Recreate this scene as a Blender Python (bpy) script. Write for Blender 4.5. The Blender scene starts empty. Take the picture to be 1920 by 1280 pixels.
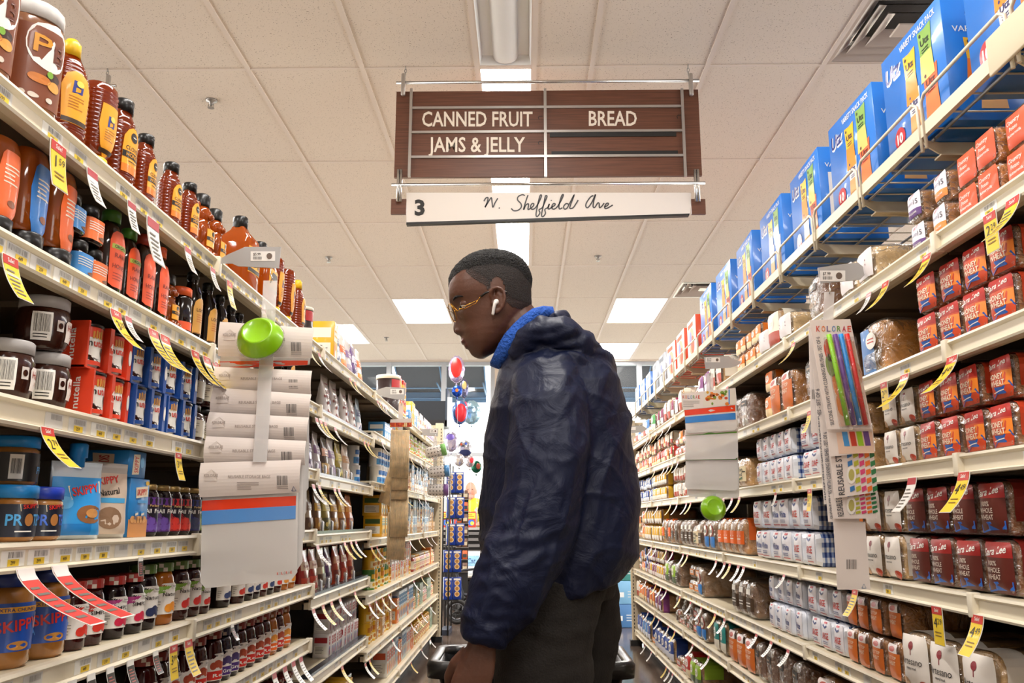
import bpy, bmesh, math, random
from mathutils import Vector, Matrix, noise
random.seed(7)
PI = math.pi
SC = bpy.context.scene
COL = SC.collection

# ------------------------------------------------------------------ camera, world, exposure
FPX = 1620.0
PITCH = math.atan(335 / FPX)
CAMZ = 1.1
cd = bpy.data.cameras.new('camera')
cam = bpy.data.objects.new('camera', cd)
COL.objects.link(cam)
cd.sensor_width = 36.0
cd.lens = FPX / 1920 * 36.0
cd.clip_start = 0.05
cam.location = (0, 0, CAMZ)
cam.rotation_euler = (PI / 2 + PITCH, 0, math.radians(0.866))
SC.camera = cam
RM = cam.rotation_euler.to_matrix()
C_R, C_U, C_F = RM @ Vector((1, 0, 0)), RM @ Vector((0, 1, 0)), RM @ Vector((0, 0, -1))

wd = bpy.data.worlds.new('world')
SC.world = wd
wd.use_nodes = True
wn = wd.node_tree.nodes
wn['Background'].inputs[0].default_value = (1.0, 0.97, 0.94, 1)
wn['Background'].inputs[1].default_value = 1.5

vs = SC.view_settings
vs.view_transform = 'Standard'
vs.look = 'None'
vs.exposure = 1.72
vs.gamma = 1.0
vs.use_curve_mapping = False
cy = SC.cycles
cy.max_bounces = 6
cy.diffuse_bounces = 3
cy.glossy_bounces = 3
cy.transmission_bounces = 4
cy.transparent_max_bounces = 14
cy.caustics_reflective = False
cy.caustics_refractive = False
cy.sample_clamp_indirect = 4.0
LAMP = 12.0        # emission strength of the ceiling lamps' diffusers


def ray(px, py):
    return C_F + C_R * ((px - 960) / FPX) + C_U * ((640 - py) / FPX)


def at(px, py, Y):
    d = ray(px, py)
    return Vector((0, 0, CAMZ)) + d * (Y / d.y)


def yat(px, X, z):
    u = (px - 960) / FPX
    dz = z - CAMZ
    return (u * (X * C_F.x + dz * C_F.z) - X * C_R.x - dz * C_R.z) / (C_R.y - u * C_F.y)


# ------------------------------------------------------------------ materials
def lin(h):
    h = h.lstrip('#')
    c = [int(h[i:i + 2], 16) / 255 for i in (0, 2, 4)]
    return tuple(x / 12.92 if x <= .04045 else ((x + .055) / 1.055) ** 2.4 for x in c) + (1,)


MATS = {}


def mat(col, rough=.5, metal=0, coat=0, spec=.5, bump=0, bscale=60, vary=0, vscale=30, name=None):
    """Principled material of one colour with optional noise in colour and bump."""
    key = (col, rough, metal, coat, spec, bump, bscale, vary, vscale)
    if key in MATS:
        return MATS[key]
    m = bpy.data.materials.new(name or ('surface_' + col.strip('#')))
    m.use_nodes = True
    nt = m.node_tree
    b = nt.nodes['Principled BSDF']
    c = lin(col)
    b.inputs['Base Color'].default_value = c
    b.inputs['Roughness'].default_value = rough
    b.inputs['Metallic'].default_value = metal
    b.inputs['Coat Weight'].default_value = coat
    b.inputs['Coat Roughness'].default_value = .08
    b.inputs['Specular IOR Level'].default_value = spec
    if bump or vary:
        tc = nt.nodes.new('ShaderNodeTexCoord')
    if vary:
        n = nt.nodes.new('ShaderNodeTexNoise')
        n.inputs['Scale'].default_value = vscale
        n.inputs['Detail'].default_value = 4
        nt.links.new(tc.outputs['Object'], n.inputs['Vector'])
        r = nt.nodes.new('ShaderNodeMapRange')
        r.inputs[1].default_value = .3
        r.inputs[2].default_value = .7
        r.inputs[3].default_value = 1 - vary
        r.inputs[4].default_value = 1 + vary
        nt.links.new(n.outputs[0], r.inputs[0])
        x = nt.nodes.new('ShaderNodeVectorMath')
        x.operation = 'SCALE'
        x.inputs[0].default_value = c[:3]
        nt.links.new(r.outputs[0], x.inputs[3])
        nt.links.new(x.outputs[0], b.inputs['Base Color'])
    if bump:
        n = nt.nodes.new('ShaderNodeTexNoise')
        n.inputs['Scale'].default_value = bscale
        n.inputs['Detail'].default_value = 3
        nt.links.new(tc.outputs['Object'], n.inputs['Vector'])
        p = nt.nodes.new('ShaderNodeBump')
        p.inputs['Strength'].default_value = bump
        p.inputs['Distance'].default_value = .01
        nt.links.new(n.outputs[0], p.inputs['Height'])
        nt.links.new(p.outputs[0], b.inputs['Normal'])
    MATS[key] = m
    return m


def ink(c):
    return mat(c, .42, coat=.15)


def gloss(c):
    return mat(c, .12, coat=.6)


def film_mat(name, clear=.82, tint='#ffffff', rough=.12, bump=.6, bscale=45, dif=.45, edge=.55):
    """clear plastic film: mostly transparent, glossy at crinkles"""
    if name in MATS:
        return MATS[name]
    m = bpy.data.materials.new(name)
    m.use_nodes = True
    nt = m.node_tree
    nt.nodes.clear()
    out = nt.nodes.new('ShaderNodeOutputMaterial')
    tr = nt.nodes.new('ShaderNodeBsdfTransparent')
    tr.inputs[0].default_value = (.97, .97, .97, 1)
    gl = nt.nodes.new('ShaderNodeBsdfGlossy')
    gl.inputs['Roughness'].default_value = rough
    di = nt.nodes.new('ShaderNodeBsdfDiffuse')
    di.inputs[0].default_value = lin(tint)
    mx = nt.nodes.new('ShaderNodeMixShader')
    mx.inputs[0].default_value = dif
    nt.links.new(gl.outputs[0], mx.inputs[1])
    nt.links.new(di.outputs[0], mx.inputs[2])
    lw = nt.nodes.new('ShaderNodeLayerWeight')
    lw.inputs[0].default_value = .25
    mr = nt.nodes.new('ShaderNodeMapRange')
    mr.inputs[3].default_value = 1 - clear
    mr.inputs[4].default_value = min(1, 1 - clear + edge)
    nt.links.new(lw.outputs['Fresnel'], mr.inputs[0])
    tc = nt.nodes.new('ShaderNodeTexCoord')
    n = nt.nodes.new('ShaderNodeTexNoise')
    n.inputs['Scale'].default_value = bscale
    n.inputs['Detail'].default_value = 3
    n.inputs['Distortion'].default_value = 1.2
    nt.links.new(tc.outputs['Object'], n.inputs['Vector'])
    p = nt.nodes.new('ShaderNodeBump')
    p.inputs['Strength'].default_value = bump
    p.inputs['Distance'].default_value = .02
    nt.links.new(n.outputs[0], p.inputs['Height'])
    for x in (gl, lw):
        nt.links.new(p.outputs[0], x.inputs['Normal'])
    m2 = nt.nodes.new('ShaderNodeMixShader')
    nt.links.new(mr.outputs[0], m2.inputs[0])
    nt.links.new(tr.outputs[0], m2.inputs[1])
    nt.links.new(mx.outputs[0], m2.inputs[2])
    nt.links.new(m2.outputs[0], out.inputs[0])
    MATS[name] = m
    return m


def amber_mat(col, glow, name):
    """honey or syrup in clear plastic: glossy skin over a body that lets light through"""
    if name in MATS:
        return MATS[name]
    m = bpy.data.materials.new(name)
    m.use_nodes = True
    nt = m.node_tree
    b = nt.nodes['Principled BSDF']
    b.inputs['Base Color'].default_value = lin(col)
    b.inputs['Roughness'].default_value = .08
    b.inputs['Coat Weight'].default_value = .8
    t = nt.nodes.new('ShaderNodeBsdfTranslucent')
    t.inputs[0].default_value = lin(glow)
    mx = nt.nodes.new('ShaderNodeMixShader')
    mx.inputs[0].default_value = .42
    nt.links.new(b.outputs[0], mx.inputs[1])
    nt.links.new(t.outputs[0], mx.inputs[2])
    nt.links.new(mx.outputs[0], nt.nodes['Material Output'].inputs[0])
    MATS[name] = m
    return m


def glow_mat(name, col, strength):
    if name in MATS:
        return MATS[name]
    m = bpy.data.materials.new(name)
    m.use_nodes = True
    nt = m.node_tree
    nt.nodes.clear()
    e = nt.nodes.new('ShaderNodeEmission')
    e.inputs[0].default_value = col
    e.inputs[1].default_value = strength
    o = nt.nodes.new('ShaderNodeOutputMaterial')
    nt.links.new(e.outputs[0], o.inputs[0])
    MATS[name] = m
    return m


def speckle_mat(name, base, dark, scale, thr=.62, rough=.9):
    """ceiling tile: fine dark pits"""
    m = bpy.data.materials.new(name)
    m.use_nodes = True
    nt = m.node_tree
    b = nt.nodes['Principled BSDF']
    b.inputs['Roughness'].default_value = rough
    b.inputs['Specular IOR Level'].default_value = .2
    tc = nt.nodes.new('ShaderNodeTexCoord')
    n = nt.nodes.new('ShaderNodeTexNoise')
    n.inputs['Scale'].default_value = scale
    n.inputs['Detail'].default_value = 2
    nt.links.new(tc.outputs['Object'], n.inputs['Vector'])
    r = nt.nodes.new('ShaderNodeValToRGB')
    r.color_ramp.elements[0].position = thr
    r.color_ramp.elements[0].color = lin(base)
    r.color_ramp.elements[1].position = thr + .06
    r.color_ramp.elements[1].color = lin(dark)
    nt.links.new(n.outputs[0], r.inputs[0])
    nt.links.new(r.outputs[0], b.inputs['Base Color'])
    return m


def wood_mat(name, a, bcol):
    m = bpy.data.materials.new(name)
    m.use_nodes = True
    nt = m.node_tree
    b = nt.nodes['Principled BSDF']
    b.inputs['Roughness'].default_value = .45
    tc = nt.nodes.new('ShaderNodeTexCoord')
    mp = nt.nodes.new('ShaderNodeMapping')
    mp.inputs['Scale'].default_value = (2, 20, 60)
    n = nt.nodes.new('ShaderNodeTexNoise')
    n.inputs['Scale'].default_value = 2.5
    n.inputs['Detail'].default_value = 6
    nt.links.new(tc.outputs['Object'], mp.inputs[0])
    nt.links.new(mp.outputs[0], n.inputs['Vector'])
    r = nt.nodes.new('ShaderNodeValToRGB')
    r.color_ramp.elements[0].position = .35
    r.color_ramp.elements[0].color = lin(a)
    r.color_ramp.elements[1].position = .65
    r.color_ramp.elements[1].color = lin(bcol)
    nt.links.new(n.outputs[0], r.inputs[0])
    nt.links.new(r.outputs[0], b.inputs['Base Color'])
    return m


# ------------------------------------------------------------------ mesh building
def rot2(x, y, a):
    c, s = math.cos(a), math.sin(a)
    return x * c - y * s, x * s + y * c


def spow(x, e):
    return math.copysign(abs(x) ** e, x)


class MB:
    """collects faces of several materials and links them as ONE mesh"""

    def __init__(s):
        s.v, s.f, s.mi, s.sm, s.mats = [], [], [], [], []

    def slot(s, m):
        if m not in s.mats:
            s.mats.append(m)
        return s.mats.index(m)

    def add(s, vs, fs, m, smooth=False):
        b = len(s.v)
        s.v.extend(tuple(x) for x in vs)
        k = s.slot(m)
        for f in fs:
            s.f.append(tuple(b + i for i in f))
            s.mi.append(k)
            s.sm.append(smooth)
        return s

    def box(s, x0, x1, y0, y1, z0, z1, m, M=None):
        vs = [Vector((x, y, z)) for z in (z0, z1) for y in (y0, y1) for x in (x0, x1)]
        if M is not None:
            vs = [M @ v for v in vs]
        return s.add(vs, [(0, 2, 3, 1), (4, 5, 7, 6), (0, 1, 5, 4), (2, 6, 7, 3), (0, 4, 6, 2), (1, 3, 7, 5)], m)

    def rbox(s, x0, x1, y0, y1, z0, z1, r, m, seg=2, M=None):
        bm = bmesh.new()
        bmesh.ops.create_cube(bm, size=1)
        for v in bm.verts:
            v.co = Vector((x0 + (v.co.x + .5) * (x1 - x0), y0 + (v.co.y + .5) * (y1 - y0), z0 + (v.co.z + .5) * (z1 - z0)))
        bmesh.ops.bevel(bm, geom=bm.edges[:], offset=r, segments=seg, affect='EDGES', profile=.5)
        bm.verts.ensure_lookup_table()
        vs = [(M @ v.co) if M is not None else v.co.copy() for v in bm.verts]
        fs = [[v.index for v in f.verts] for f in bm.faces]
        bm.free()
        return s.add(vs, fs, m, True)

    def loft(s, rings, m, caps=(True, True), smooth=True, closed=True):
        n = len(rings[0])
        vs = [p for r in rings for p in r]
        fs = []
        for i in range(len(rings) - 1):
            for j in range(n if closed else n - 1):
                a, b = i * n + j, i * n + (j + 1) % n
                fs.append((a, b, b + n, a + n))
        s.add(vs, fs, m, smooth)
        b = len(s.v) - len(vs)
        k = s.slot(m)
        if caps[0]:
            s.f.append(tuple(b + i for i in range(n))[::-1]); s.mi.append(k); s.sm.append(False)
        if caps[1]:
            e = b + (len(rings) - 1) * n
            s.f.append(tuple(e + i for i in range(n))); s.mi.append(k); s.sm.append(False)
        return s

    def lathe(s, prof, m, n=18, sx=1, sy=1, pw=2, c=(0, 0), caps=(True, True), smooth=True):
        rings = []
        for r, z in prof:
            ring = []
            for i in range(n):
                a = 2 * PI * i / n
                ring.append((c[0] + sx * r * spow(math.cos(a), 2 / pw), c[1] + sy * r * spow(math.sin(a), 2 / pw), z))
            rings.append(ring)
        return s.loft(rings, m, caps, smooth)

    def tube(s, path, r, m, n=8, caps=True, flat=1.0):
        path = [Vector(p) for p in path]
        rs = r if isinstance(r, (list, tuple)) else [r] * len(path)
        rings, up = [], None
        for i, p in enumerate(path):
            t = (path[min(i + 1, len(path) - 1)] - path[max(i - 1, 0)]).normalized()
            if up is None:
                up = Vector((0, 0, 1)) if abs(t.z) < .9 else Vector((0, 1, 0))
            x = t.cross(up)
            x.normalize()
            up = x.cross(t)
            up.normalize()
            rings.append([p + (x * math.cos(a) + up * math.sin(a) * flat) * rs[i] for a in (2 * PI * k / n for k in range(n))])
        return s.loft(rings, m, (caps, caps))

    def ell(s, c, r, m, nu=14, nv=8, R=None):
        c = Vector(c)
        rings = []
        for i in range(nv + 1):
            t = -PI / 2 + PI * i / nv
            q = max(math.cos(t), .02)
            ring = []
            for j in range(nu):
                a = 2 * PI * j / nu
                v = Vector((r[0] * q * math.cos(a), r[1] * q * math.sin(a), r[2] * math.sin(t)))
                if R is not None:
                    v = R @ v
                ring.append(c + v)
            rings.append(ring)
        return s.loft(rings, m)

    def sheet(s, pts, th, m, smooth=True):
        """a strip: pts = rows of (left point, right point); given a real thickness along the row normals"""
        a, b = [], []
        for i, (p, q) in enumerate(pts):
            p, q = Vector(p), Vector(q)
            i0, i1 = max(i - 1, 0), min(i + 1, len(pts) - 1)
            t = Vector(pts[i1][0]) - Vector(pts[i0][0])
            n = t.cross(q - p)
            n.normalize()
            a.append((p + n * th / 2, q + n * th / 2))
            b.append((p - n * th / 2, q - n * th / 2))
        return s.loft([[x[0], x[1], y[1], y[0]] for x, y in zip(a, b)], m, smooth=False)

    def data(s, name):
        me = bpy.data.meshes.new(name)
        me.from_pydata(s.v, [], s.f)
        for m in s.mats:
            me.materials.append(m)
        me.polygons.foreach_set('material_index', s.mi)
        me.polygons.foreach_set('use_smooth', s.sm)
        me.update()
        return me


def link(name, me, parent=None, loc=None):
    o = bpy.data.objects.new(name, me)
    COL.objects.link(o)
    if loc is not None:
        o.location = loc
    if parent is not None:
        o.parent = parent
    return o


def tag(o, label=None, cat=None, group=None, kind=None):
    if label:
        o['label'] = label
    if cat:
        o['category'] = cat
    if group:
        o['group'] = group
    if kind:
        o['kind'] = kind
    return o


def thing(name, label, cat, loc=(0, 0, 0), rz=0, group=None):
    o = link(name, None, None, loc)
    o.rotation_euler = (0, 0, rz)
    return tag(o, label, cat, group)


def structure(name, mb):
    return tag(link(name, mb.data(name)), kind='structure')


# ------------------------------------------------------------------ flat artwork mapped on surfaces
GLY = {}


def glyphs(t, bold=.012):
    k = (t, bold)
    if k not in GLY:
        cu = bpy.data.curves.new('t', 'FONT')
        cu.body = t
        cu.resolution_u = 2
        cu.offset = bold
        cu.fill_mode = 'FRONT'
        o = bpy.data.objects.new('t', cu)
        me = o.to_mesh()
        vs = [(v.co.x, v.co.y) for v in me.vertices]
        fs = [tuple(p.vertices) for p in me.polygons]
        o.to_mesh_clear()
        bpy.data.objects.remove(o)
        bpy.data.curves.remove(cu)
        xs = [v[0] for v in vs] or [0, 1]
        ys = [v[1] for v in vs] or [0, 1]
        GLY[k] = (vs, fs, min(xs), max(xs), min(ys), max(ys))
    return GLY[k]


def flat_map(O, U, V, N=None):
    O, U, V = Vector(O), Vector(U), Vector(V)
    N = Vector(N) if N is not None else U.cross(V).normalized()
    return lambda u, v, o: O + U * u + V * v + N * o


class Art:
    def __init__(s, mp, step=.0005, mb=None):
        s.mp, s.step, s.b = mp, step, mb or MB()
        s.curved = False

    def P(s, u, v, l):
        return s.mp(u, v, l * s.step)

    def rect(s, u0, v0, u1, v1, m, l=1, nu=1, nv=1):
        if s.curved:
            nv = max(nv, int(abs(v1 - v0) / .007) + 1)
            nu = max(nu, int(abs(u1 - u0) / .012) + 1)
        vs = [s.P(u0 + (u1 - u0) * i / nu, v0 + (v1 - v0) * j / nv, l) for j in range(nv + 1) for i in range(nu + 1)]
        fs = [(j * (nu + 1) + i, j * (nu + 1) + i + 1, (j + 1) * (nu + 1) + i + 1, (j + 1) * (nu + 1) + i) for j in range(nv) for i in range(nu)]
        s.b.add(vs, fs, m, nu > 1 or nv > 1)
        return s

    def poly(s, pts, m, l=2):
        s.b.add([s.P(u, v, l) for u, v in pts], [tuple(range(len(pts)))], m)
        return s

    def ell(s, u, v, ru, rv, m, l=2, n=16, a=0):
        pts = []
        for i in range(n):
            x, y = rot2(ru * math.cos(2 * PI * i / n), rv * math.sin(2 * PI * i / n), a)
            pts.append((u + x, v + y))
        s.b.add([s.P(u, v, l)] + [s.P(x, y, l) for x, y in pts], [(0, i + 1, (i + 1) % n + 1) for i in range(n)], m)
        return s

    def strips(s, rows, m, l=2, nu=4):
        """rows of (v, u0, u1): a shape given by its width at each height"""
        vs, fs = [], []
        if s.curved:
            fine = []
            for (v, a, b), (v2, a2, b2) in zip(rows, rows[1:]):
                k = max(1, int(abs(v2 - v) / .008))
                fine += [(v + (v2 - v) * i / k, a + (a2 - a) * i / k, b + (b2 - b) * i / k) for i in range(k)]
            rows = fine + [rows[-1]]
        for v, a, b in rows:
            for i in range(nu + 1):
                vs.append(s.P(a + (b - a) * i / nu, v, l))
        for j in range(len(rows) - 1):
            for i in range(nu):
                p = j * (nu + 1) + i
                fs.append((p, p + 1, p + nu + 2, p + nu + 1))
        s.b.add(vs, fs, m, True)
        return s

    def text(s, t, u, v, h, m, l=3, w=None, bold=.012, rot=0, shear=0, al='C', arc=0):
        """text centred on (u, v); h = capital height, w = width to fit"""
        vs, fs, x0, x1, y0, y1 = glyphs(t, bold)
        k = h / .69
        kx = w / (x1 - x0) if w else k
        cx = (x0 + x1) / 2 if al == 'C' else (x0 if al == 'L' else x1)
        out = []
        for x, y in vs:
            X, Y = (x - cx) * kx, (y - .345) * k
            X += Y * shear
            Y += arc * X * X
            X, Y = rot2(X, Y, rot)
            out.append(s.P(u + X, v + Y, l))
        s.b.add(out, fs, m)
        return s

    def stroke(s, pts, w, m, l=3):
        vs, fs = [], []
        for i, p in enumerate(pts):
            a, b = pts[max(i - 1, 0)], pts[min(i + 1, len(pts) - 1)]
            dx, dy = b[0] - a[0], b[1] - a[1]
            d = math.hypot(dx, dy) or 1
            ww = w[i] if isinstance(w, (list, tuple)) else w
            nx, ny = -dy / d * ww / 2, dx / d * ww / 2
            vs += [s.P(p[0] + nx, p[1] + ny, l), s.P(p[0] - nx, p[1] - ny, l)]
        for i in range(len(pts) - 1):
            fs.append((2 * i, 2 * i + 1, 2 * i + 3, 2 * i + 2))
        s.b.add(vs, fs, m)
        return s

    def bars(s, u0, v0, u1, v1, m, l=3, seed=1):
        r = random.Random(seed)
        u = u0
        while u < u1:
            w = r.choice((1, 1, 1, 2)) * (u1 - u0) / 60
            s.rect(u, v0, min(u + w, u1), v1, m, l)
            u += w + r.choice((1, 2, 2, 3)) * (u1 - u0) / 60
        return s

    def lines(s, u0, v0, u1, v1, n, m, l=3, seed=2):
        r = random.Random(seed)
        for i in range(n):
            v = v1 - (v1 - v0) * (i + .5) / n
            h = (v1 - v0) / n * .35
            s.rect(u0, v - h / 2, u0 + (u1 - u0) * r.uniform(.6, 1), v + h / 2, m, l)
        return s


# ------------------------------------------------------------------ things that repeat: prototypes and registered copies
class Proto:
    """name, category, parts: [(part name, mesh, label or None, [(sub-part name, mesh)])], size (w, d, h)"""

    def __init__(s, name, cat, size, parts):
        s.name, s.cat, s.size, s.parts = name, cat, size, parts


REG = []          # (object, look, place)


def spawn(pr, loc, rz, look, place, group=None, sc=1.0, tilt=None):
    loc = Vector(loc)
    if len(pr.parts) == 1:
        o = link(pr.name, pr.parts[0][1])
    else:
        o = link(pr.name, None)
        for pn, me, lab, subs in pr.parts:
            c = link(pn, me, o)
            if lab:
                c['label'] = lab
            for sn, sm in subs:
                link(sn, sm, c)
    o.location = loc
    o.rotation_euler = tilt if tilt is not None else (0, 0, rz)
    if sc != 1.0:
        o.scale = (sc, sc, sc) if not isinstance(sc, tuple) else sc
    o['category'] = pr.cat
    if group:
        o['group'] = group
    REG.append((o, look, place))
    return o


ORD = ('first second third fourth fifth sixth seventh eighth ninth tenth eleventh twelfth thirteenth fourteenth fifteenth '
       'sixteenth seventeenth eighteenth nineteenth twentieth').split()
TENS = {20: 'twenty', 30: 'thirty', 40: 'forty', 50: 'fifty'}


def ordinal(i):
    if i < 20:
        return ORD[i]
    t, u = (i + 1) // 10 * 10, (i + 1) % 10
    return ({20: 'twentieth', 30: 'thirtieth', 40: 'fortieth'}[t] if u == 0 else TENS[t] + '-' + ORD[u - 1])


def write_labels():
    by = {}
    for o, look, place in REG:
        by.setdefault((look, place), []).append(o)
    for (look, place), os_ in by.items():
        os_.sort(key=lambda o: (round(o.location.y, 3), -o.location.z))
        for i, o in enumerate(os_):
            o['label'] = (look + ', ' + place) if len(os_) == 1 else ordinal(i) + ' ' + look + ' from near end, ' + place

# ================================================================== the room
CEIL = CAMZ + 2.355
GX0, GDX, GY0, GDY = -0.25, 0.61, 4.194, 1.219
YW = 12.74                       # storefront wall
YB = GY0 - 6 * GDY               # unseen wall added behind the camera
XA, XB = GX0 - 12 * GDX, GX0 + 12 * GDX

m_tile = speckle_mat('ceiling_tile', '#dccfc0', '#8f7d6e', 150, .64)
m_grid = mat('#d8cabd', .6)
m_cream = mat('#e6dcc6', .38, coat=.1)
m_cream2 = mat('#d3c5a8', .45)
m_steel = mat('#9a9691', .35, metal=.7)
m_dark = mat('#1c1a19', .5)
m_back_shade = mat('#332b26', .7, vary=.15, vscale=8)  # shade at the back of the shelves, put into the panel colour
m_under_shade = mat('#6a5948', .55)  # shade below the cream decks, painted in as a darker colour
m_diff = glow_mat('lamp_diffuser', (1.0, .96, .91, 1), LAMP)
m_white = mat('#e9e7e3', .45)
m_refl = mat('#f0efec', .35)


def cell(kx, ky, w=1.0, l=1.0):
    return (GX0 + kx * GDX, GX0 + (kx + w) * GDX, GY0 + ky * GDY, GY0 + (ky + l) * GDY)


HOLES = []        # (x0, x1, y0, y1) cut out of the ceiling
TROFF = [(-2, 4), (2, 4), (2, 6), (-4, 5), (-5, 3), (6, 3), (6, 5), (-7, 4), (4, 6), (-4, -4), (3, -4), (-8, 0), (7, 0), (-9, 2), (9, 2)]
STRIPS = [(0, -6), (0, -5), (0, -3), (0, -2), (0, 0), (0, 1), (0, 2), (-5, -1), (-5, 0), (-5, 1), (5, -1), (5, 0), (5, 1)]
for kx, ky in TROFF:
    HOLES.append(cell(kx, ky))
for kx, ky in STRIPS + [(0, -1)]:
    HOLES.append(cell(kx, ky, .5))
DIFFS = [(3, -.5), (3, 3.5)]
for kx, ky in DIFFS:
    HOLES.append(cell(kx, ky, 1, .5))

b = MB()
nx, ny = 24, 13
for i in range(nx * 2):
    for j in range(ny * 2):
        x0 = XA + i * GDX / 2
        y0 = YB + j * GDY / 2
        cx_, cy_ = x0 + GDX / 4, y0 + GDY / 4
        if cy_ > YW:
            continue
        if any(h[0] < cx_ < h[1] and h[2] < cy_ < h[3] for h in HOLES):
            continue
        y1 = min(y0 + GDY / 2, YW)
        b.add([(x0, y0, CEIL), (x0 + GDX / 2, y0, CEIL), (x0 + GDX / 2, y1, CEIL), (x0, y1, CEIL)], [(0, 3, 2, 1)], m_tile)
# back of the ceiling void, so nothing leaks in from above
b.box(XA - .1, XB + .1, YB - .1, YW + .1, CEIL + .22, CEIL + .26, m_white)
ceiling = structure('ceiling', b)
g = MB()
for i in range(nx + 1):
    x = XA + i * GDX
    g.box(x - .012, x + .012, YB, YW, CEIL - .006, CEIL + .02, m_grid)
for j in range(ny + 1):
    y = YB + j * GDY
    if y < YW:
        g.box(XA, XB, y - .008, y + .008, CEIL - .0045, CEIL + .02, m_grid)
for kx in (0, -5, 5):
    x = GX0 + (kx + .5) * GDX
    g.box(x - .012, x + .012, YB, GY0 + 3 * GDY, CEIL - .006, CEIL + .02, m_grid)
link('ceiling_grid', g.data('ceiling_grid'), ceiling)

fl = bpy.data.materials.new('polished_concrete')
fl.use_nodes = True
nt = fl.node_tree
bs = nt.nodes['Principled BSDF']
bs.inputs['Roughness'].default_value = .16
tc = nt.nodes.new('ShaderNodeTexCoord')
n1 = nt.nodes.new('ShaderNodeTexNoise')
n1.inputs['Scale'].default_value = 2.2
n1.inputs['Detail'].default_value = 8
n1.inputs['Roughness'].default_value = .7
rp = nt.nodes.new('ShaderNodeValToRGB')
rp.color_ramp.elements[0].position = .3
rp.color_ramp.elements[0].color = lin('#41352e')
rp.color_ramp.elements[1].position = .7
rp.color_ramp.elements[1].color = lin('#6b5b50')
nt.links.new(tc.outputs['Object'], n1.inputs['Vector'])
nt.links.new(n1.outputs[0], rp.inputs[0])
nt.links.new(rp.outputs[0], bs.inputs['Base Color'])
b = MB()
b.box(XA, XB, YB, YW + .3, -.1, 0, fl)
structure('floor', b)

b = MB(); b.box(XA, XB, YB - .15, YB, -.1, CEIL + .2, mat('#9a9086', .8)); structure('wall_back_added', b)  # unseen, added to cut the world's fill from behind the camera

# storefront: glazing between piers
m_alu = mat('#b9bec4', .35, metal=.3)
m_pier = mat('#cdbfae', .7)
glass = film_mat('window_glass', clear=.97, bump=0, rough=.02)
b = MB()
WX = [(-7.57, -4.2), (-.45, -.28), (3.0, 7.07)]
for x0, x1 in WX:
    b.box(x0, x1, YW, YW + .3, 0, CEIL + .2, m_pier)
b.box(-7.57, 7.07, YW + .0, YW + .3, CEIL - .02, CEIL + .2, m_pier)
structure('wall_front', b)


def window(name, xs):
    x0, x1 = xs[0], xs[-1]
    f = MB()
    for x in xs:
        f.box(x - .035, x + .035, YW + .06, YW + .18, 0, CEIL - .02, m_alu)
    for z in (.05, 2.05, CEIL - .04):
        f.box(x0 + .035, x1 - .035, YW + .07, YW + .17, z - .03, z + .03, m_alu)
    w = structure(name, f)
    p = MB()
    p.box(x0 + .03, x1 - .03, YW + .115, YW + .125, .08, CEIL - .07, glass)
    link('window_pane', p.data('window_pane'), w)


window('window_1', [-4.16, -3.1, -2.05, -1.22, -.48])
window('window_2', [-.25, .75, 1.72, 2.97])
m_ext = mat('#e8ebe6', .9)
m_extg = mat('#b9c8a8', .9, vary=.25, vscale=3)
b = MB(); b.box(-30, 30, YW + .3, YW + 40, -.15, -.05, m_ext); structure('ground_exterior', b)
h = MB()
for i in range(26):
    h.ell((-8.5 + i * .62 + random.uniform(-.2, .2), YW + 9.5 + random.uniform(-.8, .8), .65), (.7, .6, random.uniform(.8, 1.25)), m_extg, 12, 7)
o = link('hedge', h.data('hedge'))
tag(o, 'pale green hedge outside the storefront window', 'hedge', kind='stuff')

m_awn = mat('#1b2733', .8)
m_awf = mat('#3f6f96', .5)
AW = [(-2.05, -.64, 'dark fabric awning outside the window behind the balloons'), (-3.9, -2.12, 'dark fabric awning outside the window beyond the jam shelves'), (1.2, 2.75, 'dark fabric awning outside the window behind the snack cartons')]
for x0, x1, lab in AW:
    t = thing('awning', lab, 'awning', (0, YW + .3, 3.2))
    c = MB()
    zt, zb = .42, -.03
    c.sheet([((x0, 0.02, zt), (x1, 0.02, zt)), ((x0, .55, .2), (x1, .55, .2)), ((x0, 1.1, zb), (x1, 1.1, zb))], .012, m_awn)
    c.box(x0, x1, 1.09, 1.105, zb - .17, zb, m_awf)
    link('canopy', c.data('canopy'), t)
    f = MB()
    for q in (0, .5, 1):
        x = x0 + (x1 - x0) * q
        f.tube([(x, .02, zt - .02), (x, 1.09, zb - .02)], .012, m_awf)
        f.tube([(x, .0, zb - .02), (x, 1.09, zb - .06)], .012, m_awf)
    f.tube([(x0, 1.08, zb - .1), (x1, 1.08, zb - .1)], .014, m_awf)
    f.tube([(x0, .5, zb - .02), (x1, .5, zb - .02)], .012, m_awf)
    link('frame', f.data('frame'), t)

# ------------------------------------------------------------------ ceiling lamps, air diffusers, sprinklers
LAMPS = []


def troffer(x0, x1, y0, y1):
    w, l = x1 - x0, y1 - y0
    f = MB()
    t = .028
    d = .1
    for a, bb, c, e in ((0, w, 0, t), (0, w, l - t, l), (0, t, t, l - t), (w - t, w, t, l - t)):
        f.box(a, bb, c, e, -.004, .012, m_grid)
    # sloping white reflector sides up to the lens
    q = .1
    ring = lambda i, z: [(i, i, z), (w - i, i, z), (w - i, l - i, z), (i, l - i, z)]
    f.loft([ring(t, .0), ring(q, d)], m_refl, (False, False), smooth=False)
    lens = MB()
    n = 10
    rows = []
    for i in range(n + 1):
        x = q + (w - 2 * q) * i / n
        rows.append((x, d - .028 * math.sin(PI * i / n)))
    lens.add([(x, y, z) for x, z in rows for y in (q, l - q)], [(2 * i, 2 * i + 1, 2 * i + 3, 2 * i + 2) for i in range(n)], m_diff, True)
    return f.data('frame'), lens.data('lens')


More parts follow.
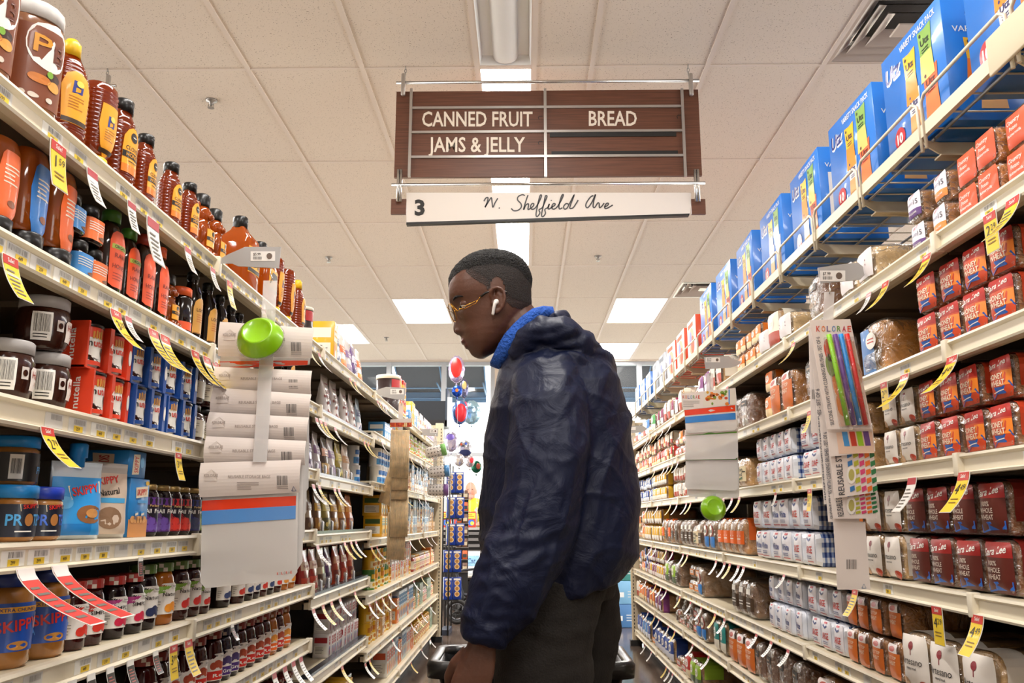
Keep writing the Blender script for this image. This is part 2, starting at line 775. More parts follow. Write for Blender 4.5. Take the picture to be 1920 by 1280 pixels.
def strip_lamp(w, l, lit):
    f = MB()
    t = .018
    for a, bb, c, e in ((0, w, 0, t), (0, w, l - t, l), (0, t, t, l - t), (w - t, w, t, l - t)):
        f.box(a, bb, c, e, -.004, .012, m_grid)
    ring = lambda i, z: [(i, i, z), (w - i, i, z), (w - i, l - i, z), (i, l - i, z)]
    f.loft([ring(t, .0), ring(.03, .05)], m_refl, (False, lit is None), smooth=False)
    lens = MB()
    n = 10
    m = m_diff if lit else m_white
    x0 = .03 if lit else .085
    for y0, y1 in ((.03, l - .03),):
        rows = []
        for i in range(n + 1):
            a = PI * i / n
            if lit:
                rows.append((x0 + (w - 2 * x0) * i / n, .05 - .02 * math.sin(a)))
            else:
                rows.append((w / 2 - (w / 2 - x0) * math.cos(a), .05 - .05 * math.sin(a)))
        lens.add([(x, y, z) for x, z in rows for y in (y0, y1)], [(2 * i, 2 * i + 1, 2 * i + 3, 2 * i + 2) for i in range(n)], m, True)
    return f.data('frame'), lens.data('lens')


tf, tl = troffer(0, GDX, 0, GDY)
p_troffer = Proto('ceiling_troffer', 'ceiling light', (GDX, GDY, .1), [('frame', tf, None, []), ('lens', tl, None, [])])
NEAR = {(-2, 4): 'square-looking recessed ceiling light beside the head of the man', (2, 4): 'recessed ceiling light above the red snack cartons',
        (2, 6): 'recessed ceiling light beside the storefront window, above the silver cartons', (-4, 5): 'recessed ceiling light above the pouches of the jam side'}
for kx, ky in TROFF:
    c = cell(kx, ky)
    o = spawn(p_troffer, (c[0], c[2], CEIL), 0, 'recessed ceiling light', 'the store ceiling', 'recessed ceiling lights')
    if (kx, ky) in NEAR:
        REG.pop()
        o['label'] = NEAR[(kx, ky)]
sf, sl = strip_lamp(GDX / 2, GDY, True)
p_strip = Proto('strip_light', 'ceiling light', (GDX / 2, GDY, .1), [('frame', sf, None, []), ('lens', sl, None, [])])
for kx, ky in STRIPS:
    c = cell(kx, ky, .5)
    spawn(p_strip, (c[0], c[2], CEIL), 0, 'narrow lit strip light', 'the ceiling of this aisle' if kx == 0 else 'the ceiling of the next aisles', 'strip lights along the ceiling')
uf, ul = strip_lamp(GDX / 2, GDY, None)
c = cell(0, -1, .5)
t = thing('strip_light', 'unlit white strip light with rounded lens above the aisle sign', 'ceiling light', (c[0], c[2], CEIL))
link('frame', uf, t)
link('lens', ul, t)

for (kx, ky), lab in zip(DIFFS, ('large grey air vent in the ceiling above the first snack carton', 'grey air vent in the ceiling above the row of snack cartons')):
    c = cell(kx, ky, 1, .5)
    w = GDX
    t = thing('air_vent', lab, 'vent', (c[0], c[2], CEIL))
    f = MB()
    m_v = mat('#c9bdb2', .3, metal=.4)
    q = lambda i, z: [(i, i, z), (w - i, i, z), (w - i, w - i, z), (i, w - i, z)]
    f.loft([q(0, -.004), q(.03, -.004), q(.03, .0), q(.1, .05)], m_v, (False, False), smooth=False)
    link('frame', f.data('frame'), t)
    for k, i in enumerate((.13, .2)):
        f = MB()
        f.loft([q(i - .045, .012), q(i + .03, .06), q(i + .032, .062), q(i - .043, .008)], m_v, (False, False), smooth=False)
        link('vane', f.data('vane'), t)
    f = MB()
    f.loft([q(.245, .01), q(.25, .004)], m_v, (True, True), smooth=False)
    link('vane', f.data('vane'), t)
    f = MB()
    f.box(.06, w - .06, .06, w - .06, .1, .11, m_dark)
    link('duct', f.data('duct'), t)

f = MB()
f.lathe([(.0, .0), (.034, .0), (.03, -.008), (.012, -.012), (.01, -.03), (.008, -.032)], m_steel, 16)
f.lathe([(.004, -.03), (.004, -.045)], m_steel, 8)
for a in (0, PI):
    f.tube([(.009 * math.cos(a), 0, -.02), (.016 * math.cos(a), 0, -.034), (.004 * math.cos(a), 0, -.048)], .0025, m_steel, 6)
f.lathe([(.019, -.047), (.019, -.0485)], m_steel, 14)
spr = f.data('sprinkler')
for x, y, lab in ((-1.79, 4.54, 'chrome sprinkler head above the honey bottles'), (-1.79, 7.56, 'chrome sprinkler head above the tubs of the jam side'),
                  (.67, 7.56, 'chrome sprinkler head in the ceiling tile over the snack carton side'), (-1.82, 11.1, 'chrome sprinkler head close to the storefront')):
    tag(link('sprinkler', spr, None, (x, y, CEIL)), lab, 'sprinkler')

# ================================================================== shelving bays
LX, RX = -.82, .99
BAY = 1.22
LY = [.99 + BAY * i for i in range(7)]
RY = [.79 + BAY * i for i in range(7)]
HA = [1.783, 1.548, 1.295, 1.064, .86, .66, .43, .17]
HC = [1.785, 1.53, 1.275, 1.046, .81, .512, .16]
HD = [1.785, 1.574, 1.306, 1.004, .715, .434, .16]
LH = [HA, HA, HC, HD, HD, HD]
RH = [2.045, 1.775, 1.51, 1.247, .94, .669, .43, .14]
DEPTH = .46
m_tick = [mat('#f3f1ea', .4), mat('#e9c52e', .4), mat('#8e8a86', .4), mat('#d8d5cf', .4)]
m_clear = mat('#efece4', .15, coat=.7)


def rail_mesh(L, seed, kind):
    """front price rail of one bay, front facing +x at x = 0, y from 0 to L, top edge at z = 0"""
    r = random.Random(seed)
    b = MB()
    g_ = .006
    if kind == 'black':
        b.box(-.03, .0, g_, L - g_, -.006, .012, mat('#3c434c', .25, metal=.5))
    b.add([(x, y, z) for y in (g_, L - g_) for x, z in ((-.012, .0), (.004, .0), (.006, -.006), (-.004, -.011), (-.004, -.038), (.008, -.042), (.006, -.047), (-.012, -.047))],
          [(0, 8, 9, 1), (1, 9, 10, 2), (2, 10, 11, 3), (3, 11, 12, 4), (4, 12, 13, 5), (5, 13, 14, 6), (6, 14, 15, 7), (7, 15, 8, 0), tuple(range(8))[::-1], tuple(range(8, 16))], m_cream)
    return b.data('price_rail')


def ticket_mesh(v):
    r = random.Random(v)
    t = Art(flat_map((0, 0, 0), (0, 1, 0), (0, 0, 1), (1, 0, 0)))
    b = t.b
    w = (.062, .066, .058, .06, .064)[v % 5]
    b.box(-.0006, 0, 0, w, -.0125, .0125, m_tick[0] if v % 2 else m_tick[3])
    t.bars(.018 if v % 3 else .004, .001, w - .005, .0105, m_tick[2], 1, seed=v)
    if v % 5 != 2:
        a = w * r.uniform(.25, .42)
        t.rect(a, -.0118, min(a + .032, w), -.001, m_tick[1], 1)
        t.text(('449', '299', '599', '389', '259')[v % 5], a + .014, -.0064, .006, ink('#4a3a08'), 2)
    return b.data('price_ticket'), w


TICK = [ticket_mesh(v) for v in range(7)]


def tickets(shelf, L, seed, kind, flip):
    r = random.Random(seed)
    y = r.uniform(.01, .06)
    dens = {'dense': .85, 'mid': .5, 'sparse': .22, 'black': .45}[kind]
    while y < L - .07:
        me, w = TICK[r.randrange(7)]
        if r.random() < dens:
            o = link('price_ticket', me, shelf, (-.0032, y if not flip else y + w, -.0245))
            if flip:
                o.scale = (1, -1, 1)
        y += w + r.uniform(.003, .03)


RAILS = {}


def rail(kind, i):
    k = (kind, i)
    if k not in RAILS:
        RAILS[k] = rail_mesh(BAY, 1, kind)
    return RAILS[k]


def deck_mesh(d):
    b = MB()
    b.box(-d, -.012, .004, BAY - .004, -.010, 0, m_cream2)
    b.box(-d, -.031, .004, BAY - .004, -.022, -.010, m_under_shade)
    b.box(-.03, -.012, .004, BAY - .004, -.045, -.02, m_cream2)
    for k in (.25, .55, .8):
        b.box(-d, -.03, BAY * k - .012, BAY * k + .012, -.034, -.022, m_under_shade)
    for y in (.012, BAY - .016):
        b.box(-d, -.04, y - .003, y + .003, -.046, -.02, m_under_shade)
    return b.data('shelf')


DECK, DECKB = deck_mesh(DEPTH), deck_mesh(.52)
_ub = MB(); _ub.box(-.035, .0, -.02, .02, 0, 1, m_cream2)
p_jc = MB(); p_jc.rbox(-.012, .012, -.011, .011, -.05, .004, .003, m_cream)
JOINT = p_jc.data('rail_joint')


def bay(side, y0, hs, idx, kinds):
    """one 1.2 m bay, origin on the floor at the shelf front, near end"""
    lx = LX if side < 0 else RX
    t = link('shelving_bay', None, None, (lx, y0, 0))
    if side > 0:
        t.scale = (-1, 1, 1)
    t['category'] = 'shelf'
    t['group'] = 'shelving bays of the jam side' if side < 0 else 'shelving bays of the bread side'
    REG.append((t, 'cream steel shelving bay', 'jam side' if side < 0 else 'bread side'))
    top = hs[0] + (.03 if side > 0 else -.03)
    b = MB(); b.box(-DEPTH - .05, -DEPTH - .012, .002, BAY - .002, .0, top, m_back_shade)
    link('back_panel', b.data('back_panel'), t)
    b = MB(); b.box(-DEPTH - .02, -.06, .01, BAY - .01, 0, hs[-1] - .03, mat('#2a2725', .6))
    link('kick_plate', b.data('kick_plate'), t)
    for y in (.018,) if idx % 6 else (.018, BAY - .018):
        b = MB()
        b.box(-DEPTH - .012, -DEPTH + .02, y - .015, y + .015, 0, top, m_cream2)
        for z in [x * .1 for x in range(2, int(top * 10))]:
            b.box(-DEPTH + .0195, -DEPTH + .021, y - .004, y + .004, z, z + .04, m_dark)
        link('upright', b.data('upright'), t)
    for i, z in enumerate(hs):
        if side > 0 and i == 0:
            continue
        last = i == len(hs) - 1
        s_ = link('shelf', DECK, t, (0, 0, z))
        me = rail(kinds[i], 0)
        rl = link('price_rail', me, s_, (0, 0, 0))
        tickets(s_, BAY, idx * 31 + i * 7 + (side > 0) * 500, kinds[i], side > 0)
        link('rail_joint', JOINT, s_, (.0, BAY - .0115, 0))
    return t


LB = []
for i in range(6):
    k = ['dense'] * 8 if i < 2 else (['mid', 'black', 'black', 'black', 'black', 'black', 'mid'] if i == 2 else ['mid'] * 7)
    LB.append(bay(-1, LY[i], LH[i], i, k))
RB = []
for i in range(6):
    RB.append(bay(1, RY[i], RH, i + 1, ['sparse', 'sparse', 'sparse', 'sparse', 'sparse', 'mid', 'mid', 'mid']))

# wire top shelf of the bread side: a basket front rail, brackets and wires, part of each bay
m_wire = mat('#ddd2ba', .35, coat=.2)
P3 = BAY / 3
wf = MB()
for k in range(3):
    y0, y1 = k * P3 + .012, (k + 1) * P3 - .012
    wf.tube([(.0, y0, -.05), (.004, y0, .07), (.004, y0 + .02, .085), (.004, y1 - .02, .085), (.004, y1, .07), (.0, y1, -.05)], .0045, m_wire, 8)
wf.box(-.01, .002, 0, BAY, -.015, .018, m_wire)
wf.box(-.014, -.01, 0, BAY, .018, .022, mat('#7a5a3c', .5))
WIREF = wf.data('wire_front')
wd_ = MB()
for k in range(14):
    y = BAY * (k + .5) / 14
    wd_.tube([(-.0, y, -.012), (-DEPTH, y, -.012)], .0025, m_wire, 5)
for x in (-.03, -.15, -.3, -.44):
    wd_.tube([(x, .002, -.018), (x, BAY - .002, -.018)], .004, m_steel, 6)
WIRED = wd_.data('wire_deck')
br = MB()
pr_ = [(.0, -.004), (-.012, -.03), (-.06, -.062), (-.40, -.095), (-DEPTH, -.095), (-DEPTH, -.03), (-.05, -.022), (-.02, -.0165)]
br.add([(x, y, z) for y in (-.0025, .0025) for x, z in pr_], [tuple(range(8)), tuple(range(8, 16))[::-1]] + [(i, i + 8, (i + 1) % 8 + 8, (i + 1) % 8) for i in range(8)], m_cream2)
br.box(-.3, -.04, -.018, .018, -.062, -.058, m_cream2)
BRK = br.data('bracket')
for t in RB:
    s_ = link('wire_shelf', WIRED, t, (0, 0, RH[0]))
    link('wire_front', WIREF, s_)
    if t is RB[0]:
        fp = MB(); fp.rbox(.0052, .013, .0, .89, -.035, .05, .003, m_cream2)
        link('front_panel', fp.data('front_panel'), s_)
    for k in range(3):
        link('bracket', BRK, s_, (0, P3 * k + .02, 0))

# end frames at the far end of both runs
m_slot = mat('#2b2622', .6)
for x, y, s, lab in ((LX, LY[6] + .05, 1, 'cream slotted end upright of the jam side run'), (RX, RY[6] + .05, -1, 'cream slotted end upright of the bread side run')):
    t = thing('end_frame', lab, 'upright', (x, y, 0))
    b = MB()
    b.rbox(-.045 if s > 0 else -.03, .03 if s > 0 else .045, -.03, .03, 0, 2.02, .004, m_cream2)
    link('post', b.data('post'), t)
    a = Art(flat_map((.0, -.0302, 0), (1, 0, 0), (0, 0, 1), (0, -1, 0)))
    for k in range(60):
        a.rect(s * .012 - .004, .12 + k * .031, s * .012 + .004, .138 + k * .031, m_slot, 1)
    link('slots', a.b.data('slots'), t)
    b = MB()
    b.box(-.5 if s > 0 else .03, -.03 if s > 0 else .5, -.02, .02, 0.02, 2.0, m_cream2)
    link('end_panel', b.data('end_panel'), t)
    b = MB()
    b.box(-.05, .05, -.04, .04, 0, .05, m_dark)
    link('foot', b.data('foot'), t)

# ================================================================== products: prototypes, fronts facing -y, origin at the base centre
def lerp_prof(prof):
    def r(z):
        for (r0, z0), (r1, z1) in zip(prof, prof[1:]):
            if z0 <= z <= z1 and z1 > z0:
                return r0 + (r1 - r0) * (z - z0) / (z1 - z0)
        return prof[-1][0] if z > prof[-1][1] else prof[0][0]
    return r


def ribbed(prof, z0, z1, pitch, amp):
    rf = lerp_prof(prof)
    out = [p for p in prof if p[1] < z0]
    n = max(2, int((z1 - z0) / (pitch / 4)))
    for i in range(n + 1):
        z = z0 + (z1 - z0) * i / n
        out.append((rf(z) + amp * math.cos(2 * PI * (z - z0) / pitch), z))
    return out + [p for p in prof if p[1] > z1]


def body_map(prof, sx, sy, pw, gap=.0007):
    rf = lerp_prof(prof)
    rr = max(p[0] for p in prof) * (sx + sy) / 2

    def mp(u, v, o):
        a = -PI / 2 + u / rr
        r = rf(v) + gap
        return ((sx * r + o) * spow(math.cos(a), 2 / pw), (sy * r + o) * spow(math.sin(a), 2 / pw), v)
    return mp


def bottle(name, cat, prof, mb, caps=(), art=None, sx=1, sy=1, pw=2, n=18, rib=None, more=(), cap_n=16):
    """a lathe-turned container: body, cap(s) (name, profile, material), printed label"""
    b = MB()
    pb = ribbed(prof, *rib) if rib else prof
    b.lathe(pb, mb, n, sx, sy, pw)
    parts = [('bottle_body', b.data('bottle_body'), None, [])]
    top = max(p[1] for p in prof)
    for cn, cp, cm in caps:
        c = MB()
        c.lathe(cp, cm, cap_n)
        top = max(top, max(p[1] for p in cp))
        parts.append((cn, c.data(cn), None, []))
    if art:
        mp = body_map(prof, sx, sy, pw)
        if rib:
            mp = body_map([(r + rib[3], z) for r, z in prof], sx, sy, pw)
        a = Art(mp)
        a.curved = True
        art(a)
        parts.append(('label', a.b.data('label'), None, []))
    for pn, me in more:
        parts.append((pn, me, None, []))
    R = max(p[0] for p in prof)
    return Proto(name, cat, (2 * R * sx, 2 * R * sy, top), parts)


def cap_prof(r, z0, h, bev=.003):
    return [(r, z0), (r, z0 + h - bev), (r - bev, z0 + h)]


W_, K_ = ink('#f4f0e8'), ink('#17130f')
honey = amber_mat('#6a2c0a', '#d8741a', 'honey_amber')
honey2 = amber_mat('#9a4a10', '#f09a28', 'honey_bright')
honey3 = amber_mat('#2a110a', '#6b2c10', 'honey_dark')
syrup = mat('#160a06', .1, coat=.25, spec=.3)
jamred, jamdark, jampurple, jamorange = [mat(c, .12, coat=.25, spec=.3) for c in ('#360a08', '#190709', '#17071d', '#a05a16')]
pb_m, choc = mat('#a0692c', .22, coat=.6, vary=.12, vscale=25), mat('#34160c', .18, coat=.25, spec=.35)
blackcap, whitecap, yellowcap = mat('#141414', .3), mat('#d9d7d4', .35), mat('#f0c020', .35)


# ---- honey
def art_clover(r):
    def f(a):
        z0, z1 = .03, .118
        w = .022
        a.strips([(z0, -w, w), (.075, -w * 1.02, w * 1.02), (.098, -w * .95, w * .95), (.112, -w * .6, w * .6), (z1, -w * .2, w * .2)], ink('#f5a81c'), 1, 8)
        a.strips([(z0, -w, w), (.045, -w, w)], ink('#ee7d1a'), 2, 8)
        a.ell(0, .1, .0085, .0095, K_, 2)
        a.rect(-.004, .099, .004, .101, W_, 3)
        a.text('CLOVER', 0, .077, .0075, K_, 2, w=.033)
        a.rect(-w, .058, w, .07, K_, 2, 8)
        a.text('HONEY', 0, .064, .007, ink('#f5a81c'), 3, w=.03)
        a.rect(-.01, .0512, .01, .0528, K_, 3)
    return f


HP = [(.028, 0), (.031, .004), (.031, .1), (.0295, .118), (.022, .138), (.0175, .148), (.0175, .152)]
p_clover = bottle('honey_bottle', 'bottle', HP, honey, [('cap', cap_prof(.019, .15, .026), blackcap)], art_clover(.031), sx=1.15, sy=.85, rib=(.02, .13, .0085, .0009), n=22)
HP2 = [(r * .8, z * .84) for r, z in HP]


def art_yel(flip):
    def f(a):
        a.strips([(.035, -.02, .02), (.1, -.024, .024), (.122, -.018, .018), (.13, -.006, .006)] if not flip else [(.03, -.006, .006), (.05, -.018, .018), (.09, -.024, .024), (.135, -.02, .02)], ink('#f2a71b'), 1, 8)
        a.stroke([(-.004, .112), (-.006, .09), (.006, .092), (.007, .102), (-.003, .103)], .005, ink('#2a3a8c'), 2)
        a.ell(.003, .108, .006, .006, ink('#f7d25a'), 3)
        a.lines(-.012, .06, .012, .085, 5, ink('#b97012'), 2)
        a.rect(-.02, .036, .02, .044, ink('#3a2410'), 2, 8)
    return f


HPY = [(.03, 0), (.033, .004), (.033, .1), (.031, .125), (.021, .152), (.015, .165)]
p_yellow = bottle('honey_bottle', 'bottle', HPY, honey, [('cap', [(.016, .163), (.015, .188), (.009, .196)], yellowcap)], art_yel(0), sx=1.15, sy=.85, rib=(.02, .15, .0085, .0009), n=22)
HPI = [(.02, .028), (.03, .045), (.034, .075), (.034, .165), (.0325, .176), (.028, .18)]
p_invert = bottle('honey_bottle', 'bottle', HPI, honey, [('cap', [(.024, 0), (.024, .026), (.02, .03)], yellowcap)], art_yel(1), sx=1.15, sy=.85, rib=(.05, .165, .0085, .0009), n=22)


def bear():
    b = MB()
    b.lathe([(.022, 0), (.026, .006), (.027, .03), (.025, .055), (.019, .068), (.02, .075)], honey2, 16, 1.1, .9)
    b.ell((0, 0, .088), (.021, .02, .021), honey2, 14, 8)
    b.ell((0, -.019, .084), (.009, .007, .007), honey2, 10, 6)
    for s in (-1, 1):
        b.ell((s * .017, 0, .105), (.007, .005, .007), honey2, 10, 6)
        b.ell((s * .023, -.012, .045), (.008, .009, .02), honey2, 10, 6)
        b.ell((s * .014, -.02, .01), (.01, .012, .01), honey2, 10, 6)
    c = MB()
    c.lathe([(.015, .104), (.016, .108), (.016, .126), (.012, .13)], blackcap, 14)
    a = Art(body_map([(.0275, 0), (.0275, .1)], 1.1, .95, 2))
    a.rect(-.017, .022, .017, .056, ink('#f5a81c'), 1, 6)
    a.rect(-.017, .034, .017, .041, K_, 2, 6)
    a.text('HONEY', 0, .0375, .004, ink('#f5a81c'), 3)
    a.ell(0, .049, .005, .005, K_, 2)
    return Proto('honey_bear_bottle', 'bottle', (.062, .055, .13), [('bottle_body', b.data('bottle_body'), None, []), ('cap', c.data('cap'), None, []), ('label', a.b.data('label'), None, [])])


p_bear = bear()


def art_jug(a):
    a.rect(-.03, .04, .03, .095, ink('#f2b01e'), 1, 6)
    a.ell(0, .078, .01, .01, K_, 2)
    a.text('CLOVER', 0, .058, .009, K_, 2, w=.044)
    a.rect(-.03, .042, .03, .05, K_, 2, 6)


p_jug = bottle('honey_jug', 'bottle', [(.045, 0), (.05, .006), (.05, .1), (.046, .115), (.022, .135), (.019, .142)], honey2,
               [('cap', cap_prof(.021, .14, .026), blackcap)], art_jug, pw=5, n=24)


def art_pb(a):
    a.strips([(.02, -.055, .055), (.155, -.055, .055)], ink('#7a3c1a'), 1, 12)
    a.ell(.012, .125, .034, .042, ink('#f0ece6'), 2, 20)
    a.text('P', .0, .125, .03, ink('#d8941e'), 3, bold=.02)
    a.text('B', .025, .118, .03, ink('#6a2f14'), 3, bold=.02)
    a.ell(.0, .065, .014, .008, ink('#c8762a'), 3)
    a.ell(.022, .06, .013, .009, ink('#e0a045'), 3)
    a.ell(.02, .075, .014, .008, ink('#3b1e12'), 2)
    a.ell(.012, .078, .005, .006, ink('#7fae3a'), 3)
    for k in (-.02, -.005, .015):
        a.ell(k, .034, .006, .0045, ink('#d8cdbf'), 3)


p_pbjar = bottle('powder_jar', 'jar', [(.044, 0), (.05, .008), (.051, .15), (.049, .168), (.046, .175)], mat('#8a5a3c', .2, coat=.8),
                 [('lid', cap_prof(.052, .172, .03, .004), whitecap)], art_pb, pw=2.6, n=24)


def art_squeeze(c):
    def f(a):
        a.strips([(.025, -.014, .014), (.05, -.022, .022), (.1, -.025, .025), (.135, -.02, .02), (.142, -.015, .015)], ink(c), 1, 8)
        a.strips([(.023, -.014, .014), (.025, -.014, .014)], W_, 1, 8)
        a.lines(-.015, .085, .015, .12, 5, ink('#e9d9c2'), 2)
        a.ell(.004, .055, .009, .006, ink('#8a4a22'), 2)
    return f


SQ = [(.03, .03), (.034, .04), (.035, .1), (.033, .15), (.027, .165), (.02, .168)]
p_sqblue, p_sqorange = [bottle('squeeze_bottle', 'bottle', SQ, honey2, [('cap', [(.03, 0), (.031, .028), (.026, .032)], blackcap)], art_squeeze(c), sx=1.2, sy=.75, n=22) for c in ('#2f7fd0', '#f06a2a')]


def art_smalljar(c):
    def f(a):
        a.rect(-.045, .006, .045, .046, ink(c), 1, 12)
        a.lines(-.02, .022, .02, .04, 4, ink('#e9e2d6'), 2)
        a.ell(.008, .013, .008, .004, ink('#7a4a2a'), 2)
    return f


p_smblue, p_smorange = [bottle('small_jar', 'jar', [(.022, 0), (.026, .003), (.026, .046), (.021, .052)], honey3, [('cap', cap_prof(.0215, .052, .02), blackcap)], art_smalljar(c), pw=4, n=20) for c in ('#3f8fd6', '#f0742e')]


def art_raw(extra):
    def f(a):
        o = ink('#ee5a2c')
        a.strips([(.018, -.014, .014), (.024, -.024, .024), (.115, -.026, .026), (.13, -.022, .022), (.138, -.012, .012)], o, 1, 8)
        if extra:
            a.rect(-.022, .098, .022, .108, ink('#b7c455'), 2, 6)
            a.text('ORGANIC', 0, .103, .006, K_, 3, w=.034)
        a.text('RAW', 0, .085, .009, ink('#8c2a14'), 2)
        a.text('HONEY', 0, .062, .009, ink('#8c2a14'), 2, w=.036)
        a.lines(-.016, .032, .016, .05, 3, ink('#b83c1c'), 2)
    return f


RP = [(.028, 0), (.032, .005), (.033, .11), (.028, .135), (.018, .152), (.016, .16)]
p_raw = {k: bottle('raw_honey_bottle', 'bottle', [(r * s, z * s) for r, z in RP], honey3, [('cap', cap_prof(.018 * s, .158 * s, .027 * s), mat(c, .4))], art_raw(e) if s == 1 else None, sx=1.15, sy=.8, n=22)
         for k, c, e, s in (('green', '#3f7a22', 1, 1), ('red', '#a5301c', 0, 1), ('orange', '#e8602c', 0, 1))}


def art_log(a):
    a.strips([(.02, -.026, .026), (.09, -.026, .026), (.108, -.022, .022), (.118, -.01, .01)], ink('#d9a04a'), 1, 8)
    a.strips([(.02, -.0245, .0245), (.023, -.0245, .0245)], ink('#8a5a20'), 2, 8)
    a.text('LOCAL', 0, .085, .009, ink('#5a3a14'), 2, w=.036)
    a.lines(-.016, .05, .016, .075, 4, ink('#c8742c'), 2)
    a.ell(0, .142, .009, .01, ink('#6a6f96'), 2)


p_log = bottle('syrup_bottle', 'bottle', [(.024, 0), (.027, .004), (.0275, .11), (.024, .13), (.015, .155), (.0125, .17), (.014, .172), (.013, .178)], syrup,
               [('cap', cap_prof(.015, .172, .022), blackcap)], art_log, n=20)
p_slim = bottle('syrup_jar', 'jar', [(.025, 0), (.027, .004), (.027, .08), (.022, .09)], syrup, [('cap', cap_prof(.025, .088, .02), mat('#e8602c', .4))],
                lambda a: (a.rect(-.03, .012, .03, .03, ink('#e8582a'), 1, 8), a.rect(.012, .03, .016, .08, ink('#cfcfc8'), 1)), n=18)


# ---- spreads
def art_hazel(a):
    a.rect(-.062, .015, -.03, .066, W_, 1, 4)
    a.bars(-.058, .03, -.034, .062, K_, 2, 5)
    a.lines(-.058, .018, -.036, .028, 2, K_, 2)
    a.rect(-.022, .034, -.009, .054, ink('#d8cfc8'), 1, 2)
    a.ell(-.0155, .044, .0045, .0055, choc, 2)
    a.strips([(.018, -.002, .06), (.05, -.004, .06), (.056, .0, .06)], ink('#f1e6de'), 1, 8)
    a.text('Hazelnut', .026, .044, .011, ink('#a02a22'), 2, w=.05)
    a.text('SPREAD', .024, .03, .006, ink('#b89a8c'), 2)


p_hazel = bottle('hazelnut_spread_jar', 'jar', [(.032, 0), (.04, .008), (.044, .03), (.044, .062), (.04, .074), (.038, .078)], choc,
                 [('lid', cap_prof(.041, .076, .022, .003), mat('#aaa6a4', .4))], art_hazel, n=26)


def nut_pack(c, dark):
    """two spread cups side by side in a printed carton sleeve"""
    cup, lid, sl = MB(), MB(), MB()
    W, H = .165, .088
    for x in (-.046, .036):
        cup.lathe([(.025, .004), (.029, .01), (.031, .07), (.0325, .08)], mat('#efe9e4', .3), 18, c=(x, -.012))
        lid.lathe([(.0345, .08), (.0345, .085), (.031, .087)], mat('#1e1512', .3), 18, c=(x, -.012))
        a = Art(lambda u, v, o, x=x: (x + (.0318 + o) * math.sin(u / .032), -.012 - (.0318 + o) * math.cos(u / .032), v), mb=cup)
        col = ink(c)
        a.rect(-.045, .008, .045, .08, W_, 1, 12)
        a.rect(-.045, .06, .045, .08, col, 2, 12)
        a.rect(-.045, .008, .045, .016, col, 2, 12)
        a.strips([(.016, -.03, .03), (.02, -.03, .0), (.026, -.03, -.02)], choc, 2, 4)
        for k in range(4):
            a.rect(-.018 + k * .006, .058, -.014 + k * .006, .072 + .002 * (k % 2), ink('#d99a3c'), 3)
        a.text('n', -.021, .05, .012, K_, 3, bold=.02)
        a.text('utella', .006, .05, .013, ink('#d03020'), 3, w=.042, bold=.02)
        a.ell(.012, .033, .008, .011, choc, 3, a=.5)
    k = ink(c)
    sl.box(-.084, -.078, -.042, .03, 0, H, k)
    sl.box(-.012, .002, -.046, .03, 0, H, k)
    sl.box(.069, .084, -.042, .03, 0, H, k)
    sl.box(-.084, .084, .02, .03, 0, H, k)
    sl.box(-.084, .084, -.04, .03, 0, .004, k)
    a = Art(flat_map((0, -.0464, 0), (1, 0, 0), (0, 0, 1)), mb=sl)
    a.text('4', -.005, .052, .013, W_, 1, bold=.02)
    a.text('PACK', -.005, .037, .0035, W_, 1)
    a = Art(flat_map((-.0842, 0, 0), (0, -1, 0), (0, 0, 1)), mb=sl)
    a.text('nutella', .012, .044, .012, W_, 1, rot=PI / 2, w=.06)
    a = Art(flat_map((0, -.0424, 0), (1, 0, 0), (0, 0, 1)), mb=sl)
    a.ell(.0765, .045, .006, .016, W_, 1)
    return Proto('spread_twin_pack', 'snack pack', (W + .01, .085, H), [('cups', cup.data('cups'), None, []), ('lids', lid.data('lids'), None, []), ('sleeve', sl.data('sleeve'), None, [])])


p_nutred, p_nutblue = nut_pack('#e2401f', 0), nut_pack('#1f4f9e', 0)


def art_cream(a):
    a.rect(-.055, .012, .055, .05, ink('#d9d0bb'), 1, 12)
    a.lines(-.045, .02, -.012, .044, 5, ink('#8a8272'), 2)
    a.ell(.02, .052, .012, .014, ink('#d9d0bb'), 1)
    a.lines(.008, .02, .034, .05, 4, ink('#8a8272'), 2, seed=4)


p_cream = bottle('preserve_jar', 'jar', [(.028, 0), (.033, .005), (.034, .05), (.031, .064), (.024, .07)], jamred, [('lid', cap_prof(.026, .07, .016), blackcap)], art_cream, pw=3, n=22)


def art_skip(ext):
    def f(a):
        if ext == 'big':
            a.rect(-.055, .03, .055, .115, ink('#1c4fb0'), 1, 14)
            a.rect(-.045, .098, .05, .108, ink('#e9a72a'), 2, 10)
            a.text('EXTRA CHUNKY', .0, .103, .006, ink('#1c2f6e'), 3, w=.07)
            a.poly([(-.04, .056), (.05, .066), (.05, .094), (-.044, .088)], ink('#efe0c0'), 2)
            a.text('SKIPPY', .004, .076, .019, ink('#d42a20'), 3, w=.08, bold=.02, rot=.1)
            a.poly([(-.03, .046), (.05, .056), (.05, .062), (-.032, .053)], ink('#5f9ae0'), 3)
            a.ell(.005, .04, .02, .008, ink('#c88a3c'), 2)
        else:
            c, blue = ext
            a.rect(-.048, .008, .048, .062, ink('#12182a'), 1, 14)
            a.poly([(-.012, .05), (.026, .056), (.024, .068), (-.014, .062)], ink('#efe0c0'), 2)
            a.text('SKIPPY', .006, .059, .007, ink('#d42a20'), 3, w=.03, bold=.02, rot=.12)
            a.text('PR', -.02, .036, .018, ink(blue), 2, w=.026, bold=.02)
            a.ell(.004, .036, .008, .0105, ink('#b0743a'), 2)
            a.text('TEIN', .028, .036, .018, ink(blue), 2, w=.03, bold=.02)
            a.lines(-.018, .014, .012, .02, 1, W_, 2)
    return f


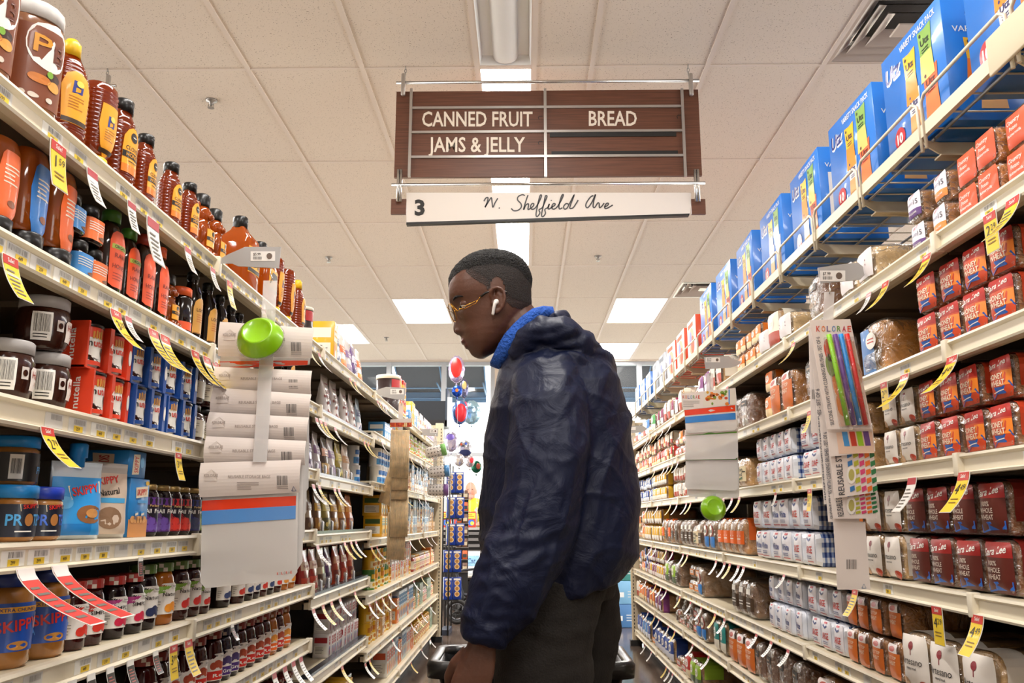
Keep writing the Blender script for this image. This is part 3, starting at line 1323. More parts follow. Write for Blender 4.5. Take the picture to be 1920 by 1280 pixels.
def skippy(c, blue, ext, s=1):
    return bottle('peanut_butter_jar', 'jar', [(.034 * s, 0), (.039 * s, .006 * s), (.04 * s, .066 * s), (.036 * s, .073 * s)], pb_m,
                  [('lid', cap_prof(.0405 * s, .072 * s, .022 * s), mat(c, .35))], art_skip(ext), n=24)


p_skl = skippy('#1f86cf', '#4aa5e0', ('l', '#4aa5e0'))
p_skd = skippy('#1f3fb8', '#3f6fd8', ('d', '#3f6fd8'))
p_skbar = bottle('peanut_butter_jar', 'jar', [(.034, 0), (.039, .006), (.04, .066), (.036, .073)], pb_m, [('lid', cap_prof(.0405, .072, .022), mat('#1f86cf', .35))],
                 lambda a: (a.rect(-.048, .008, .048, .062, ink('#14100e'), 1, 14), a.rect(-.03, .012, -.008, .058, W_, 2, 3), a.bars(-.027, .022, -.011, .05, K_, 3), a.text('PR', .03, .03, .013, ink('#4aa5e0'), 3)), n=24)
p_skbig = bottle('peanut_butter_jar', 'jar', [(.044, 0), (.05, .01), (.051, .11), (.048, .13), (.04, .145)], pb_m, [('lid', cap_prof(.044, .143, .026), mat('#16307e', .35))], art_skip('big'), n=26, sx=1.0, sy=.9)


# ---- soft packs
def pouch(name, cat, w, d, h, m, art=None, spout=None, top=.06, seed=1, film=None, gus=1.0):
    """stand-up pouch: full at the base, pinched flat at the top seal"""
    r = random.Random(seed)
    hw = w / 2

    def dep(v):
        t = v / h
        if t < .12:
            return d / 2 * (.75 + .25 * t / .12)
        if t > 1 - top:
            return .0015
        q = (t - .12) / (1 - top - .12)
        return max(.0015, d / 2 * (1 - q ** 1.8))

    def wid(v):
        t = v / h
        return hw * (1 - .05 * math.sin(PI * min(1, t * 1.1)))

    b = MB()
    n, rows = 20, 16
    rings = []
    for i in range(rows + 1):
        v = h * i / rows
        D, W = dep(v), wid(v)
        ring = []
        for j in range(n):
            a = 2 * PI * j / n
            x = W * spow(math.cos(a), .75)
            y = D * spow(math.sin(a), .9)
            k = .06 * d * noise.noise(Vector((x * 30 + seed * 9, v * 24, 3 if math.sin(a) > 0 else 0))) if D > .004 else .0
            ring.append((x, y + (k if abs(math.sin(a)) > .2 else 0), v + .004 * noise.noise(Vector((x * 40, seed, 1))) * (i == rows)))
        rings.append(ring)
    b.loft(rings, m)
    parts = [('pouch_body', b.data('pouch_body'), None, [])]
    if art:
        def mp(u, v, o):
            W = wid(v)
            c = max(-.98, min(.98, u / W))
            sn = (1 - abs(c) ** (2 / .75)) ** .5
            k = .06 * d * noise.noise(Vector((u * 30 + seed * 9, v * 24, 0))) if dep(v) > .004 and sn > .2 else 0
            return (u, -dep(v) * sn ** .9 + k - .0012 - o, v)
        a = Art(mp)
        a.curved = True
        art(a)
        parts.append(('label', a.b.data('label'), None, []))
    if spout:
        c = MB()
        c.lathe([(.012, h - .01), (.012, h + .008), (.016, h + .009), (.016, h + .034), (.013, h + .037)], spout, 16)
        parts.append(('spout_cap', c.data('spout_cap'), None, []))
    return Proto(name, cat, (w, d, h + (.037 if spout else 0)), parts)


def art_skpouch(nat):
    def f(a):
        if not nat:
            a.rect(-.05, .008, .05, .12, ink('#2b93d8'), 1, 10, 10)
            a.poly([(-.02, .075), (.045, .09), (.043, .114), (-.026, .102)], ink('#efe0c0'), 2)
            a.text('SKIPPY', .01, .096, .016, ink('#d42a20'), 3, w=.058, bold=.02, rot=.2)
            a.ell(-.03, .07, .014, .012, ink('#5fb4ea'), 2)
            a.ell(.018, .048, .028, .018, ink('#8a5a34'), 2)
            a.ell(.022, .05, .014, .009, ink('#c48a4c'), 3)
            a.rect(-.05, .008, .02, .03, ink('#1d78bf'), 2, 6)
        else:
            a.rect(-.05, .008, .05, .13, ink('#cdb8a4'), 1, 10, 10)
            a.text('SKIPPY', -.004, .115, .014, ink('#d42a20'), 3, w=.06, bold=.02, rot=.15)
            a.text('Natural', 0, .092, .012, K_, 3, w=.05, rot=.15)
            a.rect(-.02, .07, .04, .08, ink('#4aa5d8'), 2, 4)
            a.ell(0, .04, .03, .022, ink('#8a6a50'), 2)
    return f


p_skpouch = pouch('peanut_butter_pouch', 'pouch', .105, .05, .15, mat('#c9d4dc', .2, coat=.6), art_skpouch(0), mat('#1f86cf', .35))
p_sknat = pouch('peanut_butter_pouch', 'pouch', .105, .045, .15, mat('#b9b2aa', .2, coat=.6), art_skpouch(1), seed=3)


def carton(name, cat, w, d, h, m, front=None, side=None, top=None, back=None):
    """folded box; art functions draw on the front (-y), on both sides and on the top"""
    b = MB()
    b.rbox(-w / 2, w / 2, -d / 2, d / 2, 0, h, .0015, m, 1)
    parts = [('box_body', b.data('box_body'), None, [])]
    a = Art(flat_map((0, -d / 2 - .0002, 0), (1, 0, 0), (0, 0, 1)))
    if front:
        front(a, w, h)
    if side:
        for s in (-1, 1):
            a.mp = flat_map((s * (w / 2 + .0002), 0, 0), (0, s, 0), (0, 0, 1))
            side(a, d, h)
    if top:
        a.mp = flat_map((0, 0, h + .0002), (1, 0, 0), (0, 1, 0))
        top(a, w, d)
    if a.b.f:
        parts.append(('printing', a.b.data('printing'), None, []))
    return Proto(name, cat, (w, d, h), parts)


def sk_front(a, w, h):
    a.rect(-w / 2, 0, w / 2, h * .3, ink('#c8843c'), 1)
    for i in range(5):
        a.ell(-w * .3 + i * w * .15, h * .3, w * .12, h * .06, ink('#d9994c'), 2)
    for x in (-.2, .12):
        a.rect(w * x, h * .3, w * (x + .17), h * .44, ink('#3a8fd0'), 2)
        a.poly([(w * (x + .01), h * .36), (w * (x + .16), h * .38), (w * (x + .16), h * .42), (w * (x + .01), h * .4)], ink('#efe0c0'), 3)
    a.poly([(-w * .2, h * .66), (w * .42, h * .7), (w * .4, h * .88), (-w * .24, h * .84)], ink('#efe0c0'), 2)
    a.text('SKIPPY', w * .09, h * .77, h * .1, ink('#d42a20'), 3, w=w * .52, bold=.02, rot=.06)
    a.rect(-w * .1, h * .58, w * .4, h * .63, ink('#4aa5e0'), 2)
    a.ell(w * .36, h * .93, w * .1, h * .04, ink('#f0c02a'), 2)


p_skbox = carton('peanut_butter_carton', 'box', .085, .1, .118, ink('#1f7fc4'), sk_front,
                 lambda a, d, h: (a.rect(-d * .42, h * .18, -d * .12, h * .42, W_, 1), a.bars(-d * .38, h * .2, -d * .16, h * .4, K_, 2), a.ell(d * .2, h * .65, d * .2, h * .1, ink('#7a4a24'), 1)))
p_skbox2 = carton('peanut_butter_carton', 'box', .085, .1, .085, ink('#1f7fc4'),
                  lambda a, w, h: (a.poly([(-w * .3, h * .1), (w * .1, h * .14), (w * .12, h * .9), (-w * .26, h * .86)], ink('#efe0c0'), 1), a.text('SKIPPY', -w * .08, h * .5, w * .22, ink('#d42a20'), 2, w=h * .62, rot=PI / 2, bold=.02), a.ell(w * .26, h * .6, w * .12, h * .2, ink('#5fb4ea'), 1)),
                  lambda a, d, h: (a.poly([(-d * .2, h * .12), (d * .2, h * .08), (d * .2, h * .85), (-d * .24, h * .9)], ink('#d8b89a'), 1), a.text('SKIPPY', 0, h * .5, d * .2, ink('#b0281c'), 2, w=h * .62, rot=-PI / 2, bold=.02), a.ell(d * .36, h * .2, d * .1, h * .14, ink('#c8a02a'), 1)))


# ---- jams
def art_fruit(c, f2, t='All Fruit'):
    def f(a):
        a.rect(-.032, .008, .032, .088, ink('#1b1420'), 1, 10)
        a.strips([(.01, -.032, .032), (.03, -.032, .02), (.05, -.032, -.012), (.086, -.032, -.024)], ink(c), 2, 6)
        a.strips([(.07, -.032, .032), (.086, -.032, .032)], ink(c), 2, 6)
        a.ell(-.022, .08, .005, .005, W_, 3)
        a.text(t, .004, .056, .009, W_, 3, w=.04)
        a.text('Polaner', .004, .068, .005, ink('#d8b070'), 3)
        for i in range(5):
            a.ell(-.016 + (i % 3) * .013, .02 + (i // 3) * .013, .008, .008, ink(f2), 3, 10)
    return f


def fruitjar(c, f2, lid='#b0935a'):
    return bottle('fruit_spread_jar', 'jar', [(.021, 0), (.0245, .004), (.025, .08), (.0235, .094), (.02, .104)], jamdark, [('lid', cap_prof(.022, .103, .013), mat(lid, .35, metal=.5))], art_fruit(c, f2), pw=2.6, n=20)


p_fpurple, p_fred, p_fblue = fruitjar('#5a2a7e', '#6a4aa0'), fruitjar('#a8232a', '#d83a30'), fruitjar('#2a2f6e', '#39405f')
p_fgreen = fruitjar('#8fae5a', '#cfe0a0', '#c23a22')


def gingham_lid(r, z, h, c):
    b = MB()
    n = 18
    prof = cap_prof(r, z, h)
    ms = [mat(c, .4), mat('#d9c9b9', .4)]
    for i in range(n):
        a0, a1 = 2 * PI * i / n, 2 * PI * (i + 1) / n
        for j in range(2):
            z0, z1 = z + h * j / 2, z + h * (j + 1) / 2
            b.add([(r * math.cos(a), r * math.sin(a), q) for q in (z0, z1) for a in (a0, a1)], [(0, 1, 3, 2)], ms[1 if (i + j) % 4 == 0 else 0])
    b.lathe([(r, z + h), (r - .003, z + h + .002)], ms[0], n)
    return b.data('lid')


def art_simply(c, fr, name, wt='#efe8e0'):
    def f(a):
        a.strips([(.022, -.032, .032), (.07, -.032, .032), (.084, -.012, .032)], ink(wt), 1, 10)
        a.strips([(.056, -.032, -.03), (.066, -.032, -.008), (.078, -.032, .004)], ink(c), 2, 6)
        a.rect(.004, .074, .028, .082, ink('#e9e4dc'), 3, 4)
        a.text("Smucker's", .016, .078, .0035, K_, 4, w=.02)
        name and a.text(name, .005, .062, .0075, ink('#3a3230'), 3, w=.034)
        for i in range(3):
            a.ell(.001 + i * .008, .034 + (i % 2) * .004, .008, .0085, ink(fr), 3, 12)
        a.lines(-.028, .028, -.016, .05, 4, ink('#a8a098'), 2)
    return f


JP = [(.024, 0), (.029, .006), (.0295, .075), (.026, .095), (.021, .108)]


def jam(body, lid, art, s=1):
    b = MB(); b.lathe(JP, body, 20, pw=2.5)
    a = Art(body_map(JP, 1, 1, 2.5)); a.curved = True; art(a)
    return Proto('jam_jar', 'jar', (.06, .06, .126), [('jar_body', b.data('jar_body'), None, []), ('lid', gingham_lid(.0265, .108, .016, lid), None, []), ('label', a.b.data('label'), None, [])])


p_simred = jam(jamred, '#a32a22', art_simply('#d8382a', '#d8382a', 'SIMPLY'))
p_simpink = jam(jamdark, '#a8302a', art_simply('#c23a8c', '#cf2a4a', 'SIMPLY'))
p_natblue = jam(jamdark, '#4f6b28', art_simply('#8fae5a', '#2a3358', 'Natural'))
p_natorange = jam(jamorange, '#4f6b28', art_simply('#8fbe4a', '#e8922a', 'Natural'))
p_natred = jam(jamred, '#4f6b28', art_simply('#8fbe4a', '#d8302a', 'Natural'))


def art_red(c, fr, t):
    def f(a):
        a.strips([(.012, -.03, .03), (.06, -.03, .03), (.074, -.006, .03)], ink('#efe8e0'), 1, 10)
        a.rect(-.029, .014, .029, .034, ink(c), 2, 10)
        if t:
            a.text(t, .006, .024, .008, W_, 3, w=.032)
        else:
            a.rect(-.012, .022, .022, .026, W_, 3)
        for i in range(3):
            a.ell(-.01 + i * .01, .046 + (i % 2) * .004, .009, .009, ink(fr), 2, 12)
        a.rect(.004, .064, .028, .071, ink('#e9e4dc'), 3, 4)
        a.text("Smucker's", .016, .0675, .003, K_, 4, w=.02)
    return f


p_jred = jam(jamred, '#8c2a22', art_red('#d02a20', '#b04a30', 'Red'))
p_jpurple = jam(jampurple, '#2b2148', art_red('#4a2a7a', '#4a3a70', 'Grape'))
p_jorange = jam(jamorange, '#8c4a22', art_red('#f06a22', '#e89a3c', ''))
p_jgrape = bottle('grape_jelly_jar', 'jar', [(.034, 0), (.038, .006), (.039, .1), (.036, .125), (.032, .135)], jampurple, [('lid', cap_prof(.034, .134, .02), mat('#1c1626', .35))],
                  lambda a: (a.rect(-.035, .02, .035, .085, ink('#d8d0e0'), 1, 8), a.rect(-.032, .023, .032, .05, ink('#4a2a8c'), 2, 8), a.text('Grape', .008, .036, .01, W_, 3), a.rect(-.03, .052, .03, .08, ink('#3a3050'), 2, 8)), n=22)
p_jlow = jam(jamdark, '#2a2a2a', art_simply('#efe8e0', '#3a4a78', ''))


# ---- generics for the far shelves
def can(c1, c2, c3, r=.037, h=.11, seed=1):
    b = MB()
    b.lathe([(r, 0), (r, .004), (r - .001, .006), (r - .001, h - .006), (r, h - .004), (r, h)], mat(c1, .3, coat=.3), 18)
    b.lathe([(r, h), (r - .002, h + .001), (r - .003, h - .003)], mat('#c9c9c9', .25, metal=.9), 18)
    a = Art(body_map([(r - .0005, 0), (r - .0005, h)], 1, 1, 2), mb=b)
    w = r * 1.1
    a.rect(-w, h * .1, w, h * .42, ink(c2), 1, 10)
    a.rect(-w * .8, h * .55, w * .8, h * .78, ink(c3), 1, 8)
    for i in range(3):
        a.ell(-w * .4 + i * w * .4, h * .27, w * .25, h * .1, ink(c3), 2, 10)
    a.lines(-w * .5, h * .6, w * .5, h * .74, 2, ink(c1), 2, seed)
    return Proto('food_can', 'can', (2 * r, 2 * r, h), [('food_can', b.data('food_can'), None, [])])


def gbox(c1, c2, c3, w, d, h, t=None, seed=1):
    def fr(a, w, h):
        a.rect(-w * .42, h * .55, w * .42, h * .9, ink(c2), 1)
        a.ell(0, h * .3, w * .34, h * .2, ink(c3), 1)
        a.ell(w * .1, h * .26, w * .2, h * .12, ink(c2), 2)
        if t:
            a.text(t, 0, h * .74, h * .12, ink(c1), 2, w=w * .7)
        else:
            a.lines(-w * .34, h * .62, w * .34, h * .84, 2, ink(c1), 2, seed)
    def sd(a, d, h):
        a.rect(-d * .4, h * .15, d * .4, h * .5, ink('#e8e4da'), 1)
        a.lines(-d * .34, h * .18, d * .34, h * .46, 5, ink('#77736c'), 2, seed)
        a.rect(-d * .4, h * .62, d * .4, h * .85, ink(c2), 1)
    return carton('food_carton', 'box', w, d, h, ink(c1), fr, sd)


def gpouch(c1, c2, c3, w=.12, d=.06, h=.19, t=None, seed=1, g=.22):
    def f(a):
        W = w / 2 * .9
        a.rect(-W, h * .08, W, h * .36, ink(c3), 1, 8, 4)
        a.rect(-W, h * .52, W, h * .7, ink(c2), 1, 8, 3)
        for i in range(4):
            a.ell(-W * .6 + i * W * .4, h * (.2 + .06 * (i % 2)), W * .22, W * .2, ink(c2), 2, 10)
        if t:
            a.text(t, 0, h * .61, h * .06, ink(c1), 2, w=w * .6)
        else:
            a.lines(-W * .6, h * .55, W * .6, h * .67, 2, ink(c1), 2, seed)
    return pouch('food_pouch', 'pouch', w, d, h, mat(c1, g, coat=.5), f, seed=seed)


def gjar(body, lidc, c1, c2, r=.034, h=.1):
    return bottle('food_jar', 'jar', [(r * .9, 0), (r, .005), (r, h * .75), (r * .8, h * .86)], body, [('lid', cap_prof(r * .84, h * .86, h * .15), mat(lidc, .35))],
                  lambda a: (a.rect(-r * 1.3, h * .15, r * 1.3, h * .65, ink(c1), 1, 10), a.ell(0, h * .35, r * .5, h * .12, ink(c2), 2), a.lines(-r * .7, h * .5, r * .7, h * .6, 1, K_, 2)), n=18)


def art_cran(a):
    w = .055
    a.lines(-.03, .165, .03, .185, 1, ink('#7a2a34'), 1)
    a.text('CRAN', .004, .135, .018, ink('#7a1f2c'), 2, w=.082, bold=.02)
    a.text('BERRIES', .004, .112, .014, ink('#7a1f2c'), 2, w=.08, bold=.015)
    a.rect(.004, .07, .05, .1, ink('#3f4a86'), 1, 4, 3)
    r = random.Random(3)
    for i in range(9):
        a.ell(r.uniform(-.045, .03), r.uniform(.02, .13), .0075, .0075, ink('#8c2f22'), 2, 10)
    for i in range(6):
        a.ell(r.uniform(-.02, .045), r.uniform(.012, .045), .009, .007, ink(r.choice(('#d8a23a', '#a04a26', '#e0b050'))), 3, 10)


p_cran = pouch('dried_berry_pouch', 'pouch', .13, .07, .215, mat('#dcd6d2', .25, coat=.5), art_cran, seed=4)
p_tub = bottle('food_tub', 'tub', [(.034, 0), (.038, .07), (.039, .074)], mat('#e6ddcb', .4), [('lid', cap_prof(.041, .072, .012), mat('#eeb41e', .35))],
               lambda a: (a.rect(-.04, .012, .04, .06, ink('#ded2b8'), 1, 10), a.ell(-.008, .035, .01, .014, ink('#5a3a1e'), 2), a.ell(.012, .035, .009, .014, ink('#5a3a1e'), 2)), n=20)
p_nutcan = bottle('nut_canister', 'canister', [(.045, 0), (.046, .004), (.046, .14)], mat('#2a1c1e', .3, coat=.4), [('lid', cap_prof(.048, .138, .016), mat('#efe6d4', .35))],
                  lambda a: (a.rect(-.05, .09, .0, .135, ink('#b02a2c'), 1, 8), a.ell(.02, .09, .014, .02, ink('#d8a888'), 1), a.ell(.01, .03, .02, .02, ink('#eaa81e'), 1)), n=22)


# ---- bread
def outline(w, h, top=1.0, n=26):
    pts = [(0, 0), (.40, 0), (.485, .03), (.5, .1), (.49, .3), (.49, .5), (.53, .64), (.545, .78), (.5, .9), (.36, .975), (.15, 1.0), (0, 1.0)]
    full = pts + [(-x, z) for x, z in pts[-2:0:-1]]
    P = [(x * w, z * h) for x, z in full]
    # even resampling
    L = [0]
    for i in range(len(P)):
        a, b2 = P[i], P[(i + 1) % len(P)]
        L.append(L[-1] + math.hypot(b2[0] - a[0], b2[1] - a[1]))
    out = []
    for k in range(n):
        t = L[-1] * k / n
        i = max(j for j in range(len(P)) if L[j] <= t + 1e-9)
        a, b2 = P[i], P[(i + 1) % len(P)]
        f = (t - L[i]) / (L[i + 1] - L[i])
        out.append((a[0] + (b2[0] - a[0]) * f, a[1] + (b2[1] - a[1]) * f))
    return out


film_bag = film_mat('bread_bag_film', clear=.87, rough=.12, bump=1.0, bscale=24, dif=.06, edge=.4)
film_pack = film_mat('pack_film', clear=.94, rough=.1, bump=.8, bscale=30, dif=.1, edge=.35)


def loaf(name, w=.118, d=.26, h=.122, crust='#b27a3e', art=None, wrap=None, check=False, paper=None, seed=1, tail=False):
    """a loaf in a printed bag, its end towards -y"""
    ol = outline(w, h)
    cz = h * .5
    b = MB()
    cr = mat(crust, .6, vary=.3, vscale=22, bump=.25, bscale=70)
    crumb = mat('#d8b98a' if crust > '#9' else '#8a5a34', .8, vary=.12, vscale=60)

    def ring(y, s, ex=0, wob=0.0, sd=0):
        r = []
        for i, (x, z) in enumerate(ol):
            k = 1 + wob * noise.noise(Vector((x * 26 + sd * 7, y * 22, z * 26)))
            r.append((x * s * k, y, max(.001, cz + (z - cz) * s * k) + ex))
        return r
    if not paper:
        b.loft([ring(-d / 2, .86), ring(-d / 2 + .006, .95), ring(-d / 2 + .02, .965), ring(-.02, .955), ring(d / 2 - .03, .96), ring(d / 2, .85)], cr)
        parts = [('bread', b.data('bread'), None, [])]
    else:
        parts = []
    g = MB()
    mb_ = paper or film_bag
    ys = [-d / 2, -d / 2 + .01] + [-d / 2 + .01 + (d - .016) * i / 7 for i in range(1, 8)]
    rings = [ring(-d / 2 - .02, .35, 0, .05, seed), ring(-d / 2 - .017, .68, 0, .06, seed), ring(-d / 2 - .009, .9, 0, .07, seed)] + [ring(y, 1.02, 0, .1 if i > 0 else .06, seed) for i, y in enumerate(ys[1:])] + [ring(d / 2 + .02, .6, .01), ring(d / 2 + .05, .2, .02)]
    if check:
        ms = [mat('#e9ecf4', .35, coat=.3), mat('#7d92c0', .35, coat=.3), mat('#233a7c', .35, coat=.3)]
        n = len(ol)
        for i in range(len(rings) - 1):
            sub = 4 if 2 < i < len(rings) - 2 else 1
            for q in range(sub):
                A = [Vector(rings[i][j]).lerp(Vector(rings[i + 1][j]), q / sub) for j in range(n)]
                B = [Vector(rings[i][j]).lerp(Vector(rings[i + 1][j]), (q + 1) / sub) for j in range(n)]
                for j in range(n):
                    j2 = (j + 1) % n
                    k = (q % 2 if i > 2 else 0) + (j % 2 if i > 2 else 0)
                    g.add([A[j], A[j2], B[j2], B[j]], [(0, 1, 2, 3)], ms[k], True)
        g.add(rings[0], [tuple(range(n))[::-1]], ms[0])
    else:
        g.loft(rings, mb_)
    parts.append(('bag', g.data('bag'), None, []))
    MBs = [g]
    if art or wrap:
        def mp(u, v, o):
            q = max(abs(u) / (w * .55), abs(v - cz) / (h * .52))
            dy = -.0215 + .0215 * min(1, q) ** 3.4
            return (u, -d / 2 + dy - .0016 - o, v)
        a = Art(mp)
        if wrap:
            col, L, lo = wrap
            m = ink(col)
            n = len(ol)
            for k in range(3):
                y0, y1 = -d / 2 + .006 + L * k / 3, -d / 2 + .006 + L * (k + 1) / 3
                R0, R1 = ring(y0, 1.045, 0, .05, seed), ring(y1, 1.045, 0, .05, seed)
                for j in range(n):
                    j2 = (j + 1) % n
                    if min(R0[j][2], R0[j2][2]) >= lo * h:
                        a.b.add([R0[j], R0[j2], R1[j2], R1[j]], [(0, 1, 2, 3)], m, True)
        if art:
            art(a, w * .47, h)
        parts.append(('printing', a.b.data('printing'), None, []))
        MBs.append(a.b)
    return Proto(name, 'bread', (2 * max(max(abs(v[0]) for v in m_.v) for m_ in MBs) + .001, d, max(max(v[2] for v in m_.v) for m_ in MBs) + .001), parts)


def fill(a, hw, h, m, v0, v1, l=1):
    a.strips([(v, -hw * (1 - .1 * (abs(v / h - .5) > .42)), hw * (1 - .1 * (abs(v / h - .5) > .42))) for v in [v0 + (v1 - v0) * i / 6 for i in range(7)]], m, l, 6)


def sara(a, hw, h, v):
    a.text('Sara Lee', 0, v, h * .13, W_, 3, w=hw * 1.6, shear=.25, rot=.12, bold=.015)


def art_hw(a, hw, h):
    fill(a, hw, h, ink('#d24a24'), h * .05, h * .95)
    fill(a, hw, h, ink('#b5251d'), h * .66, h * .95, 2)
    a.strips([(h * .3, 0, hw), (h * .62, hw * .45, hw)], ink('#f2892a'), 2, 3)
    sara(a, hw, h, h * .79)
    a.text('HONEY', -hw * .1, h * .52, h * .12, ink('#f3e3c8'), 3, w=hw * 1.3, bold=.02)
    a.text('WHEAT', -hw * .05, h * .37, h * .12, ink('#f3e3c8'), 3, w=hw * 1.35, bold=.02)
    a.stroke([(-hw * .95, h * .12), (-hw * .3, h * .22), (hw * .4, h * .2), (hw * .95, h * .32)], h * .15, ink('#1f5fb8'), 3)
    a.stroke([(-hw * .5, h * .17), (0, h * .2), (hw * .5, h * .21)], h * .02, W_, 4)


def art_ww(a, hw, h):
    fill(a, hw, h, ink('#5c2218'), h * .05, h * .95)
    fill(a, hw, h, ink('#9e2420'), h * .68, h * .95, 2)
    sara(a, hw, h, h * .8)
    for i, t in enumerate(('100%', 'WHOLE', 'WHEAT')):
        a.text(t, -hw * .2, h * (.58 - i * .12), h * .085, ink('#d8c8b8'), 3, w=hw * (.6 if i == 0 else 1.05), bold=.015)
    a.stroke([(-hw * .95, h * .13), (-hw * .2, h * .18), (hw * .95, h * .2)], h * .15, ink('#1f5fb8'), 3)


def art_artes(a, hw, h):
    fill(a, hw, h, ink('#e9e0d6'), h * .08, h * .95)
    a.ell(0, h * .78, hw * .18, h * .07, ink('#8c2a34'), 2)
    a.rect(-hw * .03, h * .62, hw * .03, h * .72, ink('#8c2a34'), 2)
    a.text('Artesano', 0, h * .52, h * .12, K_, 3, w=hw * 1.5, shear=.15, bold=.0)
    a.text('bakery bread', 0, h * .4, h * .04, K_, 3)
    a.ell(hw * .7, h * .12, hw * .3, h * .1, ink('#b5452f'), 2)
    a.ell(-hw * .7, h * .14, hw * .3, h * .1, ink('#c9a07a'), 2)


def art_ital(a, hw, h):
    a.strips([(h * .2, -hw * .9, hw * .9), (h * .7, -hw * .9, hw * .9)], ink('#ecdcb6'), 1, 6)
    a.text('Italian', -hw * .1, h * .6, h * .12, K_, 3, w=hw * 1.3)
    a.text('Bread', -hw * .1, h * .44, h * .12, K_, 3, w=hw * 1.1)
    a.stroke([(-hw * .5, h * .16), (-hw * .2, h * .28), (hw * .5, h * .32)], h * .06, ink('#2f5a3a'), 3)
    a.rect(hw * .45, h * .5, hw * .85, h * .53, K_, 3)


def art_large(t):
    def f(a, hw, h):
        fill(a, hw * .92, h, ink('#eceaf0'), h * .06, h * .95)
        a.stroke([(-hw * .4, h * .82), (0, h * .74), (hw * .4, h * .8)], h * .06, ink('#3a4f8c'), 3)
        a.rect(-hw * .3, h * .86, hw * .3, h * .92, ink('#c8505a'), 2)
        a.text(t, 0, h * .48, h * .2, ink('#cc2f2a' if t != 'White' else '#2a3f86'), 3, w=hw * 1.3, bold=.015)
        a.rect(-hw * .7, h * .12, hw * .7, h * .15, ink('#c8505a'), 2)
        a.lines(-hw * .5, h * .2, hw * .5, h * .32, 2, ink('#5a6aa0'), 2)
    return f


def art_split(a, hw, h):
    fill(a, hw, h, ink('#d8702a'), h * .05, h * .72)
    a.text('SPLIT TOP', 0, h * .6, h * .085, ink('#f3dcc0'), 3, w=hw * 1.4)
    a.text('WHEAT', 0, h * .46, h * .1, ink('#f3dcc0'), 3, w=hw * 1.2)
    fill(a, hw * .8, h, ink('#e6d9d4'), h * .72, h * .94)
    a.ell(0, h * .82, hw * .5, h * .07, ink('#b8463a'), 2)


def art_15(c):
    def f(a, hw, h):
        fill(a, hw, h, ink('#e6e2ea'), h * .38, h * .95)
        fill(a, hw, h, ink(c), h * .14, h * .38)
        a.text('Country', -hw * .25, h * .6, h * .11, ink('#6a6a8a'), 3, w=hw * 1.1, rot=.1, bold=0)
        a.text('15', hw * .6, h * .6, h * .17, ink('#3a3a4a'), 3, bold=0)
        a.poly([(-hw * .3, h * .75), (hw * .2, h * .82), (hw * .2, h * .92), (-hw * .3, h * .86)], ink('#b5303a'), 2)
        a.text('100 CALORIE', 0, h * .26, h * .05, W_, 3, w=hw * 1.3)
    return f


def art_brown(a, hw, h):
    a.rect(-hw * .5, h * .62, hw * .6, h * .78, K_, 1, 4)
    a.text('Signature', .05 * hw, h * .7, h * .05, ink('#d8b89a'), 2)
    a.text('100% W', 0, h * .32, h * .09, ink('#c9a88c'), 2, w=hw * 1.1)


def art_gen(c1, c2, c3=None, t=None):
    def f(a, hw, h):
        fill(a, hw, h, ink(c1), h * .25, h * .9)
        fill(a, hw, h, ink(c2), h * .1, h * .4, 2)
        a.ell(0, h * .62, hw * .55, h * .16, ink(c3 or '#f3efe6'), 2)
        if t:
            a.text(t, 0, h * .62, h * .1, ink(c1), 3, w=hw * .9)
        else:
            a.lines(-hw * .35, h * .55, hw * .35, h * .68, 2, ink(c1), 3)
    return f


def art_oat(a, hw, h):
    fill(a, hw * .95, h, ink('#2a7fd0'), h * .1, h * .45)
    a.ell(0, h * .64, hw * .85, h * .2, ink('#b8302a'), 2)
    a.ell(0, h * .64, hw * .75, h * .17, ink('#efe6d8'), 3)
    a.text('oatmeal', 0, h * .64, h * .13, K_, 4, w=hw * 1.3)


L_ = {}
L_['honey'] = loaf('bread_loaf', crust='#9a5f2c', art=art_hw, wrap=('#cf4422', .05, .25))
L_['whole'] = loaf('bread_loaf', crust='#8a5228', art=art_ww, wrap=('#7e2018', .055, .2), h=.135)
L_['artes'] = loaf('bread_loaf', crust='#d9ac6c', art=art_artes, wrap=('#e6ddd2', .05, .1), h=.13)
L_['ital'] = loaf('bread_loaf', crust='#cf9c58', art=art_ital)
L_['large'] = loaf('bread_loaf', art=art_large('LARGE'), check=True, paper=mat('#e9ecf4', .35, coat=.3), h=.13)
L_['loaf'] = loaf('bread_loaf', art=art_large('LOAF'), check=True, paper=mat('#e9ecf4', .35, coat=.3), h=.12, w=.11)
L_['white'] = loaf('bread_loaf', art=art_large('White'), wrap=('#2c4480', .001, .0), paper=mat('#e4e8f2', .3, coat=.4), h=.13)
L_['split'] = loaf('bread_loaf', crust='#bb7a34', art=art_split, h=.14)
L_['purple'] = loaf('bread_loaf', crust='#b07c4a', art=art_15('#5a2f78'), h=.11, w=.1)
L_['fifteen'] = loaf('bread_loaf', crust='#b0743a', art=art_15('#e8872c'), h=.11, w=.1)
L_['brown'] = loaf('bread_loaf', crust='#6f4526', art=art_brown, h=.14, w=.13, seed=5)
L_['potato'] = loaf('bun_bag', crust='#d9862f', art=lambda a, hw, h: (fill(a, hw, h, ink('#e2552a'), h * .06, h * .94), a.text('Country', 0, h * .7, h * .12, W_, 2, w=hw * 1.2, shear=.2), a.text('Potato', 0, h * .52, h * .1, W_, 2, shear=.2), a.text('Buttermilk', 0, h * .36, h * .08, W_, 2, w=hw * 1.3, shear=.2)), h=.13, w=.14)
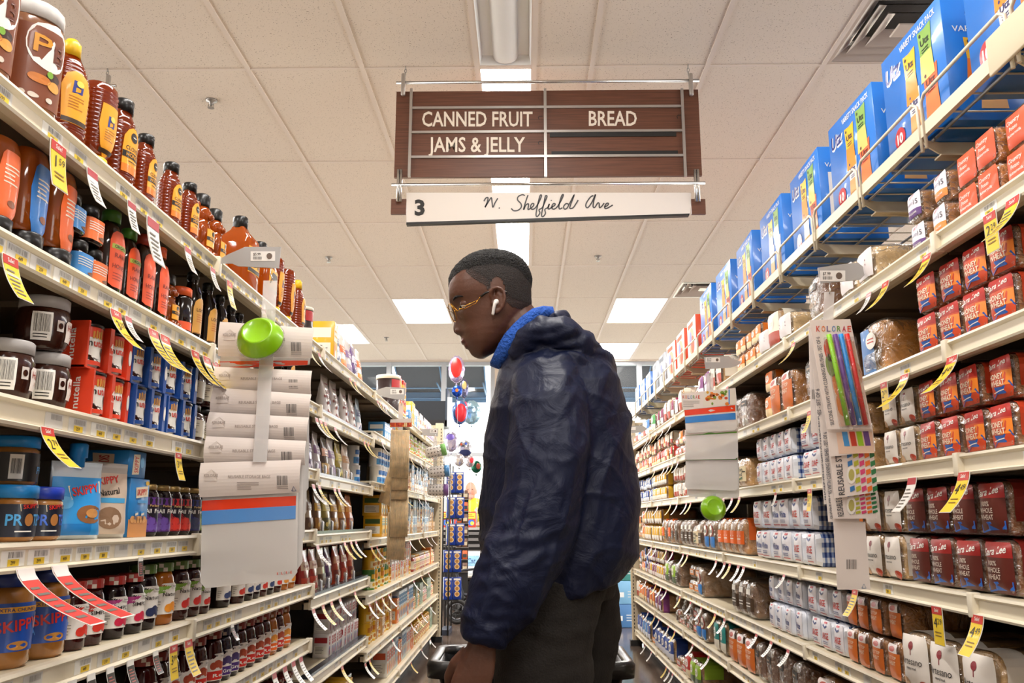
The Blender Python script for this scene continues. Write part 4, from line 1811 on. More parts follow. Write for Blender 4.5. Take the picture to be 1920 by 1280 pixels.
L_['bluebun'] = loaf('bun_bag', crust='#c98a44', art=lambda a, hw, h: (a.strips([(h * .05, -hw, hw * .1), (h * .5, -hw, hw * .4), (h * .85, -hw * .9, -hw * .1)], ink('#4f86c8'), 1, 6), a.ell(hw * .2, h * .6, hw * .4, h * .16, W_, 2), a.lines(-hw * .05, h * .54, hw * .45, h * .66, 2, ink('#c8302a'), 3)), h=.14, w=.14)
L_['orange'] = loaf('bread_loaf', crust='#c48a4c', art=lambda a, hw, h: (a.rect(-hw * .95, h * .3, hw * .95, h * .66, ink('#ef6a22'), 1, 6), a.lines(-hw * .5, h * .4, hw * .5, h * .56, 2, W_, 2)), wrap=('#ef6a22', .03, .3), h=.15, w=.1)
L_['seed'] = loaf('bread_loaf', crust='#7e5836', art=lambda a, hw, h: (a.rect(-hw * .9, h * .2, hw * .9, h * .55, ink('#4a3626'), 1, 6), a.lines(-hw * .5, h * .3, hw * .5, h * .46, 2, W_, 2), a.rect(-hw * .5, h * .65, hw * .5, h * .8, W_, 1)), h=.145, w=.1)
L_['oat'] = loaf('bread_loaf', crust='#9a7450', art=art_oat, h=.145, w=.11)
L_['muffin'] = loaf('muffin_pack', crust='#e0bd88', art=lambda a, hw, h: (fill(a, hw, h, ink('#e4dcdc'), h * .15, h * .9), a.lines(-hw * .6, h * .42, hw * .6, h * .66, 2, ink('#8a5a6a'), 2)), h=.1, w=.11)
GEN = {'yellow': ('#e9b42a', '#f0ece4'), 'red': ('#c8302a', '#e9d9b0'), 'green': ('#3f9a4a', '#e8e6d8'), 'grape': ('#7a2a78', '#d8cfe0'), 'teal': ('#1f8a86', '#e8e2d0'), 'sky': ('#4a86c8', '#dfe6ee'),
       'amber': ('#ee7d22', '#f3d9a8'), 'navy': ('#2a4a9c', '#d8dcea'), 'lime': ('#9ac23a', '#5a6a4a'), 'wine': ('#8c2050', '#efe0e0'), 'cream': ('#efe6d4', '#b5452f')}
for i, (k, (c1, c2)) in enumerate(GEN.items()):
    L_[k] = loaf('bread_loaf', crust=('#b88048', '#c89858', '#9a6a3c')[i % 3], art=art_gen(c1, c2), wrap=(c1, .04 + .03 * (i % 3), .15 * (i % 3)), seed=i + 2, h=(.12, .14, .13)[i % 3], w=(.11, .12)[i % 2])


def buns(name, cols, d=.2, seed=1, band='#e8872c'):
    """soft rolls in a clear bag: two layers of rolls, a printed band"""
    r = random.Random(seed)
    b = MB()
    m = mat('#c88a44', .5, vary=.25, vscale=14, coat=.1)
    for iy in range(3):
        for ix in range(2):
            b.ell((-.032 + ix * .064, -.062 + iy * .062, .036 + r.uniform(-.002, .002)), (.034, .034, .034), m, 12, 7)
    g = MB()
    rr = []
    for y, s in ((-d / 2 - .012, .3), (-d / 2 - .006, .85), (-d / 2 + .01, 1.0), (-.02, 1.06), (d / 2 - .03, 1), (d / 2, .7), (d / 2 + .04, .15)):
        ring = []
        for k in range(22):
            a = 2 * PI * k / 22
            q = 1 + .12 * noise.noise(Vector((math.cos(a) * 3, y * 40, math.sin(a) * 3 + seed)))
            ring.append((.073 * s * q * spow(math.cos(a), .7), y, max(.001, .038 + .042 * s * q * spow(math.sin(a), .8))))
        rr.append(ring)
    g.loft(rr, film_bag)
    a = Art(lambda u, v, o: (u, -d / 2 - .012 - o, v))
    a.rect(-.05, .02, .05, .055, ink(band), 1, 6)
    a.rect(-.035, .03, .035, .048, W_, 2, 4)
    a.lines(-.028, .033, .028, .045, 2, ink('#8a3a1e'), 3)
    return Proto('roll_bag', 'bread', (2 * max(abs(v[0]) for v in g.v) + .001, d, max(v[2] for v in g.v) + .001), [('rolls', b.data('rolls'), None, []), ('bag', g.data('bag'), None, []), ('printing', a.b.data('printing'), None, [])])


L_['rolls'] = buns('roll_bag', None, seed=1)
L_['rolls2'] = buns('roll_bag', None, seed=4, band='#c8402a')
L_['rolls3'] = buns('roll_bag', None, seed=6, band='#7a2a78')

# ================================================================== filling the shelves
def merged(pr):
    """the same product as one mesh, for copies too small to show their parts"""
    b = MB()
    for pn, me, lab, subs in pr.parts:
        ms = list(me.materials)
        vs = [tuple(v.co) for v in me.vertices]
        base = len(b.v)
        b.v.extend(vs)
        for p in me.polygons:
            b.f.append(tuple(base + i for i in p.vertices))
            b.mi.append(b.slot(ms[p.material_index]))
            b.sm.append(p.use_smooth)
    return Proto(pr.name, pr.cat, pr.size, [(pr.name, b.data(pr.name), None, [])])


class Shelf:
    """one shelf of one side; items are put by where they stand, then spaced so that none overlap"""

    def __init__(s, side, z, place, gap=.0):
        s.side, s.z, s.place, s.rows, s.gap = side, z, place, {}, gap
        s.lx = LX if side < 0 else RX
        s.end = None
        s.last = -9
        s.off = .017
        s.head = None
        s.start, s.stop, s.turn = -9, 99, 0.0

    def put(s, pr, px, look, sc=1.0, tier=0, up=0.0, back=0.0, group=None, rz=0.0):
        w, d, h = pr.size
        k = sc if not isinstance(sc, tuple) else sc[1]
        kz = sc if not isinstance(sc, tuple) else sc[2]
        if s.head and up + h * kz > s.head:
            kz = (s.head - up)  / h
            sc = (sc, sc, kz) if not isinstance(sc, tuple) else (sc[0], sc[1], kz)
        X = s.lx + s.side * (s.off + back + d * k / 2)
        Y = yat(px, X, s.z + up + h * kz * .5)
        s.rows.setdefault((tier, back > .05), []).append([Y, w * (sc if not isinstance(sc, tuple) else sc[0]), pr, X, s.z + up, look, sc, group, rz + (s.turn if pr.cat in ('jar', 'pouch', 'bottle') else 0)])
        return s

    def flush(s, jit=.05, ymax=None):
        for key, row in sorted(s.rows.items()):
            row.sort(key=lambda r: r[0])
            y = s.start
            for r in row:
                Y = max(r[0], y + r[1] / 2 + .002)
                y = Y + r[1] / 2
                if y > s.stop:
                    continue
                rz = (PI / 2 if s.side < 0 else -PI / 2) + r[8] + random.uniform(-jit, jit)
                spawn(r[2], (r[3], Y, r[4] + .0006), rz, r[5], s.place, r[7], r[6])
        s.rows = {}

    def run(s, items, px0, px1, tiers=1, sc=1.0, looks=None, group=None, jit=.05, pitch=1.01, gapp=0.0, back=0.0):
        """fill from px0 (near) to px1 (far) with items (a list to draw from)"""
        if s.head:
            sc = min(sc, s.head / (max(q[0].size[2] for q in items) * tiers * 1.006))
        w = items[0][0].size[0]
        X = s.lx + s.side * (.028 + back + items[0][0].size[1] * sc / 2)
        y0, y1 = yat(px0, X, s.z + .06), yat(px1, X, s.z + .06)
        y = max(y0, s.last + .004, s.start)
        y1 = min(y1, s.stop - .03)
        n = 0
        lean = random.uniform(-jit, jit)
        jit = min(jit, .012)
        while True:
            pr, look = items[random.randrange(len(items))] if len(items) > 1 else items[0]
            w = (pr.size[0] + pr.size[1] * .012) * sc * pitch + abs(lean) * .01
            if y + w > y1 + .25 * w or (s.end and y + w > s.end) or y + w > s.stop:
                break
            if random.random() >= gapp:
                h = 0
                for t in range(tiers):
                    if t and len(items) > 1:
                        pr, look = random.choice([q for q in items if q[0].size[0] <= pr.size[0] + .002])
                    xx = s.lx + s.side * (.028 + back + pr.size[1] * sc / 2 + (random.uniform(0, .012) if tiers > 1 else 0) + .004 * t)
                    rz = (PI / 2 if s.side < 0 else -PI / 2) + lean + random.uniform(-jit, jit)
                    lk = look if tiers == 1 else ('upper ' if t else 'lower ') + look
                    spawn(pr, (xx, y + w / 2, s.z + h + .0006), rz, lk, s.place, group, sc)
                    h += pr.size[2] * sc * 1.005
            y += w
            n += 1
            s.last = y
        return n


NTH = ('top', 'second', 'third', 'fourth', 'fifth', 'sixth', 'seventh', 'bottom')
def S(bay_, i, zs):
    q = Shelf(-1, zs[i], NTH[i] + ' ' + bay_ + ' shelf')
    q.start, q.stop = {'front jam': (-9, LY[2] - .03), 'dried fruit': (LY[2] + .02, LY[3] - .03), 'canned fruit': (LY[3] + .02, 99)}[bay_]
    if bay_ == 'front jam' and i in (3, 4, 5):
        q.turn = -.42
    if i:
        q.head = zs[i - 1] - zs[i] - .05
    if zs is HC:
        q.off = .045
    return q



A1 = 'front jam'
# ---- top shelf: honey
s = S(A1, 0, HA)
s.put(p_pbjar, -46, 'white-lidded almond cocoa powder jar', 1.08, rz=-.5).put(p_pbjar, 46, 'white-lidded almond cocoa powder jar', 1.08, rz=-.55)
s.put(p_yellow, 106, 'yellow-capped ribbed honey bottle', 1.12, rz=-.4)
s.put(p_invert, 140, 'set-back upside-down honey bottle', .95, back=.07)
s.put(p_invert, 182, 'upside-down honey bottle on yellow cap', 1.03, rz=-.1)
s.put(p_clover, 224, 'large black-capped clover honey bottle', 1.17)
for px, k in ((268, 1.0), (317, .97), (352, .94)):
    s.put(p_clover, px, 'small black-capped clover honey bottle', k)
for px, k in ((375, 1.4), (399, 1.34)):
    s.put(p_bear, px, 'bear-shaped honey bottle', k)
s.put(p_bear, 410, 'set-back bear-shaped honey bottle', .95, back=.06)
s.put(p_jug, 447, 'square honey jug with black cap', (1.1, 1.1, 1.5))
s.put(p_jug, 484, 'square honey jug with black cap', (1.1, 1.1, 1.4))
s.put(p_invert, 512, 'upside-down honey bottle on yellow cap', 1.15)
s.put(p_invert, 534, 'upside-down honey bottle on yellow cap', 1.15)
s.put(p_yellow, 556, 'yellow-capped ribbed honey bottle', 1.1)
s.put(p_nutcan, 566, 'yellow-lidded nut canister', .9)
for t in (0, 1):
    s.put(p_tub, 579, ('lower', 'upper')[t] + ' yellow-lidded food tub', 1.05, tier=t, up=.09 * t)
s.put(p_log, 591, 'slender dark sauce bottle', .8)
s.flush(.1)
# ---- second shelf: raw honey and syrup
s = S(A1, 1, HA)
s.put(p_sqorange, -8, 'amber squeeze bottle with orange label').put(p_sqblue, 30, 'amber squeeze bottle with blue label', 1.1)
s.put(p_sqorange, 74, 'amber squeeze bottle with orange label', 1.1)
for t in (0, 1):
    w_ = ('lower', 'upper')[t]
    s.put(p_smblue, 125, w_ + ' small square jar with blue label', 1.08, tier=t, up=.0795 * t)
    s.put(p_smorange, 160, w_ + ' small square jar with orange label', 1.08, tier=t, up=.0795 * t)
s.put(p_raw['green'], 196, 'tall green-capped raw honey bottle', 1.06).put(p_raw['green'], 227, 'short green-capped raw honey bottle', .93)
s.put(p_raw['red'], 260, 'red-capped raw honey bottle', 1.06).put(p_raw['orange'], 290, 'orange-capped raw honey bottle', .98)
s.put(p_bear, 313, 'small bear-shaped honey bottle', 1.05).put(p_slim, 335, 'dark slim jar with orange cap', 1.15)
for px, k in ((358, 1.02), (386, 1.02), (409, .9), (430, .86), (446, .84), (500, .86), (540, .86)):
    s.put(p_log, px, ('tall' if k > .9 else 'short') + ' dark syrup bottle with tan label', k)
s.flush(.1)
# ---- third shelf: spreads
s = S(A1, 2, HA)
s.put(p_hazel, 8, 'lone hazelnut spread jar with white lid', 1.05)
for t in (0, 1):
    w_ = ('lower', 'upper')[t]
    s.put(p_hazel, 80, w_ + ' stacked hazelnut spread jar with white lid', 1.05, tier=t, up=.1035 * t)
    s.put(p_nutred, 168, w_ + ' red-sleeved pack of two spread cups', 1.04, tier=t, up=.092 * t)
    for px in (246, 304):
        s.put(p_nutblue, px, w_ + ' blue-sleeved pack of two spread cups', 1.04, tier=t, up=.092 * t)
    for px in (342, 368, 390, 425, 460):
        s.put(p_cream, px, w_ + ' dark preserve jar with cream label', 1.15, tier=t, up=.0995 * t)
s.flush(.06)
# ---- fourth shelf: peanut butter and fruit spread
s = S(A1, 3, HA)
s.put(p_skl, 20, 'light-blue-lidded peanut butter jar at the shelf edge', 1.0).put(p_skbar, 26, 'upper light-blue-lidded peanut butter jar showing its barcode', 1.0, tier=1, up=.0945, back=.03)
s.put(p_skd, 68, 'dark-blue-lidded peanut butter jar', 1.0)
s.put(p_skpouch, 132, 'spouted blue peanut butter pouch', 1.05).put(p_sknat, 172, 'beige natural peanut butter pouch', 1.0)
s.put(p_skbox, 215, 'upright blue peanut butter carton with swirl print', 1.05).put(p_skbox2, 212, 'blue peanut butter carton lying on another carton', 1.05, tier=1, up=.1245)
s.put(p_fpurple, 272, 'purple-labelled fruit spread jar').put(p_fpurple, 297, 'purple-labelled fruit spread jar').put(p_fred, 317, 'red-labelled fruit spread jar')
s.put(p_fred, 336, 'red-labelled fruit spread jar').put(p_fblue, 355, 'blue-labelled fruit spread jar').put(p_fgreen, 373, 'red-lidded jar with pale green label')
for px in (400, 430, 470):
    s.put(p_fgreen, px, 'red-lidded jar with pale green label')
s.flush(.05)
X = LX - .03
ct = thing('shelf_talker', 'bright orange folded card leaning beside the blue peanut butter carton', 'card', (X, yat(250, X, HA[3] + .03), HA[3] + .001))
b = MB()
o_ = mat('#f0481a', .35, coat=.3)
b.sheet([((.0, -.004, 0), (.0, .006, 0)), ((.004, -.02, .03), (.0, .018, .03)), ((.006, .0, .056), (.002, .03, .06))], .0012, o_)
link('card_body', b.data('card_body'), ct)
b = MB()
b.sheet([((.0062, -.008, .02), (.0058, .0, .02)), ((.0082, -.004, .042), (.008, .004, .042))], .0008, W_)
link('card_print', b.data('card_print'), ct)
# ---- fifth shelf: peanut butter and jam
s = S(A1, 4, HA)
s.put(p_skbig, 4, 'large blue-labelled chunky peanut butter jar', .95).put(p_skbig, 74, 'large blue-labelled chunky peanut butter jar', .95)
s.put(p_simred, 128, 'red-topped strawberry jam jar').put(p_simred, 163, 'red-topped strawberry jam jar')
s.put(p_simpink, 206, 'pink-labelled raspberry jam jar').put(p_simpink, 241, 'pink-labelled raspberry jam jar')
s.put(p_natblue, 264, 'green-lidded blueberry jam jar', 1.12).put(p_natorange, 297, 'green-lidded orange marmalade jar', 1.12)
for px in (327, 350):
    s.put(p_natred, px, 'green-lidded red jam jar', 1.12)
s.put(p_natred, 373, 'short green-lidded red jam jar', .9)
for px, pr in ((412, p_jlow), (440, p_simred), (457, p_jlow), (470, p_jlow), (484, p_simred), (497, p_jlow), (512, p_simred), (525, p_natorange), (538, p_natorange)):
    s.put(pr, px, {p_jlow: 'dark jam jar with white label', p_simred: 'half-hidden red jam jar', p_natorange: 'half-hidden orange jam jar'}[pr], .95)
s.flush(.08)
# ---- sixth shelf
s = S(A1, 5, HA)
for px in (262, 285, 308, 340, 362):
    s.put(p_jred, px, 'red-lidded jam jar beneath the sale tags', 1.1)
for px, pr in ((392, p_jred), (410, p_jpurple), (424, p_jpurple), (439, p_jred), (457, p_jred), (474, p_jred), (487, p_jred), (500, p_jorange), (513, p_jred), (526, p_jorange)):
    s.put(pr, px, {p_jred: 'red currant jam jar', p_jpurple: 'purple grape jam jar', p_jorange: 'orange apricot jam jar'}[pr], 1.12)
s.put(p_jgrape, 547, 'wide grape jelly jar with dark lid', 1.02)
kraft = gpouch('#c9b08c', '#8a6a4a', '#3a4a7a', w=.12, h=.2, t='LOVE YOUR', g=.5)
s.put(kraft, 570, 'kraft paper berry pouch', 1.0)
s.put(gpouch('#b03a5a', '#e8d0d0', '#7a2038', w=.1, d=.04, h=.2, seed=8), 590, 'wine-red flat pouch', 1.0)
s.flush(.08)
s = S(A1, 6, HA)
s.run([(p_jred, 'red jam jar')], 420, 570, 1)

# ---- third bay: dried fruit
B3 = 'dried fruit'
pz = {'pu': gpouch('#6a4a86', '#d8cfe0', '#3f2a5e', seed=2), 'wo': gpouch('#efe9e2', '#e8743a', '#e0a050', seed=3), 'gr': gpouch('#8a8684', '#e06a3a', '#4a4a52', seed=4),
      'dk': gpouch('#4a3a36', '#e0a888', '#c8a050', seed=5), 'lb': gpouch('#bcd6e8', '#3a4a7a', '#e8e8ee', h=.22, seed=6), 'si': gpouch('#d8d4d6', '#8a6a9a', '#b0a8b8', seed=7),
      'yg': gpouch('#a8983a', '#e8d870', '#5a5a22', seed=8), 'be': gpouch('#e0cfc0', '#c89a6a', '#efe6dc', seed=9), 'br': gpouch('#6a4424', '#e0b030', '#a8742c', seed=10),
      'go': gpouch('#c8842a', '#efc040', '#7a4a1e', seed=11), 'or': gpouch('#e07a22', '#f2a83a', '#a84a1a', seed=12), 'rd': gpouch('#a8221e', '#e8c8b0', '#d84a30', t='Raisins', seed=13),
      'ro': gpouch('#c2401e', '#f0b080', '#8a2418', t='Zante', seed=14), 'cl': gpouch('#b8a890', '#7a5a3a', '#5a3a28', seed=15, g=.1)}
bx = {'ye': gbox('#eab624', '#f6efe0', '#e08a22', .09, .12, .19, seed=1), 'bl': gbox('#3f8fd0', '#eef2f4', '#9cc8e6', .07, .1, .11, seed=2), 'yv': gbox('#e2a81e', '#3f5a2a', '#f0c43a', .09, .1, .11, seed=3),
      'rw': gbox('#e8e2e0', '#b0262e', '#3a4a8c', .03, .07, .1, seed=4), 'kr': gbox('#c89a5c', '#efe6d4', '#8a5a2c', .08, .1, .1, seed=5), 'gn': gbox('#9fb8a0', '#dfe8dc', '#5f7f66', .09, .06, .15, t='Gelee', seed=6),
      'wh': gbox('#eceae6', '#d8542a', '#f0a23a', .07, .08, .14, seed=7), 'or': gbox('#e8822a', '#f6eee0', '#c8401e', .07, .07, .12, seed=8), 'lt': gbox('#cfe0ea', '#3f7fb8', '#e8a02a', .06, .07, .15, seed=9)}
cn = {'bw': can('#eef0f2', '#4a9ad8', '#2a6ab0', seed=1, h=.12, r=.042), 'yl': can('#e8b41e', '#f6e8b0', '#c87a1a', seed=2), 'gr': can('#4f8a3a', '#f0e8c8', '#e0b02a', seed=3), 'rd': can('#c22e22', '#f2ded0', '#e8a02a', seed=4),
      'wt': can('#ece6dc', '#e0862a', '#a8c050', seed=5), 'lb': can('#a8d0e8', '#f2f4f4', '#e8742a', seed=6), 'br': can('#c8a060', '#efe0c0', '#8a4a22', seed=7), 'cup': can('#efe0c8', '#e8902a', '#d86a1a', r=.04, h=.07, seed=8)}
jr = {'y': gjar(mat('#d89a22', .12, coat=.6), '#e0a81e', '#f2e0a0', '#c85a1e'), 'r': gjar(mat('#a8301c', .12, coat=.6), '#e8e2d4', '#efe0c8', '#c8301e'), 'w': gjar(mat('#e8e4dc', .3), '#d8d4cc', '#c8d8e0', '#5a8ab0')}
s = S(B3, 0, HC)
s.put(bx['ye'], 603, 'yellow and cream dried fruit carton', 1.05).put(pz['lb'], 622, 'pale blue fruit pouch', 1.0)
for px, k, lk in ((637, 'wo', 'white and orange pouch'), (648, 'si', 'silver pouch'), (659, 'pu', 'purple pouch'), (668, 'wo', 'white and orange pouch'), (677, 'si', 'silver pouch'), (686, 'gr', 'grey and orange pouch'), (695, 'dk', 'dark pouch with tan band')):
    s.put(pz[k], px, lk, 1.05)
s.flush()
s = S(B3, 1, HC)
for px in (606, 622, 641, 655):
    s.put(p_cran, px, 'white dried cranberry pouch', .94)
s.put(pz['lb'], 668, 'pale blue fruit pouch', .9)
s.flush()
s.run([(bx['bl'], 'blue fruit carton')], 678, 703, 2)
s = S(B3, 2, HC)
for px, k, lk in ((572, 'pu', 'purple foil pouch'), (588, 'si', 'silver foil pouch'), (604, 'dk', 'dark foil pouch'), (616, 'si', 'silver foil pouch'), (630, 'yg', 'olive green pouch'), (644, 'be', 'beige nut pouch')):
    s.put(pz[k], px, lk, 1.0)
s.flush()
s.run([(cn['bw'], 'white and blue can')], 662, 700, 2)
s = S(B3, 3, HC)
for px, k, lk in ((572, 'cl', 'clear pouch of dried fruit'), (590, 'br', 'brown and gold pouch'), (606, 'yg', 'olive green pouch'), (621, 'br', 'brown and gold pouch'), (636, 'go', 'golden pouch'), (650, 'or', 'orange pouch'), (663, 'go', 'golden pouch')):
    s.put(pz[k], px, lk, 1.0)
s.flush()
s.run([(bx['yv'], 'yellow and green can pack carton')], 672, 703, 2, .9)
s = S(B3, 4, HC)
for px, k, lk in ((566, 'rd', 'red raisin pouch'), (582, 'rd', 'red raisin pouch'), (597, 'cl', 'clear pouch of dried fruit'), (610, 'pu', 'purple prune pouch'), (626, 'ro', 'orange-red currant pouch'), (640, 'rd', 'red raisin pouch'), (653, 'ro', 'orange-red currant pouch'), (665, 'si', 'silver pouch')):
    s.put(pz[k], px, lk, .95)
s.flush()
s = S(B3, 5, HC)
s.run([(bx['rw'], 'white and red raisin box')], 606, 676, 2, 1.0, jit=.02)
s = S(B3, 6, HC)
s.run([(pz['go'], 'golden pouch'), (bx['ye'], 'yellow carton'), (pz['dk'], 'dark pouch')], 600, 676)
# clear pack pushers stand on three shelves of the dried fruit bay
pu = MB()
pu.box(-.0225, .0225, -.004, .0, 0, .055, film_pack)
pu.rbox(-.012, .012, -.012, -.004, 0, .05, .004, mat('#b9bcc2', .15, coat=.7))
p_push = Proto('shelf_pusher', 'pack pusher', (.045, .016, .055), [('shelf_pusher', pu.data('shelf_pusher'), None, [])])
for i, xs in ((2, (590, 606, 618, 632, 646, 655)), (3, (601, 619, 640, 656)), (4, (598, 612, 630, 645, 660))):
    s = Shelf(-1, HC[i], NTH[i] + ' ' + B3 + ' shelf')
    for px in xs:
        X = LX - .022
        spawn(p_push, (X, yat(px, X, s.z), s.z + .0006), PI / 2, 'clear plastic pack pusher', s.place, 'clear pack pushers of the dried fruit bay')

# ---- further bays: canned fruit, cups, jars, one mesh each
FAR = {}


def far(pr):
    if pr not in FAR:
        FAR[pr] = merged(pr)
    return FAR[pr]


B4 = 'canned fruit'
s = S(B4, 0, HD); s.end = LY[6] - .02
s.put(far(p_nutcan), 727, 'tall dark canister with white lid', 1.7).flush()
s.run([(far(cn['rd']), 'red can')], 737, 752, 2, 1.3)
s.run([(far(bx['ye']), 'yellow carton'), (far(bx['bl']), 'blue carton')], 752, 768, 1, 1.0)
s.run([(far(pz['si']), 'silver packet'), (far(pz['be']), 'beige packet'), (far(bx['wh']), 'white and orange carton')], 769, 816, 1, 1.0)
s = S(B4, 1, HD); s.end = LY[6] - .02
s.run([(far(bx['bl']), 'blue fruit carton')], 706, 720, 1)
s.run([(far(cn['lb']), 'pale blue can'), (far(cn['yl']), 'yellow can')], 721, 760, 1, 1.2)
s.run([(far(cn['cup']), 'orange fruit cup'), (far(cn['wt']), 'white fruit can')], 760, 816, 2, 1.1)
s = S(B4, 2, HD); s.end = LY[6] - .02
s.run([(far(cn['bw']), 'white and blue can')], 705, 728, 2, 1.0)
s.run([(far(pz['be']), 'beige packet'), (far(cn['br']), 'brown paper-wrapped can')], 729, 762, 1, 1.0)
s.run([(far(bx['kr']), 'tan fruit carton'), (far(bx['lt']), 'pale blue and white carton')], 763, 816, 2, .95)
s = S(B4, 3, HD); s.end = LY[6] - .02
s.run([(far(bx['yv']), 'yellow and green can pack carton')], 698, 730, 2, 1.1)
s.run([(far(bx['kr']), 'tan fruit carton'), (far(cn['br']), 'brown can'), (far(bx['lt']), 'pale blue and white carton')], 731, 816, 2, .9)
s = S(B4, 4, HD); s.end = LY[6] - .02
s.run([(far(cn['gr']), 'green and gold fruit can'), (far(cn['yl']), 'yellow fruit can')], 690, 722, 2)
s.run([(far(cn['yl']), 'yellow fruit can'), (far(bx['wh']), 'white and orange carton')], 723, 765, 2, .9)
s.run([(far(jr['r']), 'red fruit jar'), (far(bx['or']), 'orange carton'), (far(jr['y']), 'amber fruit jar')], 766, 816, 1, 1.2)
s = S(B4, 5, HD); s.end = LY[6] - .02
s.run([(far(cn['yl']), 'yellow fruit can'), (far(bx['kr']), 'tan fruit carton')], 682, 730, 2, 1.0)
s.run([(far(bx['lt']), 'pale blue and white carton'), (far(bx['or']), 'orange carton')], 731, 765, 1, 1.3)
s.run([(far(jr['y']), 'amber fruit jar'), (far(jr['r']), 'red fruit jar'), (far(bx['gn']), 'grey-green gelatin carton')], 766, 816, 1, 1.1)
s = S(B4, 6, HD); s.end = LY[6] - .02
s.run([(far(bx['wh']), 'white and orange carton'), (far(bx['or']), 'orange carton'), (far(bx['lt']), 'pale blue and white carton')], 710, 765, 1, 1.2)
s.run([(far(jr['y']), 'amber juice jar')], 766, 795, 1, 1.5)
s.run([(far(bx['gn']), 'grey-green gelatin carton')], 796, 816, 1, 1.1)

# ================================================================== bread side
LOOK = {'honey': 'honey wheat loaf, orange bag', 'whole': 'whole wheat loaf in maroon bag', 'artes': 'white bakery loaf in cream bag', 'ital': 'golden loaf in clear bag', 'large': 'large loaf in blue checked bag',
        'loaf': 'small loaf in blue checked bag', 'white': 'white loaf bag, blue lettering', 'split': 'split top loaf with orange print', 'purple': 'small loaf with purple band', 'fifteen': 'small loaf with orange band',
        'brown': 'dark brown loaf in clear bag', 'potato': 'orange bun bag', 'bluebun': 'bun bag with blue print', 'orange': 'tall loaf with orange label', 'seed': 'seeded loaf with brown label', 'oat': 'oatmeal loaf with blue band',
        'muffin': 'white muffin pack', 'rolls': 'bag of rolls with orange label', 'rolls2': 'bag of rolls with red label', 'rolls3': 'bag of rolls with purple label', 'yellow': 'yellow and white loaf bag', 'red': 'red and cream loaf bag',
        'green': 'green loaf bag', 'grape': 'purple loaf bag', 'teal': 'teal loaf bag', 'sky': 'pale blue loaf bag', 'amber': 'orange loaf bag', 'navy': 'navy blue loaf bag', 'lime': 'lime green loaf bag', 'wine': 'wine-red loaf bag', 'cream': 'cream loaf bag with red print'}
GAPS = [RH[i - 1] - RH[i] - (.055 if i > 1 else .1) for i in range(1, 8)]
LAY = {
    1: [(2010, 1862, 'potato', 2), (1858, 1806, 'fifteen', 2), (1804, 1752, 'purple', 2), (1748, 1676, 'muffin', 1), (1672, 1640, 'ital', 1), (1636, 1580, 'brown', 1), (1560, 1490, 'muffin cream', 1), (1486, 1418, 'amber', 2), (1415, 1384, 'cream', 1),
        (1380, 1330, 'rolls grape', 1), (1328, 1270, 'muffin wine cream', 1), (1266, 1196, 'green rolls sky cream', 1)],
    2: [(2010, 1774, 'honey', 2), (1768, 1712, 'bluebun', 1), (1708, 1672, 'rolls', 1), (1668, 1598, 'brown', 1), (1570, 1520, 'split', 1), (1518, 1476, 'amber', 2), (1474, 1388, 'brown', 1), (1386, 1350, 'wine', 1), (1348, 1290, 'rolls2 amber', 2), (1286, 1196, 'red amber cream', 2)],
    3: [(2010, 1798, 'honey', 2), (1795, 1706, 'artes', 2), (1702, 1632, 'ital', 2), (1600, 1548, 'loaf', 2), (1545, 1466, 'loaf', 2), (1464, 1432, 'ital', 1), (1430, 1386, 'rolls3', 2), (1380, 1290, 'artes cream', 2), (1278, 1250, 'yellow', 2), (1248, 1222, 'navy sky', 2), (1220, 1196, 'navy', 2)],
    4: [(2010, 1786, 'whole', 2), (1783, 1712, 'artes', 2), (1709, 1630, 'split', 2), (1600, 1546, 'large', 2), (1545, 1466, 'large white', 2), (1462, 1402, 'orange', 1), (1400, 1374, 'oat', 1), (1372, 1320, 'seed ital', 1), (1318, 1280, 'orange seed', 1), (1276, 1240, 'yellow', 2), (1238, 1196, 'rolls amber', 2)],
    5: [(2010, 1806, 'artes', 1), (1800, 1650, 'split', 2), (1646, 1566, 'large', 2), (1563, 1486, 'white', 2), (1482, 1426, 'seed', 1), (1372, 1358, 'oat', 1), (1356, 1322, 'rolls', 2), (1320, 1286, 'seed lime', 1), (1284, 1240, 'yellow wine', 2), (1238, 1200, 'rolls amber navy', 2)],
    6: [(1700, 1600, 'brown split', 1), (1596, 1486, 'brown', 1), (1484, 1426, 'split', 1), (1424, 1396, 'teal', 1), (1380, 1360, 'oat', 1), (1358, 1330, 'rolls2', 2), (1326, 1286, 'rolls2 seed', 2), (1282, 1240, 'grape amber', 1), (1238, 1204, 'amber green cream', 1)],
    7: [(1420, 1370, 'rolls brown', 1), (1366, 1310, 'lime rolls2 red', 1), (1306, 1262, 'navy rolls', 1), (1258, 1204, 'sky navy rolls cream', 1)],
}
FARPX = 1300
for i, runs in LAY.items():
    s = Shelf(1, RH[i], NTH[i] + ' bread side shelf')
    s.end = RY[6] - .02
    ylast = None
    for p0, p1, keys, tiers in runs:
        items = []
        for k in keys.split():
            pr = L_[k]
            items.append((far(pr) if p0 < FARPX else pr, LOOK[k]))
        hm = max(q[0].size[2] for q in items)
        sc = min(1.0, GAPS[i - 1] / (hm * tiers * 1.01))
        if tiers == 1:
            sc = min(1.12, GAPS[i - 1] / hm)
        s.run(items, p0, p1, tiers, sc, jit=.1 if tiers == 1 else .07)

